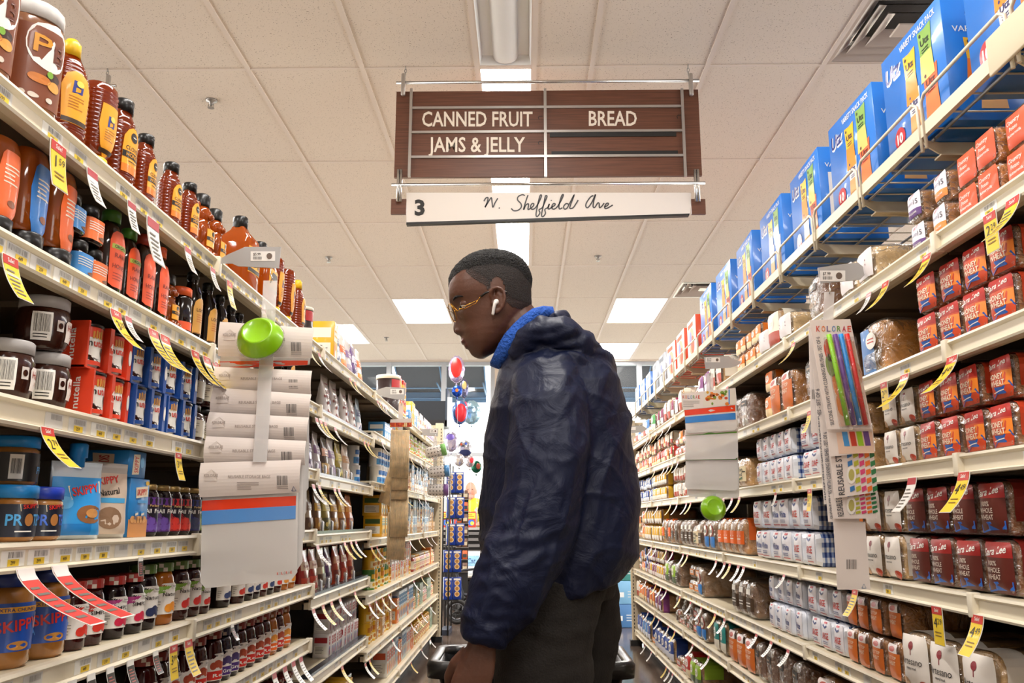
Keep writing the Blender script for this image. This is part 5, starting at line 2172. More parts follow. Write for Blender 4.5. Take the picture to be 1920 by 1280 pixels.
# ---- snack cartons on the wire shelf
def mini_bag(a, u, v, w, h, c1, c2, dark):
    a.poly([(u - w / 2, v - h / 2), (u + w / 2, v - h / 2), (u + w * .42, v), (u + w / 2, v + h / 2), (u, v + h * .47), (u - w / 2, v + h / 2), (u - w * .42, v)], ink(c1), 2)
    a.poly([(u - w / 2, v - h / 2), (u + w / 2, v - h / 2), (u + w * .42, v), (u - w * .42, v)], ink(c2), 3)
    a.text('Utz', u, v + h * .24, h * .13, ink(dark), 4, w=w * .62, bold=.02)
    a.lines(u - w * .25, v + .02 * h, u + w * .25, v + h * .12, 2, ink(dark), 4)
    a.ell(u - w * .3, v + h * .4, w * .07, w * .07, ink(dark), 4, 10)


def utz_front(a, w, h):
    navy = ink('#1c2a7c')
    a.text('Utz', -w * .31 + .004, h * .815 - .004, h * .13, W_, 1, w=w * .27, bold=.05, shear=.15)
    a.text('Utz', -w * .31, h * .815, h * .125, navy, 2, w=w * .25, bold=.02, shear=.15)
    a.text('VARIETY SNACK PACK', w * .13, h * .925, h * .05, W_, 2, w=w * .58)
    mini_bag(a, -w * .02, h * .62, w * .2, h * .42, '#f4b81c', '#ee8a1e', '#1c1a3a')
    mini_bag(a, w * .24, h * .68, w * .21, h * .42, '#7fa84a', '#d8c46a', '#1c2a1a')
    mini_bag(a, w * .0, h * .3, w * .19, h * .38, '#e8e6e4', '#d8a86a', '#2a2a6a')
    mini_bag(a, w * .27, h * .34, w * .22, h * .4, '#e2602e', '#d87a3a', '#5a1a10')
    a.ell(-w * .28, h * .22, w * .09, w * .09, ink('#c8242e'), 2)
    a.text('10', -w * .28, h * .22, h * .08, W_, 3, bold=.04)


def utz_side(nutr):
    def f(a, w, h):
        a.text('VARIETY SNACK', 0, h * .72 if not nutr else h * .8, h * .045, W_, 2, w=w * .8)
        if nutr:
            a.rect(-w * .36, h * .12, w * .36, h * .72, W_, 1)
            a.lines(-w * .3, h * .16, w * .3, h * .68, 9, ink('#3a3a3a'), 2)
            return
        a.text('Utz', .004, h * .86 - .004, h * .12, W_, 1, w=w * .5, bold=.05, shear=.15)
        a.text('Utz', 0, h * .86, h * .115, ink('#1c2a7c'), 2, w=w * .47, bold=.02, shear=.15)
        mini_bag(a, -w * .14, h * .48, w * .3, h * .34, '#f4b81c', '#ee7a22', '#1c1a3a')
        mini_bag(a, w * .2, h * .5, w * .3, h * .34, '#7fa84a', '#c86a4a', '#1c2a1a')
        mini_bag(a, -w * .02, h * .24, w * .3, h * .3, '#e8e6e4', '#d8a86a', '#2a2a6a')
    return f


BW, BD, BH = .335, .22, .335
blue = mat('#1d74cf', .35, coat=.25)
p_utz = carton('snack_carton', 'box', BW, BD, BH, blue, utz_front, utz_side(0))
p_utzn = carton('snack_carton', 'box', BW, BD, BH, blue, utz_front, utz_side(1))


class Art_up:
    """draws one layer above what is there"""

    def __init__(s, a):
        s.a = a

    def __getattr__(s, n):
        f = getattr(s.a, n)
        return lambda *p, **k: f(*p[:-1], p[-1] + 1, **k)


def other_front(c1, c2):
    def f(a, w, h):
        a.ell(0, h * .5, w * .3, h * .3, ink(c1), 1)
        a.ell(w * .1, h * .4, w * .18, h * .2, ink(c2), 2)
        a.ell(-w * .12, h * .58, w * .14, h * .16, ink('#8a94c8'), 2)
        a.rect(-w * .4, h * .82, w * .2, h * .92, ink(c2), 1)
    return f


sd_ = lambda c: (lambda a, d, h: (a.rect(-d * .34, h * .1, d * .34, h * .78, W_, 1), a.lines(-d * .28, h * .14, d * .28, h * .74, 8, ink('#55524e'), 2)))
p_redbox = carton('snack_carton', 'box', .29, .2, .27, mat('#dc4a26', .35, coat=.25), lambda a, w, h: (a.rect(-w * .49, 0, w * .49, h, ink('#efe6e2'), 1), other_front('#f0b090', '#dc5a36')(Art_up(a), w, h)), sd_(0))
p_silver = carton('snack_carton', 'box', .27, .2, .27, mat('#a9afb8', .3, metal=.3), other_front('#c8ccd4', '#7a828e'), sd_(0))
p_whbox = carton('snack_carton', 'box', .27, .2, .25, mat('#2f6fc0', .35, coat=.25), lambda a, w, h: (a.rect(-w * .49, 0, w * .49, h, ink('#e2e9f2'), 1), other_front('#9cb8e0', '#4a7ac8')(Art_up(a), w, h)), sd_(0))

z1 = RH[0] + .0005
ys = [1.22, 1.66, 2.10, 2.535, 2.985, 3.42, 3.86, 4.30, 4.74, 5.18, 5.56, 5.94, 6.34, 6.70, 7.08, 7.44, 7.80]
for j, y in enumerate(ys):
    if j < 9:
        pr, look = (p_utzn, 'blue snack carton with nutrition panel') if j in (4,) else (p_utz, 'blue variety snack carton')
    elif j < 12:
        pr, look = p_redbox, 'red and white snack carton'
    elif j < 14:
        pr, look = p_silver, 'silver grey snack carton'
    else:
        pr, look = p_whbox, 'white and blue snack carton'
    spawn(pr, (RX + .03 + pr.size[1] / 2, y, z1 - .0095), -PI / 2 + random.uniform(-.04, .04), look, 'wire bread side shelf', 'snack cartons on the wire shelf')

# ================================================================== sale tags hanging from the price rails
def tag_mesh(cols, txt, w=.052, h=.098, flare=.05, seed=1):
    """a card clipped under a rail, flaring out towards the aisle (-y local), top edge at z = 0"""
    b = MB()
    n = 8
    prof = [(-flare * (i / n) ** 1.6, -h * i / n * (1 - .12 * (i / n))) for i in range(n + 1)]
    b.sheet([((-w / 2, y, z), (w / 2, y, z)) for y, z in prof], .0007, W_)

    def mp(u, v, o):
        t = max(0, min(1, (h / 2 - v) / h))
        y, z = -flare * t ** 1.6, -h * t * (1 - .12 * t)
        return (u, y - o - .0005, z + o * .3)
    a = Art(mp, mb=b)
    k = {'y': ('#f0cc28', '#c8322a', '#1a1710'), 'w': ('#efece6', '#b8424a', '#3a3a3a'), 'r': ('#d8423a', '#efeae4', '#3a1512'), 'k': ('#26241f', '#e9e6df', '#c84a44')}[cols]
    a.rect(-w / 2 + .002, -h / 2 + .002, w / 2 - .002, h / 2 - .002, ink(k[0]), 1, 1, 10)
    a.rect(-w / 2 + .002, h * .3, w / 2 - .002, h / 2 - .002, ink(k[1]), 2, 1, 4)
    if cols == 'y':
        a.text('Sale!', 0, h * .4, .008, W_, 3)
    if txt and len(txt) == 3:
        a.text(txt[0], -w * .18, h * .1, .024, ink(k[2]), 3, bold=.0, shear=.1)
        a.text(txt[1:], w * .2, h * .14, .014, ink(k[2]), 3, bold=.0, shear=.1)
        a.lines(-w * .3, -h * .28, w * .3, -h * .1, 2, ink('#8a6a1a'), 3)
    elif txt:
        a.text(txt, 0, h * .08, .014, ink(k[2]), 3)
        a.lines(-w * .3, -h * .3, w * .3, -h * .08, 3, ink('#77726a'), 3, seed)
    else:
        a.lines(-w * .36, -h * .4, w * .36, h * .22, 6, ink('#77726a' if cols != 'k' else '#b0564e'), 3, seed)
    return b.data('sale_tag')


TG = {}


def sale_tag(side, i, hs, px, cols, txt, place, sc=1.0, flare=.05, rz=0.0, h=.098):
    k = (cols, txt, flare, h)
    if k not in TG:
        TG[k] = Proto('sale_tag', 'price tag', (.052, .05, .098), [('sale_tag', tag_mesh(cols, txt, flare=flare, h=h), None, [])])
    X = (LX + .009) if side < 0 else (RX - .009)
    z = hs[i] - .04
    w = {'y': 'yellow', 'w': 'white', 'r': 'red', 'k': 'black-printed'}[cols]
    t = (' ' + txt[0] + '.' + txt[1:] if len(txt) == 3 else ' ' + txt) if txt else ''
    look = w + ' hanging sale tag' + (' reading' + t if t else '')
    look = {'449': 'yellow sale tag priced four forty-nine', '229': 'yellow sale tag priced two twenty-nine', '429': 'yellow sale tag priced four twenty-nine', '279': 'yellow sale tag priced two seventy-nine',
            '399': 'yellow sale tag priced three ninety-nine', '159': 'yellow sale tag priced fifteen', '329': 'yellow sale tag priced three twenty-nine'}.get(txt, w + ' hanging shelf tag')
    spawn(TG[k], (X, yat(px, X, z - .05), z), (PI / 2 if side < 0 else -PI / 2) + rz, look, NTH[i] + ' ' + place + ' rail', 'tags hanging from the price rails', sc)


FJ, BS = 'front jam', 'bread side'
for i, px, c, t, sc, fl in ((0, 104, 'y', '159', 1.0, .012), (0, 168, 'w', '', .8, .03), (0, 243, 'w', '', .75, .02), (0, 283, 'w', '', 1.2, .02), (0, 349, 'w', '', .75, .03), (0, 396, 'w', '', .7, .03), (0, 428, 'y', '', .9, .02), (0, 492, 'y', '', 1.0, .05), (0, 578, 'y', '', .9, .05),
                      (1, 12, 'y', '', .85, .04), (1, 212, 'y', '329', .9, .06), (1, 236, 'w', '', .6, .05), (1, 283, 'y', '', 1.0, .06), (1, 305, 'y', '', 1.0, .06), (1, 362, 'y', '', 1.0, .06), (1, 384, 'y', '', 1.0, .06), (1, 400, 'y', '', .9, .06),
                      (2, 82, 'y', '279', .8, .07), (2, 331, 'y', '399', .75, .02), (3, 40, 'r', '', 1.0, .13), (3, 105, 'r', '', 1.0, .13), (3, 260, 'k', '', .45, .01),
                      (4, 130, 'k', '', .62, .03), (4, 166, 'k', '', .62, .03), (4, 202, 'k', '', .62, .03), (4, 240, 'k', '', .62, .03), (4, 288, 'k', '', .55, .03), (4, 322, 'y', '399', .9, .01), (4, 350, 'y', '', .95, .03), (4, 433, 'k', '', .5, .04),
                      (5, 512, 'w', '', .95, .05), (5, 532, 'w', '', .95, .05), (5, 548, 'w', '', .95, .05), (5, 562, 'w', '', .95, .05)):
    sale_tag(-1, i, HA, px, c, t, FJ, sc, fl)
for i, pxs in ((0, (597, 655, 664, 707)), (1, (592, 600, 608, 627, 682, 689)), (2, (586, 597, 626, 634)), (3, (594, 645, 657, 666)), (4, (586, 604, 620, 636, 664)), (5, (575, 640))):
    for j, px in enumerate(pxs):
        sale_tag(-1, i, HC, px, 'y' if j % 3 else 'w', '', 'dried fruit', .9, .06)
for i, pxs in ((0, (712, 717, 722)), (1, (716, 745, 770, 788, 800)), (2, (740, 760, 785, 797)), (3, (696, 706, 768, 785, 800, 809)), (4, (692, 704, 716, 728, 775, 790, 803)), (5, (684, 692, 735, 770, 782, 790, 806)), (6, (770, 790, 806))):
    for j, px in enumerate(pxs):
        sale_tag(-1, i, HD, px, 'y' if (i + j) % 3 == 0 else 'w', '', 'canned fruit', .85, .06)
for i, px, c, t, sc, fl in ((1, 1905, 'y', '', 1.0, .06), (1, 1860, 'y', '229', 1.0, .0), (1, 1742, 'y', '449', .9, .06), (1, 1664, 'y', '449', .9, .06), (1, 1632, 'w', '', .7, .05), (1, 1490, 'y', '', .9, .06),
                            (2, 1790, 'y', '449', 1.0, .07), (2, 1700, 'y', '449', 1.0, .07), (2, 1660, 'y', '279', .9, .0), (2, 1560, 'y', '', .9, .03), (2, 1520, 'y', '', .9, .03),
                            (3, 1812, 'y', '449', 1.05, .05), (3, 1714, 'w', '', 1.0, .05), (3, 1520, 'y', '279', .9, .01), (3, 1456, 'w', '', .6, .03),
                            (4, 1838, 'y', '449', 1.0, .04), (4, 1760, 'y', '429', 1.05, .0), (4, 1606, 'y', '', .9, .04), (4, 1472, 'w', '', .6, .06),
                            (5, 1420, 'w', '', .7, .06), (5, 1448, 'w', '', .7, .06), (5, 1480, 'w', '', .7, .06), (6, 1330, 'w', '', .8, .06), (6, 1300, 'w', '', .8, .06)):
    sale_tag(1, i, RH, px, c, t, BS, sc, fl)
for i, pxs in ((1, (1365, 1352, 1340, 1258, 1244, 1232, 1222, 1214)), (2, (1272, 1262, 1254, 1246, 1228)), (3, (1388, 1374, 1358, 1296, 1288, 1270, 1258, 1234, 1214)), (4, (1396, 1386, 1370, 1360, 1344, 1290, 1282, 1262, 1250, 1230, 1222)),
               (5, (1360, 1342, 1316, 1296, 1276, 1250, 1240, 1230, 1212)), (6, (1266, 1254, 1236, 1228, 1216)), (7, (1262, 1256, 1250, 1222, 1210))):
    for j, px in enumerate(pxs):
        sale_tag(1, i, RH, px, 'y' if (i + j) % 3 == 0 else 'w', '', BS, .85, .05)

# ================================================================== the man in the aisle
def remesh(mb, voxel, name, smooth=2, keep=None):
    """union of overlapping closed shapes into one continuous skin"""
    me = mb.data('tmp')
    o = bpy.data.objects.new('tmp', me)
    COL.objects.link(o)
    m = o.modifiers.new('r', 'REMESH')
    m.mode = 'VOXEL'
    m.voxel_size = voxel
    if smooth:
        q = o.modifiers.new('s', 'SMOOTH')
        q.iterations = smooth
        q.factor = .5
    dg = bpy.context.evaluated_depsgraph_get()
    out = bpy.data.meshes.new_from_object(o.evaluated_get(dg))
    out.name = name
    bpy.data.objects.remove(o)
    bpy.data.meshes.remove(me)
    out.polygons.foreach_set('use_smooth', [True] * len(out.polygons))
    return out


def displace(me, fn):
    me.update()
    ns = [v.normal.copy() for v in me.vertices]
    for v, n in zip(me.vertices, ns):
        v.co = v.co + n * fn(v.co)
    me.update()


def interp(tab, x):
    if x <= tab[0][0]:
        return tab[0][1:]
    for a, b in zip(tab, tab[1:]):
        if x <= b[0]:
            t = (x - a[0]) / (b[0] - a[0])
            t2 = t
            return tuple(p + (q - p) * t2 for p, q in zip(a[1:], b[1:]))
    return tab[-1][1:]


YP = 1.95          # distance of the man's head from the camera
m_skin = bpy.data.materials.new('skin_dark')
m_skin.use_nodes = True
_b = m_skin.node_tree.nodes['Principled BSDF']
_b.inputs['Base Color'].default_value = lin('#5f3c2d')
_b.inputs['Roughness'].default_value = .42
_b.inputs['Subsurface Weight'].default_value = .12
_b.inputs['Subsurface Radius'].default_value = (.012, .004, .002)
_b.inputs['Subsurface Scale'].default_value = .5
_n = m_skin.node_tree.nodes.new('ShaderNodeTexNoise')
_n.inputs['Scale'].default_value = 140
_p = m_skin.node_tree.nodes.new('ShaderNodeBump')
_p.inputs['Strength'].default_value = .12
_p.inputs['Distance'].default_value = .004
_t = m_skin.node_tree.nodes.new('ShaderNodeTexCoord')
m_skin.node_tree.links.new(_t.outputs['Object'], _n.inputs['Vector'])
m_skin.node_tree.links.new(_n.outputs[0], _p.inputs['Height'])
m_skin.node_tree.links.new(_p.outputs[0], _b.inputs['Normal'])
m_lip = mat('#643630', .35)
m_hair = mat('#0d0b0b', .75, bump=1.0, bscale=320, vary=.5, vscale=180)
m_fade = mat('#1e1410', .7, bump=.5, bscale=420, vary=.6, vscale=300)
m_gold = mat('#d8a040', .18, metal=1)
m_blackp = mat('#0e0e0f', .3, coat=.3)

# head outline in profile: row, front, back, half width, forward bump (nose, lips, chin), its half-breadth
HEAD = [(475.5, 912, 930, .006, 0, .02), (477, 905, 940, .022, 0, .02), (480, 893, 955, .041, 0, .02), (485, 881, 967, .052, 0, .02), (491, 872, 976, .06, 0, .02), (500, 861.5, 984, .067, 0, .02), (512, 851, 990, .0725, 0, .02),
        (524, 844.5, 993.5, .0755, 0, .02), (536, 841.5, 995, .077, 0, .02), (548, 841, 995.5, .0775, 0, .02), (558, 842, 995.5, .077, .5, .02), (566, 845, 996, .0755, 2.5, .03), (572, 850, 996, .074, 4.5, .02),
        (580, 853, 995, .073, 6.5, .010), (590, 857, 990, .072, 7, .0105), (600, 861, 984, .070, 10, .012), (608, 864, 978, .068, 14, .0145), (614, 865.5, 974, .067, 16.3, .0165), (619, 866.5, 970, .066, 17, .0175),
        (623.5, 867, 966, .065, 16, .018), (627, 867.5, 962, .0635, 11, .0165), (629, 868.5, 960, .063, 5, .014), (634, 870.5, 956, .0615, 6, .02), (639, 872, 951, .059, 8.2, .021), (642, 873, 948, .0575, 7.4, .021),
        (645, 874.5, 945, .056, 4.6, .019), (648, 876, 942, .054, 6.4, .018), (651, 878, 938, .051, 6.6, .018), (655, 881.5, 932, .048, 3.6, .018), (660, 886, 925, .043, 5.5, .02), (665, 891, 916, .036, 7.5, .022), (669, 897, 910, .026, 7.5, .022), (671.5, 900, 906, .01, 4, .02)]


def head_pt(py, th, off=0.0, px_only=False):
    fr, bk, hw, de, sg = interp(HEAD, py)
    A, B = at(fr, py, YP), at(bk, py, YP)
    k = at(fr + 1, py, YP).x - A.x
    c = math.cos(th)
    t = (1 - c) / 2
    s = math.sin(th)
    y = hw * math.copysign(abs(s) ** .82, s) * (1 - .10 * c * (c > 0))
    P = A.lerp(B, t)
    if c > 0 and de:
        P.x -= de * k * math.exp(-(y / sg) ** 2) * c ** .5
    # eye sockets, cheekbones
    if c > 0:
        ex, ez = fr + (P.x - A.x) / k, py
        d2 = ((ez - 579) / 9) ** 2 + ((abs(y) - .032) / .014) ** 2
        P.x += .0075 * math.exp(-d2) * c
        d3 = ((ez - 600) / 10) ** 2 + ((abs(y) - .05) / .014) ** 2
        P.x -= .003 * math.exp(-d3)
    v = Vector((P.x, P.y + y, P.z))
    if off:
        mid = A.lerp(B, .5)
        n = Vector(((v.x - mid.x) / (B.x - A.x) * 2, y / max(hw, .03), (540 - py) / 70 if py < 540 else 0))
        v += n.normalized() * off
    return v


NTH_ = 72
hb = MB()
rows = []
py = HEAD[0][0]
HROWS = []
while py < 671.5:
    HROWS.append(py)
    py += 1.6
HROWS.append(671.5)
hb.loft([[head_pt(py, 2 * PI * j / NTH_) for j in range(NTH_)] for py in HROWS], m_skin)
for sg in (-1, 1):
    hb.ell(at(860.5, 621.5, YP) + Vector((0, sg * .0115, 0)), (.0085, .0062, .0065), m_skin, 12, 8)
    hb.ell(at(866, 642, YP) + Vector((.004, sg * .008, .0)), (.006, .012, .0045), m_skin, 12, 8)
    hb.ell(at(872.5, 649.5, YP) + Vector((.004, sg * .007, .0)), (.006, .011, .0048), m_skin, 12, 8)
# neck into the shoulders
yn = YP + .005
hb.tube([at(958, 590, yn), at(968, 615, yn), at(985, 645, yn), at(1008, 700, yn), at(1030, 760, yn)], [.056, .06, .061, .07, .1], m_skin, 20)
# ears
for sg in (-1, 1):
    ye = YP + sg * .0735
    E = lambda x, y, d=0: at(x, y, ye + sg * d)
    hel = [(924, 566, .0), (921.5, 556, .004), (921.5, 547, .008), (925, 541, .011), (932, 538.5, .013), (940, 541, .014), (945, 548, .014), (946.5, 558, .014), (945, 568, .013), (941, 577, .011), (936, 583, .008), (931, 586, .006), (927, 583, .004), (926, 577, .002)]
    hb.tube([E(*p) for p in hel], [.003, .0035] + [.0038] * 9 + [.005, .0045, .003], m_skin, 10)
    hb.tube([E(*p) for p in ((933, 548, .009), (938, 554, .01), (939, 563, .01), (936, 572, .009), (930, 576, .006))], .0035, m_skin, 8)
    hb.ell(E(937, 562, .004), (.0115, .007, .027), m_skin, 14, 8)
    hb.ell(E(931, 581, .006), (.0055, .0045, .0075), m_skin, 12, 8)
    hb.ell(E(924, 568, .002), (.004, .005, .006), m_skin, 10, 6)
# torso, arms and legs under the clothes, both hands
YB_ = 1.985
tor = [(700, 985, 1110, .12), (760, 960, 1150, .15), (850, 935, 1165, .155), (950, 925, 1175, .155), (1050, 930, 1165, .15), (1110, 950, 1140, .14), (1140, 960, 1120, .12)]
hb.loft([[at(0.5 * (a + c) + .5 * (c - a) * math.cos(t), r, YB_) + Vector((0, h * math.sin(t), 0)) for t in (2 * PI * k / 20 for k in range(20))] for r, a, c, h in tor], m_skin)
hb.tube([at(1032, 745, 1.83), at(1030, 860, 1.79), at(1003, 985, 1.77), at(955, 1095, 1.75), at(908, 1192, 1.74), at(903, 1206, 1.74)], [.06, .055, .05, .045, .031, .03], m_skin, 14)
hb.tube([at(1032, 745, 2.13), at(1040, 860, 2.19), at(1030, 985, 2.2), at(1010, 1100, 2.24), at(1000, 1180, 2.3)], [.06, .055, .05, .045, .03], m_skin, 14)
zf = lambda x, z, y: Vector((x, y, z))
legs = []
for yl, pr in ((1.895, ((1012, 1110), (1020, 1190), (1017, 1280))), (2.075, ((1040, 1110), (1070, 1190), (1072, 1280)))):
    q = [at(a, r, yl) for a, r in pr]
    ft = q[-1].x + (.02 if yl < 2 else .07)
    path = q + [zf(q[-1].x - .0, .52, yl), zf(ft, .3, yl), zf(ft + .02, .08, yl), zf(ft + .02, .045, yl)]
    hb.tube(path, [.085, .08, .075, .058, .05, .04, .038], m_skin, 14)
    hb.ell((ft - .05, yl, .04), (.11, .042, .035), m_skin, 14, 8)
    legs.append((path, ft, yl))


def hand(W, down, fore, out, mb, s=1.0, curl=1.0):
    """W wrist; down = wrist-to-knuckle direction, fore = towards the thumb side, out = back of the hand"""
    down, fore, out = down.normalized(), fore.normalized(), out.normalized()
    L = lambda d, f, o: W + (down * d + fore * f + out * o) * s
    rings = []
    for d, hw, th, o in ((-.01, .027, .021, 0), (.012, .031, .019, 0), (.035, .037, .017, .002), (.06, .041, .016, .003), (.08, .041, .0145, .003), (.09, .037, .011, .001)):
        rings.append([L(d, hw * math.cos(t), o + th * math.sin(t)) for t in (2 * PI * k / 18 for k in range(18))])
    mb.loft(rings, m_skin)
    for i, (f, ln, r) in enumerate(((.03, .044, .0096), (.0105, .049, .0099), (-.0095, .046, .0094), (-.028, .036, .0085))):
        a0 = .25
        seg = (ln, ln * .62, ln * .48)
        p = Vector((.084 - abs(f) * .12, f, .003))
        pts, rs, a = [L(.066, f * .95, .003), L(*p)], [r * 1.05, r * 1.12], a0
        for k, sl in enumerate(seg):
            q = p + Vector((math.cos(a) * sl, -f * .04, -math.sin(a) * sl))
            pts.append(L(*((p + q) / 2)))
            pts.append(L(*q))
            rs += [r * .92, r * (1.02 if k < 2 else .75)]
            p = q
            a += (.95 - .05 * i) * curl
        mb.tube(pts, rs, m_skin, 10)
    th = [(.012, .024, -.006), (.035, .043, -.012), (.058, .052, -.022), (.078, .05, -.036), (.09, .044, -.046)]
    mb.tube([L(*q) for q in th], [.0135, .0135, .0112, .0105, .008], m_skin, 10)


hand(at(903, 1206, 1.74), at(884, 1280, 1.74) - at(903, 1206, 1.74), Vector((-1, .1, -.1)), Vector((-.15, -1, .1)), hb)
hand(at(1000, 1182, 2.30), Vector((-.12, .06, -1)), Vector((-1, 0, 0)), Vector((0, 1, 0)), hb)
body = remesh(hb, .0024, 'body', 2)
body.materials.clear()
body.materials.append(m_skin)
body.materials.append(m_lip)


def to_px(p):
    d = Vector(p) - Vector((0, 0, CAMZ))
    f = d.dot(C_F)
    return 960 + FPX * d.dot(C_R) / f, 640 - FPX * d.dot(C_U) / f


zlo, zhi = at(870, 656, YP).z, at(870, 635, YP).z
for p in body.polygons:
    c = p.center
    if zlo < c.z < zhi and abs(c.y - YP) < .024:
        x, y = to_px((c.x, YP, c.z))
        if x < 866 + (y - 636) * .75 + 6 - abs(c.y - YP) * 120 and 636.5 < y < 654:
            p.material_index = 1
man = thing('person', 'man in navy jacket with blue collar and white earbud, head bowed toward the jam shelves', 'person', (legs[0][1], 1.98, 0))
base = Vector(man.location)


def wear(name, me, lab=None):
    me.transform(Matrix.Translation(-base))
    o = link(name, me, man)
    if lab:
        o['label'] = lab
    return o


wear('body', body)

# hair: a close-cropped top and faded sides, following the skull
TOPL = [(840, 540), (852, 527), (863, 521.5), (874, 517), (880, 521), (890, 519), (905, 517), (940, 515), (970, 520), (990, 538), (1000, 548)]
FADL = [(874, 518), (880, 525), (888, 534), (900, 543), (912, 550), (917, 558), (922, 568), (926, 562), (944, 566), (949, 577), (960, 587), (1000, 592)]


def hair_shell(test, off, amp, m, edge=lambda x, y: 1):
    b = MB()
    th = [2 * PI * j / 144 for j in range(144)]
    rows = [p for p in HROWS if p < 600]
    rows = sorted(set(rows + [r + .8 for r in rows]))
    g = {}
    for i, r in enumerate(rows):
        for j, t in enumerate(th):
            v = head_pt(r, t, off)
            fr, bk = interp(HEAD, r)[:2]
            px = fr + (bk - fr) * (1 - math.cos(t)) / 2
            ramp = max(.12, min(1, edge(px, r)))
            k = amp * ramp * (noise.noise(v * 260) + .6 * noise.noise(v * 520))
            v = head_pt(r, t, off * ramp + k)
            g[i, j] = (v, fr + (bk - fr) * (1 - math.cos(t)) / 2, r)
    ix, vs, fs = {}, [], []
    for i in range(len(rows) - 1):
        for j in range(144):
            q = [(i, j), (i, (j + 1) % 144), (i + 1, (j + 1) % 144), (i + 1, j)]
            x = sum(g[k][1] for k in q) / 4
            y = sum(g[k][2] for k in q) / 4
            if test(x, y):
                for k in q:
                    if k not in ix:
                        ix[k] = len(vs)
                        vs.append(g[k][0])
                fs.append(tuple(ix[k] for k in q))
    b.add(vs, fs, m, True)
    b.loft([[head_pt(rows[0], t, off * .9) for t in th], [head_pt(rows[0] + .1, t, off * .9) for t in th]], m)
    return b.data('hair')


in_top = lambda x, y: y < interp(TOPL, x)[0]
wear('hair', hair_shell(in_top, .006, .0016, m_hair, lambda x, y: (interp(TOPL, x)[0] - y) / 16))
wear('hair_edge', hair_shell(lambda x, y: x > 878 and interp(FADL, x)[0] - 14 <= y < interp(FADL, x)[0] and ((x - 934) / 14) ** 2 + ((y - 562) / 27) ** 2 > 1, .0008, .0002, mat('#2f1d16', .65, bump=.4, bscale=420, vary=.5, vscale=320)), 'lighter stubble at the hair edge')
wear('hair_fade', hair_shell(lambda x, y: x > 874 and y < interp(FADL, x)[0] and ((x - 934) / 14) ** 2 + ((y - 562) / 27) ** 2 > 1 and y < interp(FADL, x)[0] - 14, .0012, .0003, m_fade), 'short faded hair at the sides')
eb = MB()
for sg in (-1, 1):
    pts = []
    for k in range(7):
        f = k / 6
        v = head_pt(569 - 3.5 * math.sin(PI * f * .8), sg * (.36 + .5 * f), .001)
        pts.append(v)
    eb.tube(pts, [.001, .0024, .003, .003, .0027, .002, .0008], m_hair, 8)
wear('eyebrows', eb.data('eyebrows'))
ey = MB()
for sg in (-1, 1):
    c = head_pt(580, sg * .62) + Vector((.006, 0, 0))
    ey.ell(c, (.0105, .0115, .0098), mat('#d8cfc8', .2), 14, 10)
    ey.ell(c + Vector((-.0082, -.0008, -.0035)), (.003, .0052, .0048), mat('#120b08', .1), 12, 6)
    lid = MB()
    ey.ell(c + Vector((.0005, 0, .0018)), (.0118, .0128, .0098), m_skin, 14, 8)
wear('eyes', ey.data('eyes'))

# jacket: torso, sleeves, hood lying on the back
m_navy = bpy.data.materials.new('navy_nylon')
m_navy.use_nodes = True
nt = m_navy.node_tree
b_ = nt.nodes['Principled BSDF']
b_.inputs['Base Color'].default_value = lin('#08122f')
b_.inputs['Roughness'].default_value = .5
b_.inputs['Specular IOR Level'].default_value = .3
b_.inputs['Sheen Weight'].default_value = .0
tc_ = nt.nodes.new('ShaderNodeTexCoord')
n_ = nt.nodes.new('ShaderNodeTexNoise')
n_.inputs['Scale'].default_value = 16
n_.inputs['Detail'].default_value = 5
n_.inputs['Distortion'].default_value = 1.0
bp = nt.nodes.new('ShaderNodeBump')
bp.inputs['Strength'].default_value = .35
bp.inputs['Distance'].default_value = .02
nt.links.new(tc_.outputs['Object'], n_.inputs['Vector'])
nt.links.new(n_.outputs[0], bp.inputs['Height'])
nt.links.new(bp.outputs[0], b_.inputs['Normal'])

jb = MB()
JT = [(628, 1000, 1075, .055), (645, 978, 1105, .095), (662, 958, 1128, .135), (680, 945, 1143, .16), (700, 938, 1152, .178), (730, 929, 1163, .195), (790, 919, 1174, .205), (850, 911, 1183, .207), (900, 905, 1190, .208), (950, 900, 1196, .208),
      (1000, 899, 1200, .205), (1040, 906, 1198, .202), (1062, 916, 1188, .198), (1085, 930, 1176, .192), (1100, 940, 1165, .188)]


def jrow(r, a, c, h):
    out = []
    for k in range(40):
        t = 2 * PI * k / 40
        x = .5 * (a + c) + .5 * (c - a) * spow(math.cos(t), .82)
        rr = r + (max(0, r - 1040) / 60) * (1178 - x) * .22 - (max(0, r - 1040) / 60) * 20
        v = at(x, rr, YB_)
        v.y += h * spow(math.sin(t), .85)
        out.append(v)
    return out


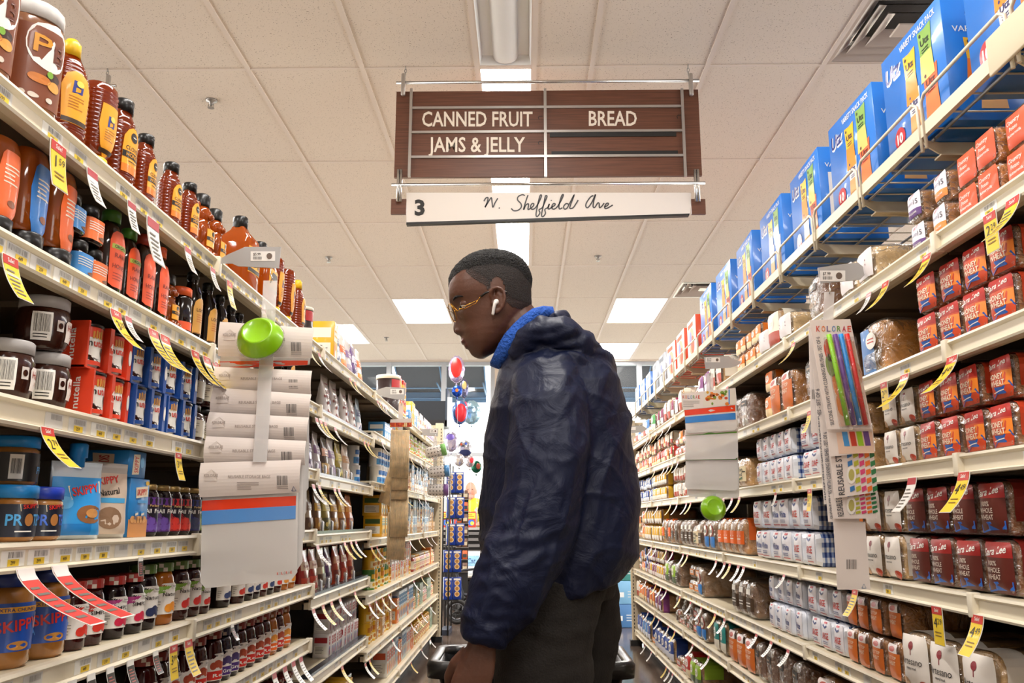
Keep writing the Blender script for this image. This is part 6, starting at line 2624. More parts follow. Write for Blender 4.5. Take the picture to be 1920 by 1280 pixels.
jb.loft([jrow(*r) for r in JT], m_navy)
jb.tube([at(1018, 690, 1.90), at(1030, 722, 1.845), at(1032, 770, 1.805), at(1028, 850, 1.785), at(1020, 920, 1.775), at(1004, 985, 1.765), at(980, 1045, 1.755), at(952, 1100, 1.748), at(925, 1155, 1.742), at(908, 1188, 1.74), at(904, 1201, 1.74)],
        [.062, .078, .085, .086, .085, .085, .08, .073, .058, .049, .044], m_navy, 24)
jb.tube([at(1025, 700, 2.07), at(1035, 770, 2.15), at(1045, 860, 2.19), at(1040, 985, 2.2), at(1015, 1100, 2.24), at(1002, 1170, 2.29)], [.07, .085, .085, .08, .065, .045], m_navy, 20)
HOOD = [(968, 668, 1.865, .018), (988, 640, 1.845, .028), (1018, 622, 1.835, .033), (1055, 628, 1.84, .036), (1092, 656, 1.86, .039), (1118, 684, 1.91, .041), (1124, 690, 1.97, .043), (1118, 684, 2.03, .041), (1092, 656, 2.09, .039), (1055, 628, 2.11, .036), (1018, 622, 2.11, .033), (988, 640, 2.1, .028), (968, 668, 2.08, .018)]
jb.tube([at(a, r, y) for a, r, y, q in HOOD], [q for *_, q in HOOD], m_navy, 16)
jb.ell(at(1085, 655, 1.975), (.075, .12, .03), m_navy, 18, 10, Matrix.Rotation(math.radians(38), 3, 'Y'))
jb.tube([at(1040, 600, 1.90), at(1052, 604, 1.975), at(1040, 600, 2.05)], [.015, .026, .015], m_navy, 12)
jacket = remesh(jb, .0052, 'jacket', 3)


def folds(p):
    x, y = to_px(p)
    n = noise.noise
    a = 0.0
    # broad drape folds running down the body, tighter ones at shoulder, elbow and hem
    a += .0075 * n(Vector((x * .022 + y * .006, y * .0042, p.y * 5)))
    a += .004 * n(Vector((x * .05 + y * .02, y * .013 - x * .008, p.y * 8)))
    e = math.exp(-((x - 960) / 90) ** 2 - ((y - 1040) / 90) ** 2)
    a += .010 * e * n(Vector((x * .018 - y * .012, x * .02 + y * .05, 3)))
    s_ = math.exp(-((x - 1020) / 80) ** 2 - ((y - 720) / 60) ** 2)
    a += .004 * s_ * n(Vector((x * .03 + y * .015, y * .02, 9)))
    hd = math.exp(-((x - 1070) / 90) ** 2 - ((y - 645) / 45) ** 2)
    a += .012 * hd * n(Vector((x * .02 - y * .045, x * .02 + y * .06, 5)))
    cu = math.exp(-((x - 900) / 60) ** 2 - ((y - 1170) / 40) ** 2)
    a += .006 * cu * n(Vector((x * .03, y * .07, 2)))
    # sharp creases: ridges of slowly varying noise, running down the sleeve and across the back
    q = 1 - abs(2 * n(Vector((x * .016 + y * .004, y * .0035 - x * .003, 11 + p.y * 3))))
    a += .004 * max(0, q) ** 3
    q = 1 - abs(2 * n(Vector((x * .011 - y * .011, x * .006 + y * .009, 21 + p.y * 4))))
    a += .0035 * max(0, q) ** 4
    return a


displace(jacket, folds)
jacket.materials.clear()
jacket.materials.append(m_navy)
wear('jacket', jacket)
# fleece collar
m_fleece = mat('#1f56b4', .85, bump=.8, bscale=160, vary=.12, vscale=40)
UP = [(1037, 575), (1019, 573.5), (999, 578), (979, 592), (962, 608), (946, 626), (935, 644), (927, 661), (919, 679)]
LO = [(1040, 594), (1022, 594), (1000, 606), (984, 624), (974, 640), (962, 655), (953, 668), (946, 680), (938, 692)]
cb = MB()
rings = []
N_ = len(UP)
for side in (-1, 1):
    rng = range(N_) if side < 0 else range(N_ - 1, -1, -1)
    for i in rng:
        f = i / (N_ - 1)
        y = YP + .012 + side * (.079 * math.sin(PI * min(1, .06 + f * .8)) ** .7)
        (ux, uy), (lx_, ly) = UP[i], LO[i]
        if side > 0:
            uy += 6
        o = .007
        cy_ = side * o
        u, l = at(ux, uy, y), at(lx_, ly, y + side * .006)
        dn = (l - u) * .14
        rings.append([u + Vector((0, cy_, 0)) + dn, u + Vector((0, cy_ * .3, 0)), u - Vector((0, cy_ * .3, 0)), u - Vector((0, cy_, 0)) + dn, l - Vector((0, cy_, 0)), l + Vector((0, cy_, 0)) - dn * .3, (u + l) / 2 + Vector((0, cy_ * 1.5, 0))])
rings.append(rings[0])
cb.loft(rings, m_fleece, (False, False))
wear('collar', cb.data('collar'), 'blue fleece collar')

# trousers and shoes
m_pant = mat('#1f1b18', .85, bump=.3, bscale=260, vary=.18, vscale=9)
tb = MB()
hip = [(1040, 935, 1165, .16), (1075, 938, 1160, .165), (1100, 935, 1153, .165), (1122, 932, 1146, .16)]
tb.loft([[at(.5 * (a + c) + .5 * (c - a) * math.cos(t), r, YB_) + Vector((0, h * math.sin(t), 0)) for t in (2 * PI * k / 24 for k in range(24))] for r, a, c, h in hip], m_pant)
for (path, ft, yl), near in zip(legs, (1, 0)):
    R_ = [at(1040, 1085, yl), at(1020, 1185, yl), at(1018, 1282, yl)] if near else [at(1072, 1085, yl), at(1090, 1185, yl), at(1076, 1282, yl)]
    rr = [.112, .104, .103] if near else [.108, .09, .086]
    tb.tube(R_ + [Vector((R_[-1].x, yl, .55)), Vector((ft, yl, .3)), Vector((ft + .02, yl, .09))], rr + [.085, .075, .068], m_pant, 22, flat=.95)
tr = remesh(tb, .0062, 'trousers', 3)
displace(tr, lambda p: .006 * noise.noise(Vector((p.x * 9 + p.z * 6, p.y * 8, p.z * 22))) + .004 * noise.noise(Vector((p.x * 20, p.y * 20, p.z * 44))))
tr.materials.clear()
tr.materials.append(m_pant)
wear('trousers', tr)
for path, ft, yl in legs:
    sb = MB()
    sb.ell((ft - .05, yl, .05), (.14, .052, .05), mat('#b09a78', .6), 18, 10)
    sb.rbox(ft - .19, ft + .09, yl - .05, yl + .05, .0, .028, .012, mat('#e4ded2', .6))
    wear('shoe', sb.data('shoe'))

# spectacles and earbud
gb = MB()
for sg in (-1, 1):
    T, Bm = at(846.5, 577, YP), at(861, 609, YP)
    c = (T + Bm) / 2 + Vector((-.004, sg * .033, 0))
    u = (T - Bm) / 2
    w = Vector((.006 * 1, sg * .027, 0))
    gb.tube([c + u * math.sin(t) + w * math.cos(t) for t in (2 * PI * k / 28 for k in range(29))], .0009, m_gold, 6)
    ys_ = YP + sg * .066
    h0 = c + u * .75 + w
    tp = lambda x, y, e=0: at(x, y, ys_ + sg * e)
    gb.tube([h0, tp(858, 583, -.003), tp(866, 578.5)], .0015, m_gold, 8)
    gb.ell(tp(862.5, 579.5, .002), (.0026, .0024, .0026), m_gold, 10, 6)
    gb.ell(tp(853, 583, .0), (.002, .002, .002), m_gold, 10, 6)
    gb.tube([tp(867, 580.5), tp(868, 575), tp(896, 562.5, .007), tp(902, 554.5, .008)], .0009, m_gold, 6)
    gb.tube([tp(867, 580.5), tp(892, 568.5, .006), tp(896, 562.5, .007)], .0009, m_gold, 6)
    gb.tube([tp(901, 556, .008), tp(910, 549, .009), tp(922, 545.5, .008), tp(938, 545, .003)], [.0018, .0024, .0022, .002], m_blackp, 8)
    gb.tube([tp(941, 545, .01), tp(950, 547, .008)], [.002, .0022], mat('#8d8a88', .3, metal=.6), 8)
c1 = at(847, 579, YP)
gb.tube([c1 + Vector((-.006, -.008, 0)), c1 + Vector((-.010, 0, .004)), c1 + Vector((-.006, .008, 0))], .0013, m_gold, 6)
wear('spectacles', gb.data('spectacles'), 'gold rimmed spectacles')
lb_ = MB()
lens_m = film_mat('lens_glass', clear=.96, bump=0, rough=.03, dif=0, edge=.12)
for sg in (-1, 1):
    T, Bm = at(846.5, 577, YP), at(861, 609, YP)
    c = (T + Bm) / 2 + Vector((-.004, sg * .033, 0))
    u = (T - Bm) / 2
    w = Vector((.006, sg * .027, 0))
    nrm = u.cross(w).normalized() * .0006
    ring = [c + u * .97 * math.sin(t) + w * .97 * math.cos(t) for t in (2 * PI * k / 24 for k in range(24))]
    lb_.loft([[p - nrm for p in ring], [p + nrm for p in ring]], lens_m)
wear('lenses', lb_.data('lenses'))
ab = MB()
m_pod = mat('#e9e5e0', .2, coat=.5)
yb = YP - .083
ab.ell(at(931, 566.5, yb + .004), (.0075, .0085, .0075), m_pod, 14, 8)
ab.tube([at(930.5, 565.5, yb), at(927.8, 569, yb - .002), at(926, 577, yb - .001), at(924.3, 588, yb), at(923.8, 590.5, yb)], [.0042, .0043, .0037, .0035, .0026], m_pod, 12)
wear('earbud', ab.data('earbud'), 'white wireless earbud')

# the shopping basket
YK0, YK1 = 2.26, 2.58
kx0, kx1 = at(811, 1222, 2.42).x, at(1179, 1222, 2.42).x
kz = at(1000, 1222, 2.42).z
kc = (kx0 + kx1) / 2
bk = thing('shopping_basket', 'black plastic hand basket carried beside the man', 'basket', (kc, 2.42, kz - .25))
m_bk = mat('#0c0c0d', .35, coat=.3)
hw, hd = (kx1 - kx0) / 2, (YK1 - YK0) / 2
b = MB()


def rrect(a, c, z, r=.04, n=6):
    out = []
    for sx, sy, a0 in ((1, 1, 0), (-1, 1, PI / 2), (-1, -1, PI), (1, -1, 1.5 * PI)):
        for k in range(n + 1):
            t = a0 + PI / 2 * k / n
            out.append(Vector((sx * (a - r) + r * math.cos(t), sy * (c - r) + r * math.sin(t), z)))
    return out


b.loft([rrect(hw - .075, hd - .06, 0), rrect(hw - .02, hd - .016, .235), rrect(hw - .024, hd - .02, .235), rrect(hw - .079, hd - .064, .006)], m_bk, (True, True))
link('tub', b.data('tub'), bk)
b = MB()
b.loft([rrect(hw - .012, hd - .012, .212), rrect(hw, hd, .208), rrect(hw + .002, hd + .002, .238), rrect(hw - .004, hd - .004, .248), rrect(hw - .024, hd - .024, .246), rrect(hw - .024, hd - .024, .225)], m_bk, (False, False))
link('rim', b.data('rim'), bk)
hx = at(1000, 1235, 2.36).x - kc
for sg in (-1, 1):
    b = MB()
    b.tube([(-hw + .06, sg * (hd - .03), .235), (-.1, sg * .03 - .06, .27), (hx - .02, -.06 + sg * .02, .275), (hx + .08, -.06 + sg * .02, .275), (.16, sg * .03 - .06, .27), (hw - .06, sg * (hd - .03), .235)], .008, m_bk, 8)
    link('handle', b.data('handle'), bk)
a = Art(flat_map((0, -hd + .0, .1), (1, 0, 0), (0, .1, 1), (0, -1, 0)))

# ================================================================== hanging aisle sign
YS = GY0
m_wood = wood_mat('sign_wood', '#5a3524', '#6f4430')
m_alum = mat('#b8b3ae', .32, metal=.75)
m_chrome = mat('#c9c6c2', .2, metal=.9)
m_letter = mat('#efe3d2', .5)


def box_px(b, x0, y0, x1, y1, Y, dy0, dy1, m):
    """a board whose corners sit at picture points on the plane Y"""
    P = [at(x, y, Y) for x, y in ((x0, y1), (x1, y1), (x1, y0), (x0, y0))]
    xs = (P[0].x + P[3].x) / 2, (P[1].x + P[2].x) / 2
    zs = (P[0].z + P[1].z) / 2, (P[2].z + P[3].z) / 2
    b.box(xs[0], xs[1], Y + dy0, Y + dy1, zs[0], zs[1], m)


def prism_px(b, pts, Y, th, m, dy=0.0, tilt=0.0):
    """a plate with the given outline; tilt brings its first two corners nearer"""
    n = len(pts)
    A = [at(x, y, Y) + Vector((0, dy - th / 2 - (tilt if i < 2 else 0), 0)) for i, (x, y) in enumerate(pts)]
    B = [p + Vector((0, th, 0)) for p in A]
    b.add(A + B, [tuple(range(n)), tuple(range(n, 2 * n))[::-1]] + [(i, i + n, (i + 1) % n + n, (i + 1) % n) for i in range(n)], m)


def px_art(Y, mb=None):
    """artwork in picture units on the plane Y: u right, v down-negative; origin of u, v at the picture point (0, 0)"""
    return Art(lambda u, v, o: at(u, -v, Y) + Vector((0, -o, 0)), mb=mb)


def rebase(t, name, mb, lab=None):
    me = mb.data(name)
    me.transform(Matrix.Translation(-Vector(t.location)))
    o = link(name, me, t)
    if lab:
        o['label'] = lab
    return o


def chain(b, p0, p1, m):
    p0, p1 = Vector(p0), Vector(p1)
    n = max(3, int((p1 - p0).length / .022))
    for i in range(n):
        c = p0.lerp(p1, (i + .5) / n)
        L = (p1 - p0).length / n * .62
        pts = []
        for k in range(13):
            t = 2 * PI * k / 12
            x, z = .006 * math.cos(t), L * math.sin(t)
            pts.append(c + (Vector((x, 0, z)) if i % 2 else Vector((0, x, z))))
        b.tube(pts, .0018, m, 5)


def aisle_sign(dx, full, lab):
    c = at(1026, 250, YS)
    t = thing('aisle_sign', lab, 'sign', (c.x, YS, c.z))
    b = MB()
    box_px(b, 741, 169, 1313, 330, YS, .004, .024, m_wood)
    rebase(t, 'board', b)
    for y in (201, 246.5, 293):
        b = MB(); box_px(b, 771, y - 2.2, 1282, y + 2.2, YS, -.006, .004, m_alum); rebase(t, 'rail', b)
    for x in (769.5, 1022.5, 1281.5):
        b = MB(); box_px(b, x - 2.6, 167, x + 2.6, 332, YS, -.009, .005, m_alum); rebase(t, 'divider', b)
    if full:
        for x0, y0, x1, y1 in ((1031, 248.5, 1268, 256), (1034, 283, 1271, 290)):
            b = MB(); box_px(b, x0, y0, x1, y1, YS, -.002, .006, m_dark); rebase(t, 'slot', b)
        a = px_art(YS + .0035)
        a.text('CANNED FRUIT', 895, -223, 27, m_letter, 2, w=207, bold=.016)
        a.text('JAMS & JELLY', 894, -271, 27, m_letter, 2, w=181, bold=.016)
        a.text('BREAD', 1149, -222, 27, m_letter, 2, w=90, bold=.016)
        for x, y in ((1013, 221), (1013, 268), (1273, 219)):
            a.stroke([(x + 4, -y + 3), (x - 2, -y + 3), (x - 4, -y), (x - 2, -y - 3)], 1.2, m_dark, 2)
        rebase(t, 'lettering', a.b)
    for r0, x0, x1 in ((156, 744, 1310), (347, 735, 1321)):
        b = MB()
        z = at(1026, r0, YS).z
        b.tube([(at(x0, r0, YS).x, YS - .016, z), (at(x1, r0, YS).x, YS - .016, z)], .0085, m_chrome, 12)
        rebase(t, 'rod', b)
    for x in (757.5, 1293.5):
        b = MB()
        p, q = at(x, 141, YS), at(x, 182, YS)
        b.rbox(p.x - .011, p.x + .011, YS - .026, YS - .004, q.z, p.z, .006, m_alum, 2)
        rebase(t, 'clamp', b)
        b = MB()
        chain(b, (p.x + (.01 if x < 1000 else -.01), YS - .012, p.z - .01), (p.x + (.01 if x < 1000 else -.01), YS - .012, CEIL), m_steel)
        rebase(t, 'chain', b)
    for x in (750, 1304):
        b = MB()
        p, q = at(x, 320, YS), at(x, 380, YS)
        for dx_ in (-.006, .008):
            b.tube([(p.x + dx_, YS - .014, q.z), (p.x + dx_, YS - .014, p.z)], .0075, m_chrome, 10)
        rebase(t, 'clamp', b)
    b = MB()
    prism_px(b, [(762, 418), (1294, 401), (1296, 361), (762, 361)], YS, .012, mat('#e6ddd4', .5), .006)
    rebase(t, 'name_board', b)
    b = MB()
    prism_px(b, [(762, 421.5), (1292, 404), (1293, 400.5), (762, 417)], YS, .03, m_dark, .012)
    rebase(t, 'edge_trim', b)
    for x0, x1 in ((733, 761.5), (1296.5, 1323)):
        b = MB(); box_px(b, x0, 373, x1, 401, YS, .0, .018, m_wood); rebase(t, 'end_block', b)
    if full:
        a = px_art(YS - .0005)
        a.text('3', 787, -389, 27, m_dark, 2, w=19, bold=.04)
        K = lambda pts: [(700 + x / 3, -(100 + y / 3)) for x, y in pts]
        mi = mat('#3c3a3c', .5)
        for pts in ([(622, 832), (632, 815), (645, 812), (640, 840), (628, 866), (650, 830), (664, 812), (668, 840), (672, 866), (685, 840), (700, 815)],
                    [(706, 868), (711, 872)], [(852, 800), (838, 795), (815, 806), (812, 825), (830, 845), (832, 865), (815, 882), (790, 885), (776, 872)],
                    [(870, 797), (855, 840), (845, 880), (857, 855), (872, 846), (872, 862), (870, 878), (884, 872), (900, 858), (902, 846), (892, 846), (884, 862), (890, 876), (908, 872), (930, 840), (946, 802), (938, 800), (925, 850), (915, 905), (922, 918), (937, 898), (932, 880), (950, 868), (965, 835), (977, 805), (968, 803), (958, 850), (946, 908), (955, 918), (968, 900), (965, 878), (982, 866), (990, 846), (983, 868), (988, 876), (1003, 866), (1020, 855), (1022, 846), (1012, 846), (1004, 862), (1010, 876), (1030, 868), (1055, 830), (1069, 797), (1060, 800), (1045, 850), (1047, 875), (1064, 868)],
                    [(1100, 850), (1085, 845), (1071, 860), (1074, 875), (1088, 872), (1102, 848), (1131, 793), (1110, 850), (1106, 872), (1126, 866), (1152, 825)], [(999, 826), (1003, 829)],
                    [(1238, 800), (1222, 808), (1200, 838), (1195, 860), (1206, 868), (1225, 845), (1240, 815), (1250, 793), (1240, 830), (1236, 862), (1246, 866), (1262, 842), (1270, 845), (1272, 868), (1285, 860), (1298, 842)],
                    [(1298, 866), (1318, 855), (1322, 844), (1312, 844), (1302, 860), (1308, 874), (1347, 853)]):
            q = K(pts)
            # smooth the pen line
            sm_ = []
            for i in range(len(q) - 1):
                p0, p1, p2, p3 = q[max(i - 1, 0)], q[i], q[i + 1], q[min(i + 2, len(q) - 1)]
                for k in range(4):
                    f = k / 4
                    sm_.append(tuple(.5 * (2 * p1[d] + (p2[d] - p0[d]) * f + (2 * p0[d] - 5 * p1[d] + 4 * p2[d] - p3[d]) * f * f + (3 * p1[d] - p0[d] - 3 * p2[d] + p3[d]) * f ** 3) for d in (0, 1)))
            sm_.append(q[-1])
            a.stroke(sm_, 2.4, mi, 2)
        rebase(t, 'name_lettering', a.b)
    t.location.x += dx
    return t


aisle_sign(0, True, 'hanging wooden aisle sign listing canned fruit, jams, jelly and bread')
c = at(205, 160, YS)
t = thing('sign_rod', 'steel hanging rod of the next aisle, behind the honey bottles', 'sign rod', (c.x, YS, c.z))
b = MB(); b.tube([(-1.6, -.016, -.012), (.045, -.016, -.012)], .0085, m_chrome, 12); link('rod', b.data('rod'), t)
for x in (0, -1.5):
    b = MB(); b.rbox(x - .011, x + .011, -.026, -.004, -.045, .05, .006, m_alum, 2); link('clamp', b.data('clamp'), t)
    b = MB(); chain(b, (x - .01, -.012, .04), (x - .01, -.012, CEIL - c.z), m_steel); link('chain', b.data('chain'), t)

# ================================================================== clip strips hanging from the shelf rails
m_arm = mat('#a9a7a6', .4)
m_strip = film_mat('strip_plastic', clear=.5, tint='#f2f0ee', rough=.15, bump=.1, bscale=30, dif=.8, edge=.2)
m_milky = film_mat('milky_plastic', clear=.3, tint='#f2eeea', rough=.16, bump=.25, bscale=12, dif=.86, edge=.2)
m_card = mat('#eadfd8', .5)
lime = mat('#8cc714', .28, coat=.5)


def strip(lab, Y, arm, sticker, price, line, w):
    """a grey sticker plate reaching out from the rail, a hook and a plastic strip with slots"""
    o = at(arm[0][0], arm[0][1], Y)
    t = thing('clip_strip', lab, 'display strip', o)
    b = MB(); prism_px(b, arm, Y, .003, m_arm); rebase(t, 'sign_arm', b)
    a = px_art(Y - .0018)
    x0, y0, x1, y1 = sticker
    a.rect(x0, -y1, x1, -y0, mat('#e9e6e2', .4), 1)
    h = y1 - y0
    if price:
        a.text(price, x0 + h * .28, -(y0 + h * .3), h * .28, ink('#3a3836'), 2, al='L', w=(x1 - x0) * .3)
        a.bars(x0 + h * .28, -(y0 + h * .85), x0 + h * 1.2, -(y0 + h * .55), ink('#55524f'), 2)
        a.ell(x1 - h * .6, -(y0 + h * .5), h * .3, h * .32, ink('#6a5a50'), 2)
    rebase(t, 'sticker', a.b)
    b = MB()
    line = [q if len(q) == 3 else q + (.002,) for q in line]
    x, y, _ = line[0]
    b.tube([at(x + 1, y - w * .9, Y), at(x, y - w * .5, Y), at(x + w * .12, y - w * .2, Y - .004), at(x, y + 4, Y)], .0018, m_chrome, 6)
    rebase(t, 'hook', b)
    b = MB()
    b.sheet([(at(x - w / 2, y, Y + dy), at(x + w / 2, y, Y + dy)) for x, y, dy in line], .0009, m_strip)
    rebase(t, 'strip', b)
    return t


def kolorae(a, u, v, w, h, l=2):
    cols = ('#d8432a', '#e07a2a', '#7a6a9a', '#4a86b8', '#6a9a4a', '#c84a5a', '#d8432a')
    for i, ch in enumerate('KOLORAE'):
        a.text(ch, u - w / 2 + w * (i + .5) / 7, v, h, ink(cols[i]), l, w=w / 7 * .72)


def bag_pack(lab, Y, card, bag, cols, front=False, group=None, text=True, Yb=None):
    """a header card with a sealed bag under it; card and bag: four corners each, from bottom left round"""
    c = at(*card[0], Y)
    t = thing('storage_bag_pack', lab, 'bag pack', c, 0, group)
    b = MB()
    (x0, y0), (x1, y1), (x2, y2), (x3, y3) = card
    bul = .014 if text else .0
    rows_ = []
    for i in range(11):
        g = i / 10
        dy = -bul * math.sin(PI * (.12 + .76 * g))
        p_, q_ = at(x3 + (x0 - x3) * g, y3 + (y0 - y3) * g, Y) + Vector((0, dy, 0)), at(x2 + (x1 - x2) * g, y2 + (y1 - y2) * g, Y) + Vector((0, dy, 0))
        rows_.append((p_, q_))
    b.sheet(rows_, .0014, m_card)
    rebase(t, 'header_card', b)
    (x0, y0), (x1, y1), (x2, y2), (x3, y3) = card
    ymid = (y2 + y3) / 2
    a = Art(lambda u, v, o: at(u, -v, Y) + Vector((0, -.0013 - o - bul * math.sin(PI * (.12 + .76 * max(0, min(1, (-v - (y3 + (y2 - y3) * (u - x0) / (x1 - x0))) / (y0 - y3))))), 0)))
    W, H = x1 - x0, y0 - y3
    L = lambda f, g: (x3 + (x2 - x3) * f + (x0 - x3) * g, -(y3 + (y2 - y3) * f + (y0 - y3) * g))
    gr, dk = ink('#a89a92'), ink('#4a4644')
    k = min(H, W * .28)
    if text:
        u, v = L(.12, .38)
        a.poly([(u - k * .22, v - k * .2), (u + k * .22, v - k * .2), (u + k * .22, v + k * .05), (u, v + k * .22), (u - k * .22, v + k * .05)], mat('#d9cdc5', .5), 1)
        a.text('KOLORAE', u, v, k * .11, gr, 2, w=k * .5)
        u, v = L(.5, .45)
        a.text('REUSABLE STORAGE BAGS', u, v, k * .1, gr, 1, w=W * .42)
        u, v = L(.83, .6)
        a.bars(u - k * .2, v - k * .16, u + k * .2, v + k * .18, dk, 1)
        a.lines(u - k * .2, v - k * .3, u + k * .2, v - k * .18, 2, gr, 1)
        if front:
            u, v = L(.94, .86)
            a.stroke([(u - 4, v - 3), (u, v + 5), (u + 4, v - 3), (u - 4, v - 3)], 1.4, ink('#3a4a7a'), 1)
            u, v = L(.5, .72)
            a.lines(u - W * .12, v - H * .12, u + W * .1, v + H * .12, 4, gr, 1)
        rebase(t, 'header_printing', a.b)
    Yb = Yb or Y + .004
    n = 10
    (x0, y0), (x1, y1), (x2, y2), (x3, y3) = bag

    def mp(f, g, o):
        x = (x3 + (x2 - x3) * f) * (1 - g) + (x0 + (x1 - x0) * f) * g
        y = (y3 + (y2 - y3) * f) * (1 - g) + (y0 + (y1 - y0) * f) * g
        bulge = .006 * math.sin(PI * min(1, g * 1.1)) ** .7 * math.sin(PI * f) ** .6 + .0018 * noise.noise(Vector((f * 5, g * 6, x0 * .1)))
        return at(x, y, Yb) + Vector((0, -bulge - o, 0))
    A_ = Art(mp)
    rows = [(g, .02 + (.05 * max(0, (g - .93) / .07) ** 2), .98 - (.05 * max(0, (g - .93) / .07) ** 2)) for g in [i / 14 for i in range(15)]]
    A_.strips(rows, m_milky if not (cols and cols[0] == 'clear') else film_pack, 1, 10)
    rows2 = [(g, a_, b_) for g, a_, b_ in rows]
    back = Art(lambda f, g, o: at((x3 + (x2 - x3) * f) * (1 - g) + (x0 + (x1 - x0) * f) * g, (y3 + (y2 - y3) * f) * (1 - g) + (y0 + (y1 - y0) * f) * g, Yb + .004), mb=A_.b)
    back.strips(rows2, m_milky, 1, 4)
    rebase(t, 'bag', A_.b)
    z = Art(mp, .0008)
    for g0, g1, col in [q for q in cols if q != 'clear']:
        z.rect(.02, g0, .96, g1, mat(col, .2, coat=.6), 2, 8, 1)
    if z.b.f:
        rebase(t, 'zip_band', z.b)
    if front:
        q = Art(mp, .0008)
        for i, ch in enumerate('KOLORAE'):
            q.text(ch, .79 + i * .022, .92, -.03, ink(('#d8432a', '#8a8a8a')[i % 2]), 3, w=.017)
        rebase(t, 'bag_printing', q.b)
    return t


def bowl(lab, px, py, Y, r, tilt, group):
    c = at(px, py, Y)
    t = thing('snack_bowl', lab, 'bowl', c)
    b = MB()
    R = Matrix.Rotation(tilt[0], 3, 'X') @ Matrix.Rotation(tilt[1], 3, 'Y')
    prof = [(0, -.030), (.034, -.030), (.037, -.033), (.040, -.030), (.052, -.018), (.0575, .0), (.060, .004), (.060, .008), (.055, .006), (.05, -.014), (.034, -.025), (0, -.026)]
    rings = []
    for q, z in prof:
        rings.append([R @ Vector((q * r / .06 * math.cos(a), z * r / .06, q * r / .06 * math.sin(a))) for a in (2 * PI * k / 32 for k in range(32))])
    b.loft(rings, lime, (False, False))
    link('bowl_body', b.data('bowl_body'), t)
    b = MB()
    b.loft([[R @ Vector((q * r / .06 * math.cos(a), z, q * r / .06 * math.sin(a))) for a in (2 * PI * k / 24 for k in range(24))] for q, z in ((0.001, .0125), (.063, .0125), (.063, .0095), (.05, .0085))], film_pack, (False, False))
    link('clear_lid', b.data('clear_lid'), t)
    return t


GB = 'storage bag packs on the clip strip of the jam side'
Y1 = 2.2
strip('clip strip with grey price plate on the honey shelf rail, holding storage bags', Y1, [(405, 489), (430, 476), (460, 463), (527, 463), (523, 503), (446, 499), (436, 494), (412, 494)], (470, 471, 516, 489), '$5.99',
      [(507, 526), (504, 580, -.03), (501, 640, -.036), (499, 684, -.042), (497, 705, -.052), (495, 740, -.07), (493, 780, -.088), (490, 825, -.104), (487, 866, -.116)], 26)
heads = [([(411, 668), (586, 672), (590, 616), (414, 604)], 'storage bag pack topmost on the jam side strip, behind the lime bowl'), ([(401, 731), (584, 742), (586, 696), (405, 688)], 'second storage bag pack from the top of the jam side strip'),
         ([(395, 776), (580, 784), (585, 740), (402, 727)], 'third storage bag pack from the top of the jam side strip'), ([(388, 822), (577, 828), (580, 783), (394, 773)], 'fourth storage bag pack from the top of the jam side strip'),
         ([(384, 870), (573, 872), (575, 827), (388, 818)], 'fifth storage bag pack from the top of the jam side strip'), ([(376, 932), (563, 923), (566, 862), (378, 868)], 'lowest storage bag pack of the jam side strip, red zip and milky bag')]
for i, (cdx, lab) in enumerate(heads):
    Y = Y1 - .012 - i * .018
    (x0, y0), (x1, y1) = cdx[0], cdx[1]
    hgt = 178 if i == 5 else (24 if i == 0 else 205)
    lo = min(y0 + hgt, 1085 - (5 - i) * 6) if i < 5 else 1104
    bag_pack(lab, Y, cdx, [(x0 - 4, lo), (x1 - 2, lo - (20 if i == 5 else 8)), (x1 + 0, y1 - 4), (x0, y0 - 4)], [(.06, .17, '#e8421f'), (.17, .32, '#5a94d8')] if i == 5 else [(.5, .98, '#e8421f')] if i == 0 else [], i == 5, GB)
bowl('lime green snack bowl on the jam side clip strip', 487, 633, Y1 - .078, .0585, (math.radians(-24), math.radians(0)), None)

# straws on the bread side
Y2 = 2.45
strip('clip strip with grey price plate on the bread side rail, holding straw packs', Y2, [(1533, 502), (1566, 497), (1608, 492), (1628, 508), (1613, 524), (1600, 526), (1538, 531)], (1537, 507, 1585, 527), '$7.99',
      [(1555, 547), (1553, 600), (1562, 700), (1575, 850), (1590, 1000)], 19)


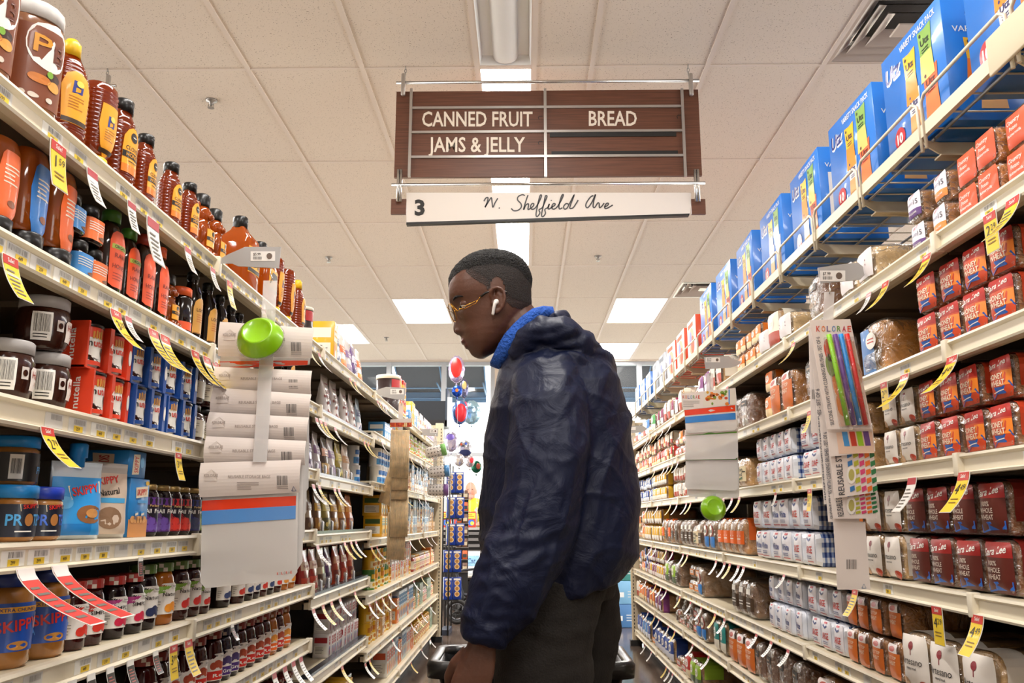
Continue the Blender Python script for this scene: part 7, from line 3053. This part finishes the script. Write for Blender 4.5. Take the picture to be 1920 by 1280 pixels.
def straw_pack(lab, Y, card, kind, group='straw packs on the bread side clip strip'):
    (x0, y0), (x1, y1), (x2, y2), (x3, y3) = card      # bottom left, bottom right, top right, top left
    t = thing('straw_pack', lab, 'straw pack', at(x0, y0, Y), 0, group)
    b = MB(); prism_px(b, card, Y, .0014, m_card); rebase(t, 'card', b)
    L = lambda f, g: (x3 + (x2 - x3) * f + (x0 - x3) * g, -(y3 + (y2 - y3) * f + (y0 - y3) * g))
    a = px_art(Y - .001)
    H = y0 - y3
    sl = math.atan2(-(y0 - y3), x0 - x3)
    if kind in ('top', 'side'):
        if kind == 'top':
            u, v = L(.56, .085)
            kolorae(a, u, v, 68, 10.5)
            a.poly([L(.3, .2), L(1.0, .2), L(1.0, .98), L(.3, .98)], ink('#efc9ae'), 1)
            for f, g, c in ((.36, .28, '#d84a2a'), (.34, .42, '#8a9a5a'), (.42, .6, '#f0822a'), (.44, .78, '#ef8a3a'), (.85, .7, '#e8a070'), (.95, .5, '#e0b090')):
                u, v = L(f, g)
                a.ell(u, v, 9, 22, ink(c), 2, 14, .2)
        u, v = L(.14, .56)
        a.text('SILICONE STRAWS WITH CLEANING BRUSHES - SET OF 6', u, v, 7, ink('#6a6a72'), 2, w=H * .82, rot=PI + sl)
    elif kind == 'low':
        a.poly([L(.2, .1), L(.98, .1), L(.98, .9), L(.2, .9)], ink('#e8c8b0'), 1)
        for f, c in ((.32, '#4a9ad8'), (.48, '#c8402a'), (.63, '#9ac82a'), (.78, '#6a4a8a')):
            a.poly([L(f, .08), L(f + .12, .08), L(f + .14, .62), L(f + .02, .62)], ink(c), 2)
    elif kind == 'paper':
        u, v = L(.18, .5)
        a.text('REUSABLE ST', u, v, 11, ink('#4a4a50'), 2, w=H * .86, rot=PI + sl)
        for f, c, c2 in ((.38, '#3a7ab8', '#e8e2da'), (.52, '#b8b83a', '#e8e2da'), (.65, '#d8487a', '#e8e2da'), (.78, '#ee7a2a', '#e8d8c8'), (.9, '#2f7a4a', '#e8e2da')):
            for k in range(5):
                a.poly([L(f, .04 + k * .18), L(f + .11, .0 + k * .18), L(f + .11, min(.98, .1 + k * .18)), L(f, min(.98, .15 + k * .18))], ink(c), 2)
        for k in range(1):
            u, v = L(.44, .5)
            a.ell(u, v, 9, 17, W_, 3)
            a.ell(u, v, 5.5, 11, ink('#b8b060'), 4)
    else:
        u, v = L(.5, .62)
        a.bars(u - 10, v - 9, u + 10, v + 9, ink('#6a625c'), 1)
        u, v = L(.84, .92)
        a.stroke([(u - 4, v - 3), (u, v + 5), (u + 4, v - 3), (u - 4, v - 3)], 1.2, ink('#5a7a9a'), 1)
    if a.b.f:
        rebase(t, 'printing', a.b)
    if kind == 'top':
        for f0, c in ((.42, '#8fd11f'), (.57, '#6a3f8f'), (.71, '#1f8fdd'), (.86, '#d8241f')):
            b = MB()
            p, q = L(f0, .135), L(f0 + .1, .97)
            b.tube([at(p[0], -p[1], Y - .006), at(q[0], -q[1], Y - .006)], .0065, mat(c, .45), 12)
            rebase(t, 'straw', b)
        b = MB()
        q = [L(.26, .17), L(1.02, .17), L(1.0, 1.0), L(.3, 1.0)]
        prism_px(b, [(x, -y) for x, y in q], Y, .012, film_pack, -.009)
        rebase(t, 'blister', b)
    return t


straw_pack('straw pack at the back of the bread side strip, plain card edge', Y2 + .004, [(1521, 812), (1548, 812), (1542, 618), (1516, 612)], 'none')
straw_pack('second straw pack from the back of the bread side strip', Y2 - .008, [(1545, 945), (1590, 945), (1560, 690), (1524, 690)], 'side')
straw_pack('tall straw pack with grey lettering down its edge', Y2 - .02, [(1553, 978), (1612, 982), (1590, 780), (1536, 780)], 'side')
straw_pack('bare card back of the lowest straw pack, with barcode', Y2 - .03, [(1570, 1105), (1632, 1105), (1622, 978), (1562, 972)], 'back')
straw_pack('lower reusable straw pack with striped straws', Y2 - .045, [(1562, 972), (1644, 972), (1640, 922), (1556, 926)], 'paper')
straw_pack('upper reusable straw pack with striped straws', Y2 - .058, [(1564, 934), (1645, 922), (1638, 846), (1556, 846)], 'paper')
straw_pack('small straw pack with four short coloured straws', Y2 - .07, [(1556, 856), (1641, 846), (1636, 804), (1550, 806)], 'low')
straw_pack('front straw pack with four bright silicone straws', Y2 - .085, [(1551, 804), (1636, 804), (1594, 598), (1517, 600)], 'top')

# bags and bowl further along the bread side
Y3 = 3.97
strip('clip strip with grey price plate beside the red carton end of the bread side', Y3, [(1320, 669), (1366, 667), (1372, 672), (1393, 678), (1380, 686), (1370, 689), (1323, 692)], (1323, 670, 1350, 679), '$6.99', [(1331, 700), (1331, 740), (1333, 800), (1336, 930)], 13)
G3 = 'storage bag packs on the clip strip of the bread side'
for i, (cdx, bag, cols, lab) in enumerate([
        ([(1290, 880), (1386, 876), (1386, 868), (1290, 868)], [(1286, 930), (1388, 934), (1388, 874), (1287, 874)], [(.02, .12, '#5f9a3c')], 'lowest clear bag pack of the bread side strip, above the lime bowl'),
        ([(1284, 862), (1384, 858), (1384, 848), (1284, 850)], [(1282, 916), (1386, 920), (1386, 852), (1284, 854)], [(.02, .14, '#5f9a3c')], 'clear bag pack with green zip, third on the bread side strip'),
        ([(1284, 816), (1384, 808), (1384, 800), (1284, 806)], [(1282, 862), (1386, 860), (1385, 802), (1283, 808)], [(.02, .16, '#5f9a3c')], 'clear bag pack with green zip, second on the bread side strip'),
        ([(1280, 768), (1382, 758), (1379, 727), (1277, 738)], [(1284, 812), (1384, 806), (1382, 758), (1281, 768)], [(.02, .26, '#e8421f'), (.32, .58, '#3a8ad8')], 'front storage bag pack of the bread side strip, with food photo')]):
    Y = Y3 - .012 - i * .018
    t = bag_pack(lab, Y, cdx, bag, cols, False, G3, text=False)
    if i == 3:
        a = px_art(Y - .001)
        kolorae(a, 1296, -744, 34, 6)
        a.lines(1281, -764, 1312, -750, 4, ink('#9a928c'), 1)
        a.poly([(1318, -762), (1380, -757), (1378, -729), (1320, -735)], ink('#e8e0d2'), 1)
        r = random.Random(4)
        for k in range(26):
            a.ell(r.uniform(1324, 1368), -r.uniform(734, 758), r.uniform(2, 5), r.uniform(1.5, 3.5), ink(r.choice(('#e8822a', '#d8a02a', '#7a9a3a', '#c8401e', '#a8562a'))), 2, 9)
        a.rect(1366, -757, 1368, -730, ink('#3a8ad8'), 3)
        rebase(t, 'header_printing', a.b)
bowl('lime green snack bowl hanging under the bread side bag packs', 1338, 952, Y3 - .03, .056, (math.radians(-10), math.radians(0)), None)
bs_ = MB()
bs_.sheet([(at(1334, 925, Y3 - .012), at(1342, 925, Y3 - .012)), (at(1334, 945, Y3 - .012), at(1342, 945, Y3 - .012))], .001, m_strip)
tag(link('hang_tab', bs_.data('hang_tab')), 'clear hang tab joining the bread side bags and bowl', 'hang tab')
strip('small clip strip with grey plate at the far end of the bread side', yat(1216, .985, 1.72), [(1178, 799), (1204, 797), (1214, 804), (1204, 810), (1180, 812)], (1180, 800, 1192, 806), '', [(1184, 816), (1184, 850), (1185, 880)], 7)

# skewers and shaker cups on the jam side
Y4 = 5.03
strip('clip strip with grey price plate over the skewer packs', Y4, [(702, 734), (712, 729), (724, 725), (761, 727), (758, 751), (720, 744), (712, 740)], (732, 729, 757, 739), '$4.99', [(752, 756), (751, 800), (749, 900), (744, 1000)], 9)
m_bam = mat('#f0d2a4', .55, vary=.2, vscale=30)


def skewers(lab, Y, top, bot, card=None, rot=0):
    (x0, y0), (x1, y1) = top
    (u0, v0), (u1, v1) = bot
    t = thing('skewer_pack', lab, 'skewer pack', at(u0, v0, Y), 0, 'bamboo skewer packs on the jam side')
    b = MB()
    n = 14
    for k in range(n):
        f = (k + .5) / n
        for q in (0, 1):
            b.tube([at(x0 + (x1 - x0) * f, y0 + (y1 - y0) * f, Y + .006 * q), at(u0 + (u1 - u0) * f, v0 + (v1 - v0) * f, Y + .006 * q)], .0038, m_bam, 5)
    rebase(t, 'stick_slats', b)
    b = MB()
    prism_px(b, [(u0 - 1, v0 + 2), (u1 + 1, v1 + 2), (x1 + 1, y1 - 6), (x0 - 1, y0 - 6)], Y, .022, film_mat('skewer_wrap', clear=.975, rough=.12, bump=.5, bscale=30, dif=.1, edge=.2), .003)
    rebase(t, 'wrapper', b)
    if card:
        b = MB(); prism_px(b, card, Y - .012, .002, m_card); rebase(t, 'header_card', b)
        a = px_art(Y - .0135)
        (c0, d0), (c1, d1), (c2, d2), (c3, d3) = card
        a.rect(c0, -d0 + 1, c1, -d0 + 9, ink('#c8421e'), 1)
        r = random.Random(2)
        for k in range(14):
            a.rect(c0 + k * 3, -d0 + r.choice((1.5, 5)), c0 + k * 3 + 2.2, -d0 + r.choice((5, 8.5)), ink(r.choice(('#e8a23a', '#f0d8a0', '#a82a1a', '#e8722a'))), 2)
        rebase(t, 'header_printing', a.b)
    return t


skewers('front bamboo skewer pack with red header card', Y4 - .07, ((733, 806), (768, 806)), ((730, 894), (766, 896)), [(731, 801), (772, 799), (772, 784), (732, 786)])
skewers('second bamboo skewer pack, below the red header card', Y4 - .05, ((734, 870), (766, 870)), ((734, 918), (765, 918)))
skewers('third bamboo skewer pack down the strip', Y4 - .03, ((733, 900), (765, 900)), ((733, 936), (764, 936)))
skewers('fourth bamboo skewer pack down the strip', Y4 - .012, ((732, 930), (766, 930)), ((731, 1006), (764, 1006)))
skewers('lowest bamboo skewer pack of the strip', Y4 + .012, ((728, 960), (762, 960)), ((724, 1048), (758, 1050)))
skewers('bamboo skewer pack hanging askew beside the others', Y4 + .05, ((735, 862), (752, 868)), ((709, 940), (734, 950)))

Y5 = 6.85
strip('clip strip with grey price plate over the shaker cup packs', Y5, [(780, 808), (790, 804), (822, 803), (821, 818), (792, 816)], (806, 805, 820, 811), '$3.99', [(816, 820), (816, 850), (815, 930)], 7)
for i, (px, py, c, lab) in enumerate(((816, 846, '#6ab04a', 'patterned cup pack topmost on its strip, green cap'), (822, 884, '#3a8ac8', 'patterned cup pack below it on the strip, blue cap'), (820, 918, '#7a4a9a', 'lowest patterned cup pack of the strip, purple cap'))):
    Y = Y5 - .08 + .02 * i
    c0 = at(px, py, Y)
    t = thing('cup_pack', lab, 'cup pack', c0, 0, 'patterned cup packs')
    b = MB()
    R = Matrix.Rotation(math.radians(78 + 6 * i), 3, 'Y')
    prof = [(.034, -.075), (.044, -.06), (.046, .06), (.04, .075)]
    b.loft([[R @ Vector((q * math.cos(a), q * math.sin(a), z)) for a in (2 * PI * k / 18 for k in range(18))] for q, z in prof], mat('#e4ded8', .35))
    a = Art(lambda u, v, o: R @ Vector(((.046 + o) * math.cos(u / .046 - PI / 2), (.046 + o) * math.sin(u / .046 - PI / 2), v)), mb=b)
    for q in range(5):
        for w in range(4):
            a.poly([(-.05 + w * .03 - .007, -.05 + q * .025 - .006), (-.05 + w * .03 + .007, -.05 + q * .025 - .006), (-.05 + w * .03, -.05 + q * .025 + .008)], ink('#5a5450'), 1)
    link('cup', b.data('cup'), t)
    b = MB()
    b.loft([[R @ Vector((q * math.cos(a), q * math.sin(a), z)) for a in (2 * PI * k / 18 for k in range(18))] for q, z in [(.047, .05), (.048, .078), (.04, .088)]], mat(c, .35))
    link('cap', b.data('cap'), t)
    b = MB()
    b.rbox(-.105, .105, -.056, .056, -.062, .075, .02, film_pack, 2)
    link('wrapper', b.data('wrapper'), t)

# ================================================================== the checkout end of the store
# foil balloons
FOIL = {}


def foil(c, rough=.16, metal=.75):
    return mat(c, rough, metal=metal, bump=.25, bscale=26)


TIE = at(863, 888, 9.36)


def balloon(lab, px, py, w, h, Y, c, spot=None, art=None, clear=False):
    C = at(px, py, Y)
    k = (C - Vector((0, 0, CAMZ))).dot(C_F) / FPX
    rw, rh = w * k / 2, h * k / 2
    t = thing('foil_balloon', lab, 'balloon', C, 0, None)
    b = MB()
    n = 28
    rings = []
    for i in range(11):
        a = -PI / 2 + PI * i / 10
        ring = []
        for j in range(n):
            q = 2 * PI * j / n
            x, z = rw * math.cos(q), rh * math.sin(q)
            s = math.cos(a)
            puck = 1 + .025 * math.cos(14 * q) * s
            ring.append((x * max(s, .02) ** .6 * puck, rw * .42 * math.sin(a), z * max(s, .02) ** .6 * puck))
        rings.append(ring)
    b.loft(rings, foil(c) if not clear else film_mat('balloon_clear', clear=.55, tint='#cfe0ea', rough=.08, bump=.2, bscale=10))
    link('balloon_skin', b.data('balloon_skin'), t)
    if spot or art:
        def mp(u, v, o):
            d = min(.97, math.hypot(u / rw, v / rh))
            return Vector((u, -rw * .42 * (1 - d ** 3.3) ** .5 * 1.0 - .004 - o * 3, v))
        a = Art(mp)
        if spot:
            for sc, ox, oz, sw, sh in spot:
                for rr in (1,):
                    m = mat(sc, .25, metal=.3)
                    vs, fs = [], []
                    N = 18
                    for ri in range(5):
                        for j in range(N):
                            q = 2 * PI * j / N
                            vs.append(mp((ox + sw * ri / 4 * math.cos(q)) * rw, (oz + sh * ri / 4 * math.sin(q)) * rh, .0004))
                    for ri in range(4):
                        for j in range(N):
                            fs.append((ri * N + j, ri * N + (j + 1) % N, (ri + 1) * N + (j + 1) % N, (ri + 1) * N + j))
                    a.b.add(vs, fs, m, True)
        if art:
            art(a, rw, rh)
        link('balloon_print', a.b.data('balloon_print'), t)
    b = MB()
    b.lathe([(.012, -rh - .03), (.004, -rh - .005), (.01, -rh + .02)], foil(c), 8)
    b.tube([(0, 0, -rh - .02), (.01, 0, -rh - .15), (0, 0, 1.2 - C.z)], .002, mat('#d8d8dc', .4), 5)
    link('ribbon', b.data('ribbon'), t)


def txt(lines, c, h):
    def f(a, rw, rh):
        for i, s in enumerate(lines):
            a.text(s, 0, rh * (.35 - .42 * i), rh * h, ink(c), 4, w=rw * 1.1)
    return f


balloon('tall red foil balloon at the top of the bunch', 856, 692, 31, 52, 10.5, '#b9a8c8', [('#e0241f', 0, .08, .66, .72)])
balloon('striped gold and navy foil balloon behind the red one', 870, 728, 17, 38, 11.15, '#6a6a86', [('#c8b070', .1, .3, .5, .4)])
balloon('small blue foil balloon under the red one', 857, 733, 20, 22, 10.15, '#2450b8', [('#e8742a', 0, .1, .3, .3)])
balloon('round red and blue foil balloon in the middle of the bunch', 862, 773, 30, 46, 10.4, '#6a86c0', [('#d8303c', .18, -.05, .7, .75)])
balloon('pale blue round balloon with birthday lettering', 884, 773, 36, 46, 10.85, '#a8cfe4', [('#d84a6a', -.62, .1, .25, .8)], txt(('HAPPY', 'BIRTHDAY'), '#4a6a86', .16))
balloon('lilac and silver foil balloon beside the cup packs', 846, 828, 26, 38, 9.9, '#b9b2cc', [('#6a58a8', -.1, .45, .6, .3)])
balloon('silver balloon with navy band and confetti', 871, 842, 29, 34, 10.3, '#b8b8c0', [('#26305e', .1, -.4, .75, .35), ('#e8642a', -.4, .5, .16, .14), ('#2a4aa8', .2, .6, .16, .14)], txt(('TIME TO',), '#3a3a46', .26))
balloon('small silver balloon below the confetti one', 861, 862, 20, 24, 9.75, '#c4c0c4')
balloon('small silver and red balloon near the tie point', 881, 865, 18, 22, 10.0, '#c8bfc4', [('#c8303c', .4, .2, .4, .5)])
balloon('small dark green balloon lowest in the bunch', 893, 875, 20, 23, 10.55, '#1f5a44', [('#8a3a2a', .4, .1, .4, .5)])
t = thing('candy_rack', 'dark checkout rack with rows of small hanging packets', 'rack', (at(871, 1000, 10.9).x, 10.5, 0))
b = MB()
b.box(-.07, .07, .02, .05, 0, 1.42, m_dark)
b.box(-.1, .1, -.1, .1, 0, .03, m_dark)
for k in range(7):
    b.box(-.075, .075, -.015, .02, .5 + k * .14, .51 + k * .14, m_steel)
link('rack_frame', b.data('rack_frame'), t)
pk = MB(); pk.rbox(-.028, .028, -.011, .0, 0, .1, .004, mat('#6a4a3a', .3, coat=.4), 1); pk.box(-.024, .024, -.0125, -.011, .02, .06, mat('#c8b89a', .4))
pk2 = MB(); pk2.rbox(-.028, .028, -.011, .0, 0, .1, .004, mat('#d8602a', .3, coat=.4), 1); pk2.box(-.024, .024, -.0125, -.011, .02, .06, mat('#3a3a3a', .4))
P_ = [Proto('candy_packet', 'packet', (.056, .011, .1), [('candy_packet', q.data('candy_packet'), None, [])]) for q in (pk, pk2)]
for k in range(7):
    for dx in (-.036, .036):
        spawn(P_[(k * 3 + (dx > 0)) % 4 == 0], (t.location.x + dx, 10.5 - .016, .5105 + k * .14), 0, 'small candy packet', 'the dark checkout rack', 'candy packets on the checkout rack')

# dark lane sign box
c = at(806, 775, 9.9)
t = thing('lane_sign', 'black box sign above the checkout with a white edge panel', 'sign', c)
b = MB()
p, q = at(776, 752, 9.9), at(838, 796, 9.9)
b.box(p.x - c.x, q.x - c.x, -.02, .32, q.z - c.z, p.z - c.z, mat('#1e242c', .5))
b.box(p.x - c.x, q.x - c.x, -.03, .33, q.z - c.z - .02, q.z - c.z + .05, m_dark)
link('sign_box', b.data('sign_box'), t)
b = MB()
p2, q2 = at(836, 729, 9.9), at(847, 800, 9.9)
b.box(p2.x - c.x, p2.x - c.x + .02, -.03, .3, q2.z - c.z, p2.z - c.z, mat('#3a4654', .4))
b.box(p2.x - c.x + .022, q2.x - c.x, -.03, .02, q2.z - c.z, p2.z - c.z - .1, mat('#e4e6e8', .4))
link('side_panel', b.data('side_panel'), t)
b = MB()
b.tube([(-.1, .15, -c.z), (-.1, .15, q.z - c.z)], .02, m_dark, 8)
link('post', b.data('post'), t)

# cookie display rack past the end of the jam run
YR = 8.95
rx0, rx1 = at(833, 1000, YR).x, at(862, 1000, YR).x
t = thing('display_rack', 'black wire display rack stacked with blue cookie cartons', 'rack', ((rx0 + rx1) / 2, YR, 0))
w = (rx1 - rx0) / 2
b = MB()
for sx in (-w, -w * .2):
    for sy in (-.155, .22):
        b.tube([(sx, sy, 0), (sx, sy, 1.66)], .008, m_dark, 6)
b.box(-w - .01, -w * .2 + .01, -.13, .23, 0, .05, mat('#2a3040', .5))
link('rack_frame', b.data('rack_frame'), t)
p_cook = carton('cookie_carton', 'box', .085, .12, .21, mat('#1c3fa0', .35, coat=.3), lambda a, w, h: [a.ell(0, h * g, w * .3, w * .3, ink('#e8c890'), 1) for g in (.25, .5, .75)] + [a.ell(0, h * g, w * .2, w * .2, ink('#b8803c'), 2) for g in (.25, .5, .75)] and a.rect(-w * .4, h * .88, w * .4, h * .96, W_, 1) and None,
                lambda a, d, h: (a.rect(-d * .35, h * .3, d * .35, h * .8, ink('#e8d8a0'), 1), a.rect(-d * .3, h * .05, d * .3, h * .14, ink('#e8922a'), 1)))
for px, r0, r1 in ((853, 885, 924), (854, 932, 971), (854, 981, 1021), (848, 1029, 1071), (848, 1076, 1122)):
    z = at(px, r1, YR).z
    s = MB()
    s.box(-w, w, -.12, .22, z - .012, z - .002, m_dark)
    link('shelf', s.data('shelf'), t)
    for k, dx in enumerate((-.045, .045)):
        spawn(p_cook, (at(px, r1, YR).x + dx * .98, YR - .05 + .02 * k, z - .001), .15, 'blue cookie carton', 'the black display rack', 'blue cookie cartons on the rack')

# checkout counter, cashier, table with bag, crate, stroller
YC = 11.2
c0, c1 = at(862, 1000, YC).x - .3, at(960, 1000, YC).x + .9
t = thing('checkout_counter', 'dark checkout counter with grey slatted shelves at the storefront', 'counter', ((c0 + c1) / 2, YC, 0))
hw_ = (c1 - c0) / 2
b = MB(); b.box(-hw_, hw_, 0, .6, 0, .98, mat('#2a2523', .5)); link('counter_body', b.data('counter_body'), t)
b = MB()
for k in range(5):
    b.box(-hw_, hw_, -.06, -.001, .62 + k * .075, .655 + k * .075, mat('#8a8684', .35, metal=.4))
link('slats', b.data('slats'), t)
b = MB(); b.box(-hw_ - .02, hw_ + .02, -.07, .62, .981, 1.01, mat('#b8b2ac', .35)); link('worktop', b.data('worktop'), t)
p_mag = gbox('#c8402a', '#f0d84a', '#3a6ac8', .12, .05, .2)
for k in range(3):
    spawn(p_mag, (c0 + .12 + k * .16, YC + .1, 1.0105), 0, 'bright small carton', 'the checkout counter', 'small cartons on the checkout counter')

# cashier behind the counter
m_pink = mat('#c98a72', .5)
cx = at(882, 920, YC + .75).x
YK = YC + .85
cs = thing('person', 'grey-haired cashier in a yellow safety vest bending over the checkout', 'person', (cx, YK, 0))
b = MB()
b.ell((-.0, -.06, 1.50), (.078, .098, .115), m_pink, 18, 12)
b.ell((-.0, -.155, 1.475), (.014, .02, .02), m_pink, 10, 6)
b.ell((0, -.115, 1.41), (.045, .04, .035), m_pink, 12, 8)
for s_ in (-1, 1):
    b.ell((s_ * .08, -.04, 1.48), (.012, .02, .03), m_pink, 10, 6)
b.tube([(0, -.04, 1.43), (0, .0, 1.34), (0, .03, 1.2), (0, .04, .95), (0, .03, .85)], [.055, .07, .13, .14, .13], m_pink, 16)
for s_ in (-1, 1):
    b.tube([(s_ * .15, .02, 1.32), (s_ * .22, -.02, 1.12), (s_ * .16, -.22, 1.06), (s_ * .12, -.32, 1.045)], [.055, .048, .038, .03], m_pink, 12)
    b.ell((s_ * .115, -.36, 1.04), (.035, .05, .018), m_pink, 10, 6)
    for q in range(4):
        b.tube([(s_ * .115 + (q - 1.5) * .017, -.395, 1.042), (s_ * .115 + (q - 1.5) * .018, -.43, 1.036)], .008, m_pink, 6)
    b.tube([(s_ * .09, .03, .9), (s_ * .1, .02, .5), (s_ * .1, .03, .07)], [.085, .065, .045], m_pink, 12)
    b.ell((s_ * .1, -.03, .035), (.045, .11, .035), m_pink, 12, 6)
bm_ = remesh(b, .008, 'body', 1)
bm_.materials.clear(); bm_.materials.append(m_pink)
link('body', bm_, cs)
b = MB()
b.loft([[(r * math.cos(a) * 1.25, .03 + r * math.sin(a) * .85 - o, z) for a in (2 * PI * k / 24 for k in range(24))] for r, z, o in ((.155, .86, 0), (.16, 1.0, 0), (.165, 1.2, .01), (.16, 1.3, .02), (.11, 1.37, .03), (.075, 1.4, .035))], mat('#e8d82a', .5), (False, False))
link('safety_vest', b.data('safety_vest'), cs)
b = MB()
for s_ in (-1, 1):
    b.sheet([((s_ * .08 - .02, -.118, .9), (s_ * .08 + .02, -.118, .9)), ((s_ * .08 - .02, -.125, 1.2), (s_ * .08 + .02, -.125, 1.2)), ((s_ * .08 - .02, -.09, 1.34), (s_ * .08 + .02, -.09, 1.34))], .004, mat('#b8bcc0', .25, metal=.5))
link('vest_stripes', b.data('vest_stripes'), cs)
b = MB()
for s_ in (-1, 1):
    b.tube([(s_ * .15, .02, 1.325), (s_ * .222, -.02, 1.12), (s_ * .165, -.2, 1.065)], [.066, .058, .046], mat('#4a6a8a', .7), 12)
link('sleeves', b.data('sleeves'), cs)
b = MB()
b.tube([(-.07, .0, 1.47), (-.06, .045, 1.5), (0, .06, 1.51), (.06, .045, 1.5), (.07, .0, 1.47)], [.02, .03, .034, .03, .02], mat('#b9b4ae', .8), 10)
link('hair', b.data('hair'), cs)
b = MB()
for s_ in (-1, 1):
    b.ell((s_ * .03, -.148, 1.51), (.012, .008, .006), mat('#2a1a14', .4), 8, 5)
link('eyes', b.data('eyes'), cs)
b = MB()
for s_ in (-1, 1):
    b.tube([(s_ * .09, .03, .92), (s_ * .1, .02, .5), (s_ * .1, .03, .1)], [.1, .08, .065], mat('#23262e', .8), 12)
link('trousers', b.data('trousers'), cs)

# low table with a shopping bag
YT = 10.9
tz = at(885, 1076, YT).z
tx0, tx1 = at(858, 1076, YT).x, at(925, 1076, YT).x
t = thing('side_table', 'small pale table below the checkout holding a shopping bag', 'table', ((tx0 + tx1) / 2, YT, 0))
hw_ = (tx1 - tx0) / 2
b = MB(); b.rbox(-hw_, hw_, -.2, .2, tz - .03, tz, .006, mat('#d8d2c8', .4)); link('table_top', b.data('table_top'), t)
for sx in (-1, 1):
    for sy in (-1, 1):
        b = MB(); b.box(sx * (hw_ - .04) - .015, sx * (hw_ - .04) + .015, sy * .17 - .015, sy * .17 + .015, 0, tz - .03, m_dark); link('leg', b.data('leg'), t)
bag = pouch('shopping_bag', 'bag', .26, .14, .27, mat('#dfe4ea', .3, coat=.4),
            lambda a: (a.rect(-.12, .1, -.07, .22, ink('#e8642a'), 1, 4, 4), a.rect(-.06, .1, .12, .22, ink('#8fc0e4'), 1, 8, 4), a.text('Cat', .02, .16, .06, ink('#1f4a86'), 3, w=.11, shear=.3, bold=0), a.text('f', -.095, .16, .05, W_, 2)), seed=7)
spawn(bag, (at(880, 1070, YT).x, YT - .02, tz + .001), .1, 'white and blue shopping bag with script lettering', 'on the small checkout table')
t = thing('storage_crate', 'black crate with an oval badge under the small table', 'crate', (at(890, 1100, YT).x, YT - .01, 0))
ctop = at(890, 1082, YT).z
b = MB(); b.rbox(-.12, .12, -.12, .12, .0, ctop - .03, .012, mat('#151516', .35)); link('crate_body', b.data('crate_body'), t)
a = Art(flat_map((0, -.1205, 0), (1, 0, 0), (0, 0, 1)))
a.ell(.06, ctop - .12, .07, .035, ink('#b8b8bc'), 1); a.ell(.06, ctop - .12, .06, .027, ink('#1a1a1c'), 2); a.rect(.03, ctop - .124, .09, ctop - .116, ink('#b8b8bc'), 3)
a.b = a.b
link('badge', a.b.data('badge'), t)

# stroller, of which the front wheel and fork show
wc = at(857, 1146, 9.75)
wr = wc.z
t = thing('stroller', 'stroller with black spoked front wheel parked by the display rack', 'stroller', (wc.x, wc.y, 0))


def wheel(nm, dx, dy):
    b = MB()
    b.tube([(dx + (wr - .022) * math.cos(a), dy, wr + (wr - .022) * math.sin(a)) for a in (2 * PI * k / 28 for k in range(29))], .022, m_dark, 10)
    w_ = link('wheel', b.data('wheel'), t)
    b = MB()
    g_ = mat('#8d9098', .3, metal=.6)
    b.tube([(dx + (wr - .05) * math.cos(a), dy, wr + (wr - .05) * math.sin(a)) for a in (2 * PI * k / 24 for k in range(25))], .007, g_, 6)
    for k in range(7):
        a = 2 * PI * k / 7
        b.tube([(dx, dy, wr), (dx + (wr - .04) * math.cos(a), dy, wr + (wr - .04) * math.sin(a))], .007, m_dark, 5)
    b.ell((dx, dy, wr), (.025, .03, .025), m_dark, 12, 6)
    link('spokes', b.data('spokes'), w_)


wheel('wheel', 0, 0)
wheel('wheel', .1, .5)
wheel('wheel', .62, .1)
b = MB()
b.tube([(.03, .04, wr), (.06, .05, wr + .18), (-.02, .05, wr + .42), (-.06, .06, wr + .56)], .016, mat('#3a3c42', .3, metal=.5), 8)
b.tube([(.06, .05, wr + .18), (.62, .1, wr + .1), (.62, .1, wr)], .014, mat('#3a3c42', .3, metal=.5), 8)
b.tube([(.06, .05, wr + .18), (.1, .5, wr + .1), (.1, .5, wr)], .014, mat('#3a3c42', .3, metal=.5), 8)
b.tube([(-.02, .05, wr + .42), (.3, .2, wr + .45), (.62, .1, wr + .1)], .014, mat('#3a3c42', .3, metal=.5), 8)
link('frame', b.data('frame'), t)
b = MB()
b.rbox(.32, .72, .02, .36, wr + .2, wr + .5, .05, mat('#26282e', .8)); link('seat', b.data('seat'), t)

# floor stock beyond the end of the bread run
for k, (c_, lab) in enumerate((('#4a7ab0', 'lowest blue carton of the floor stack beyond the bread run'), ('#7ab0d8', 'second pale blue carton of the floor stack beyond the bread run'), ('#3f8a86', 'third teal carton of the floor stack beyond the bread run'), ('#2a5a9a', 'topmost dark blue carton of the floor stack beyond the bread run'))):
    p = at(1168, 1150, 9.6)
    b = MB(); b.rbox(-.15, .15, -.15, .15, 0, .235, .006, mat(c_, .45))
    a = Art(flat_map((0, -.1505, 0), (1, 0, 0), (0, 0, 1)), mb=b)
    a.rect(-.12, .07, -.02, .12, ink('#dfe4e8'), 1); a.lines(.02, .06, .11, .14, 3, ink('#c8d4dc'), 1)
    o = link('stock_carton', b.data('stock_carton'), None, (p.x + .02 * (k % 2), 9.6, .001 + .237 * k))
    tag(o, lab, 'box')

write_labels()
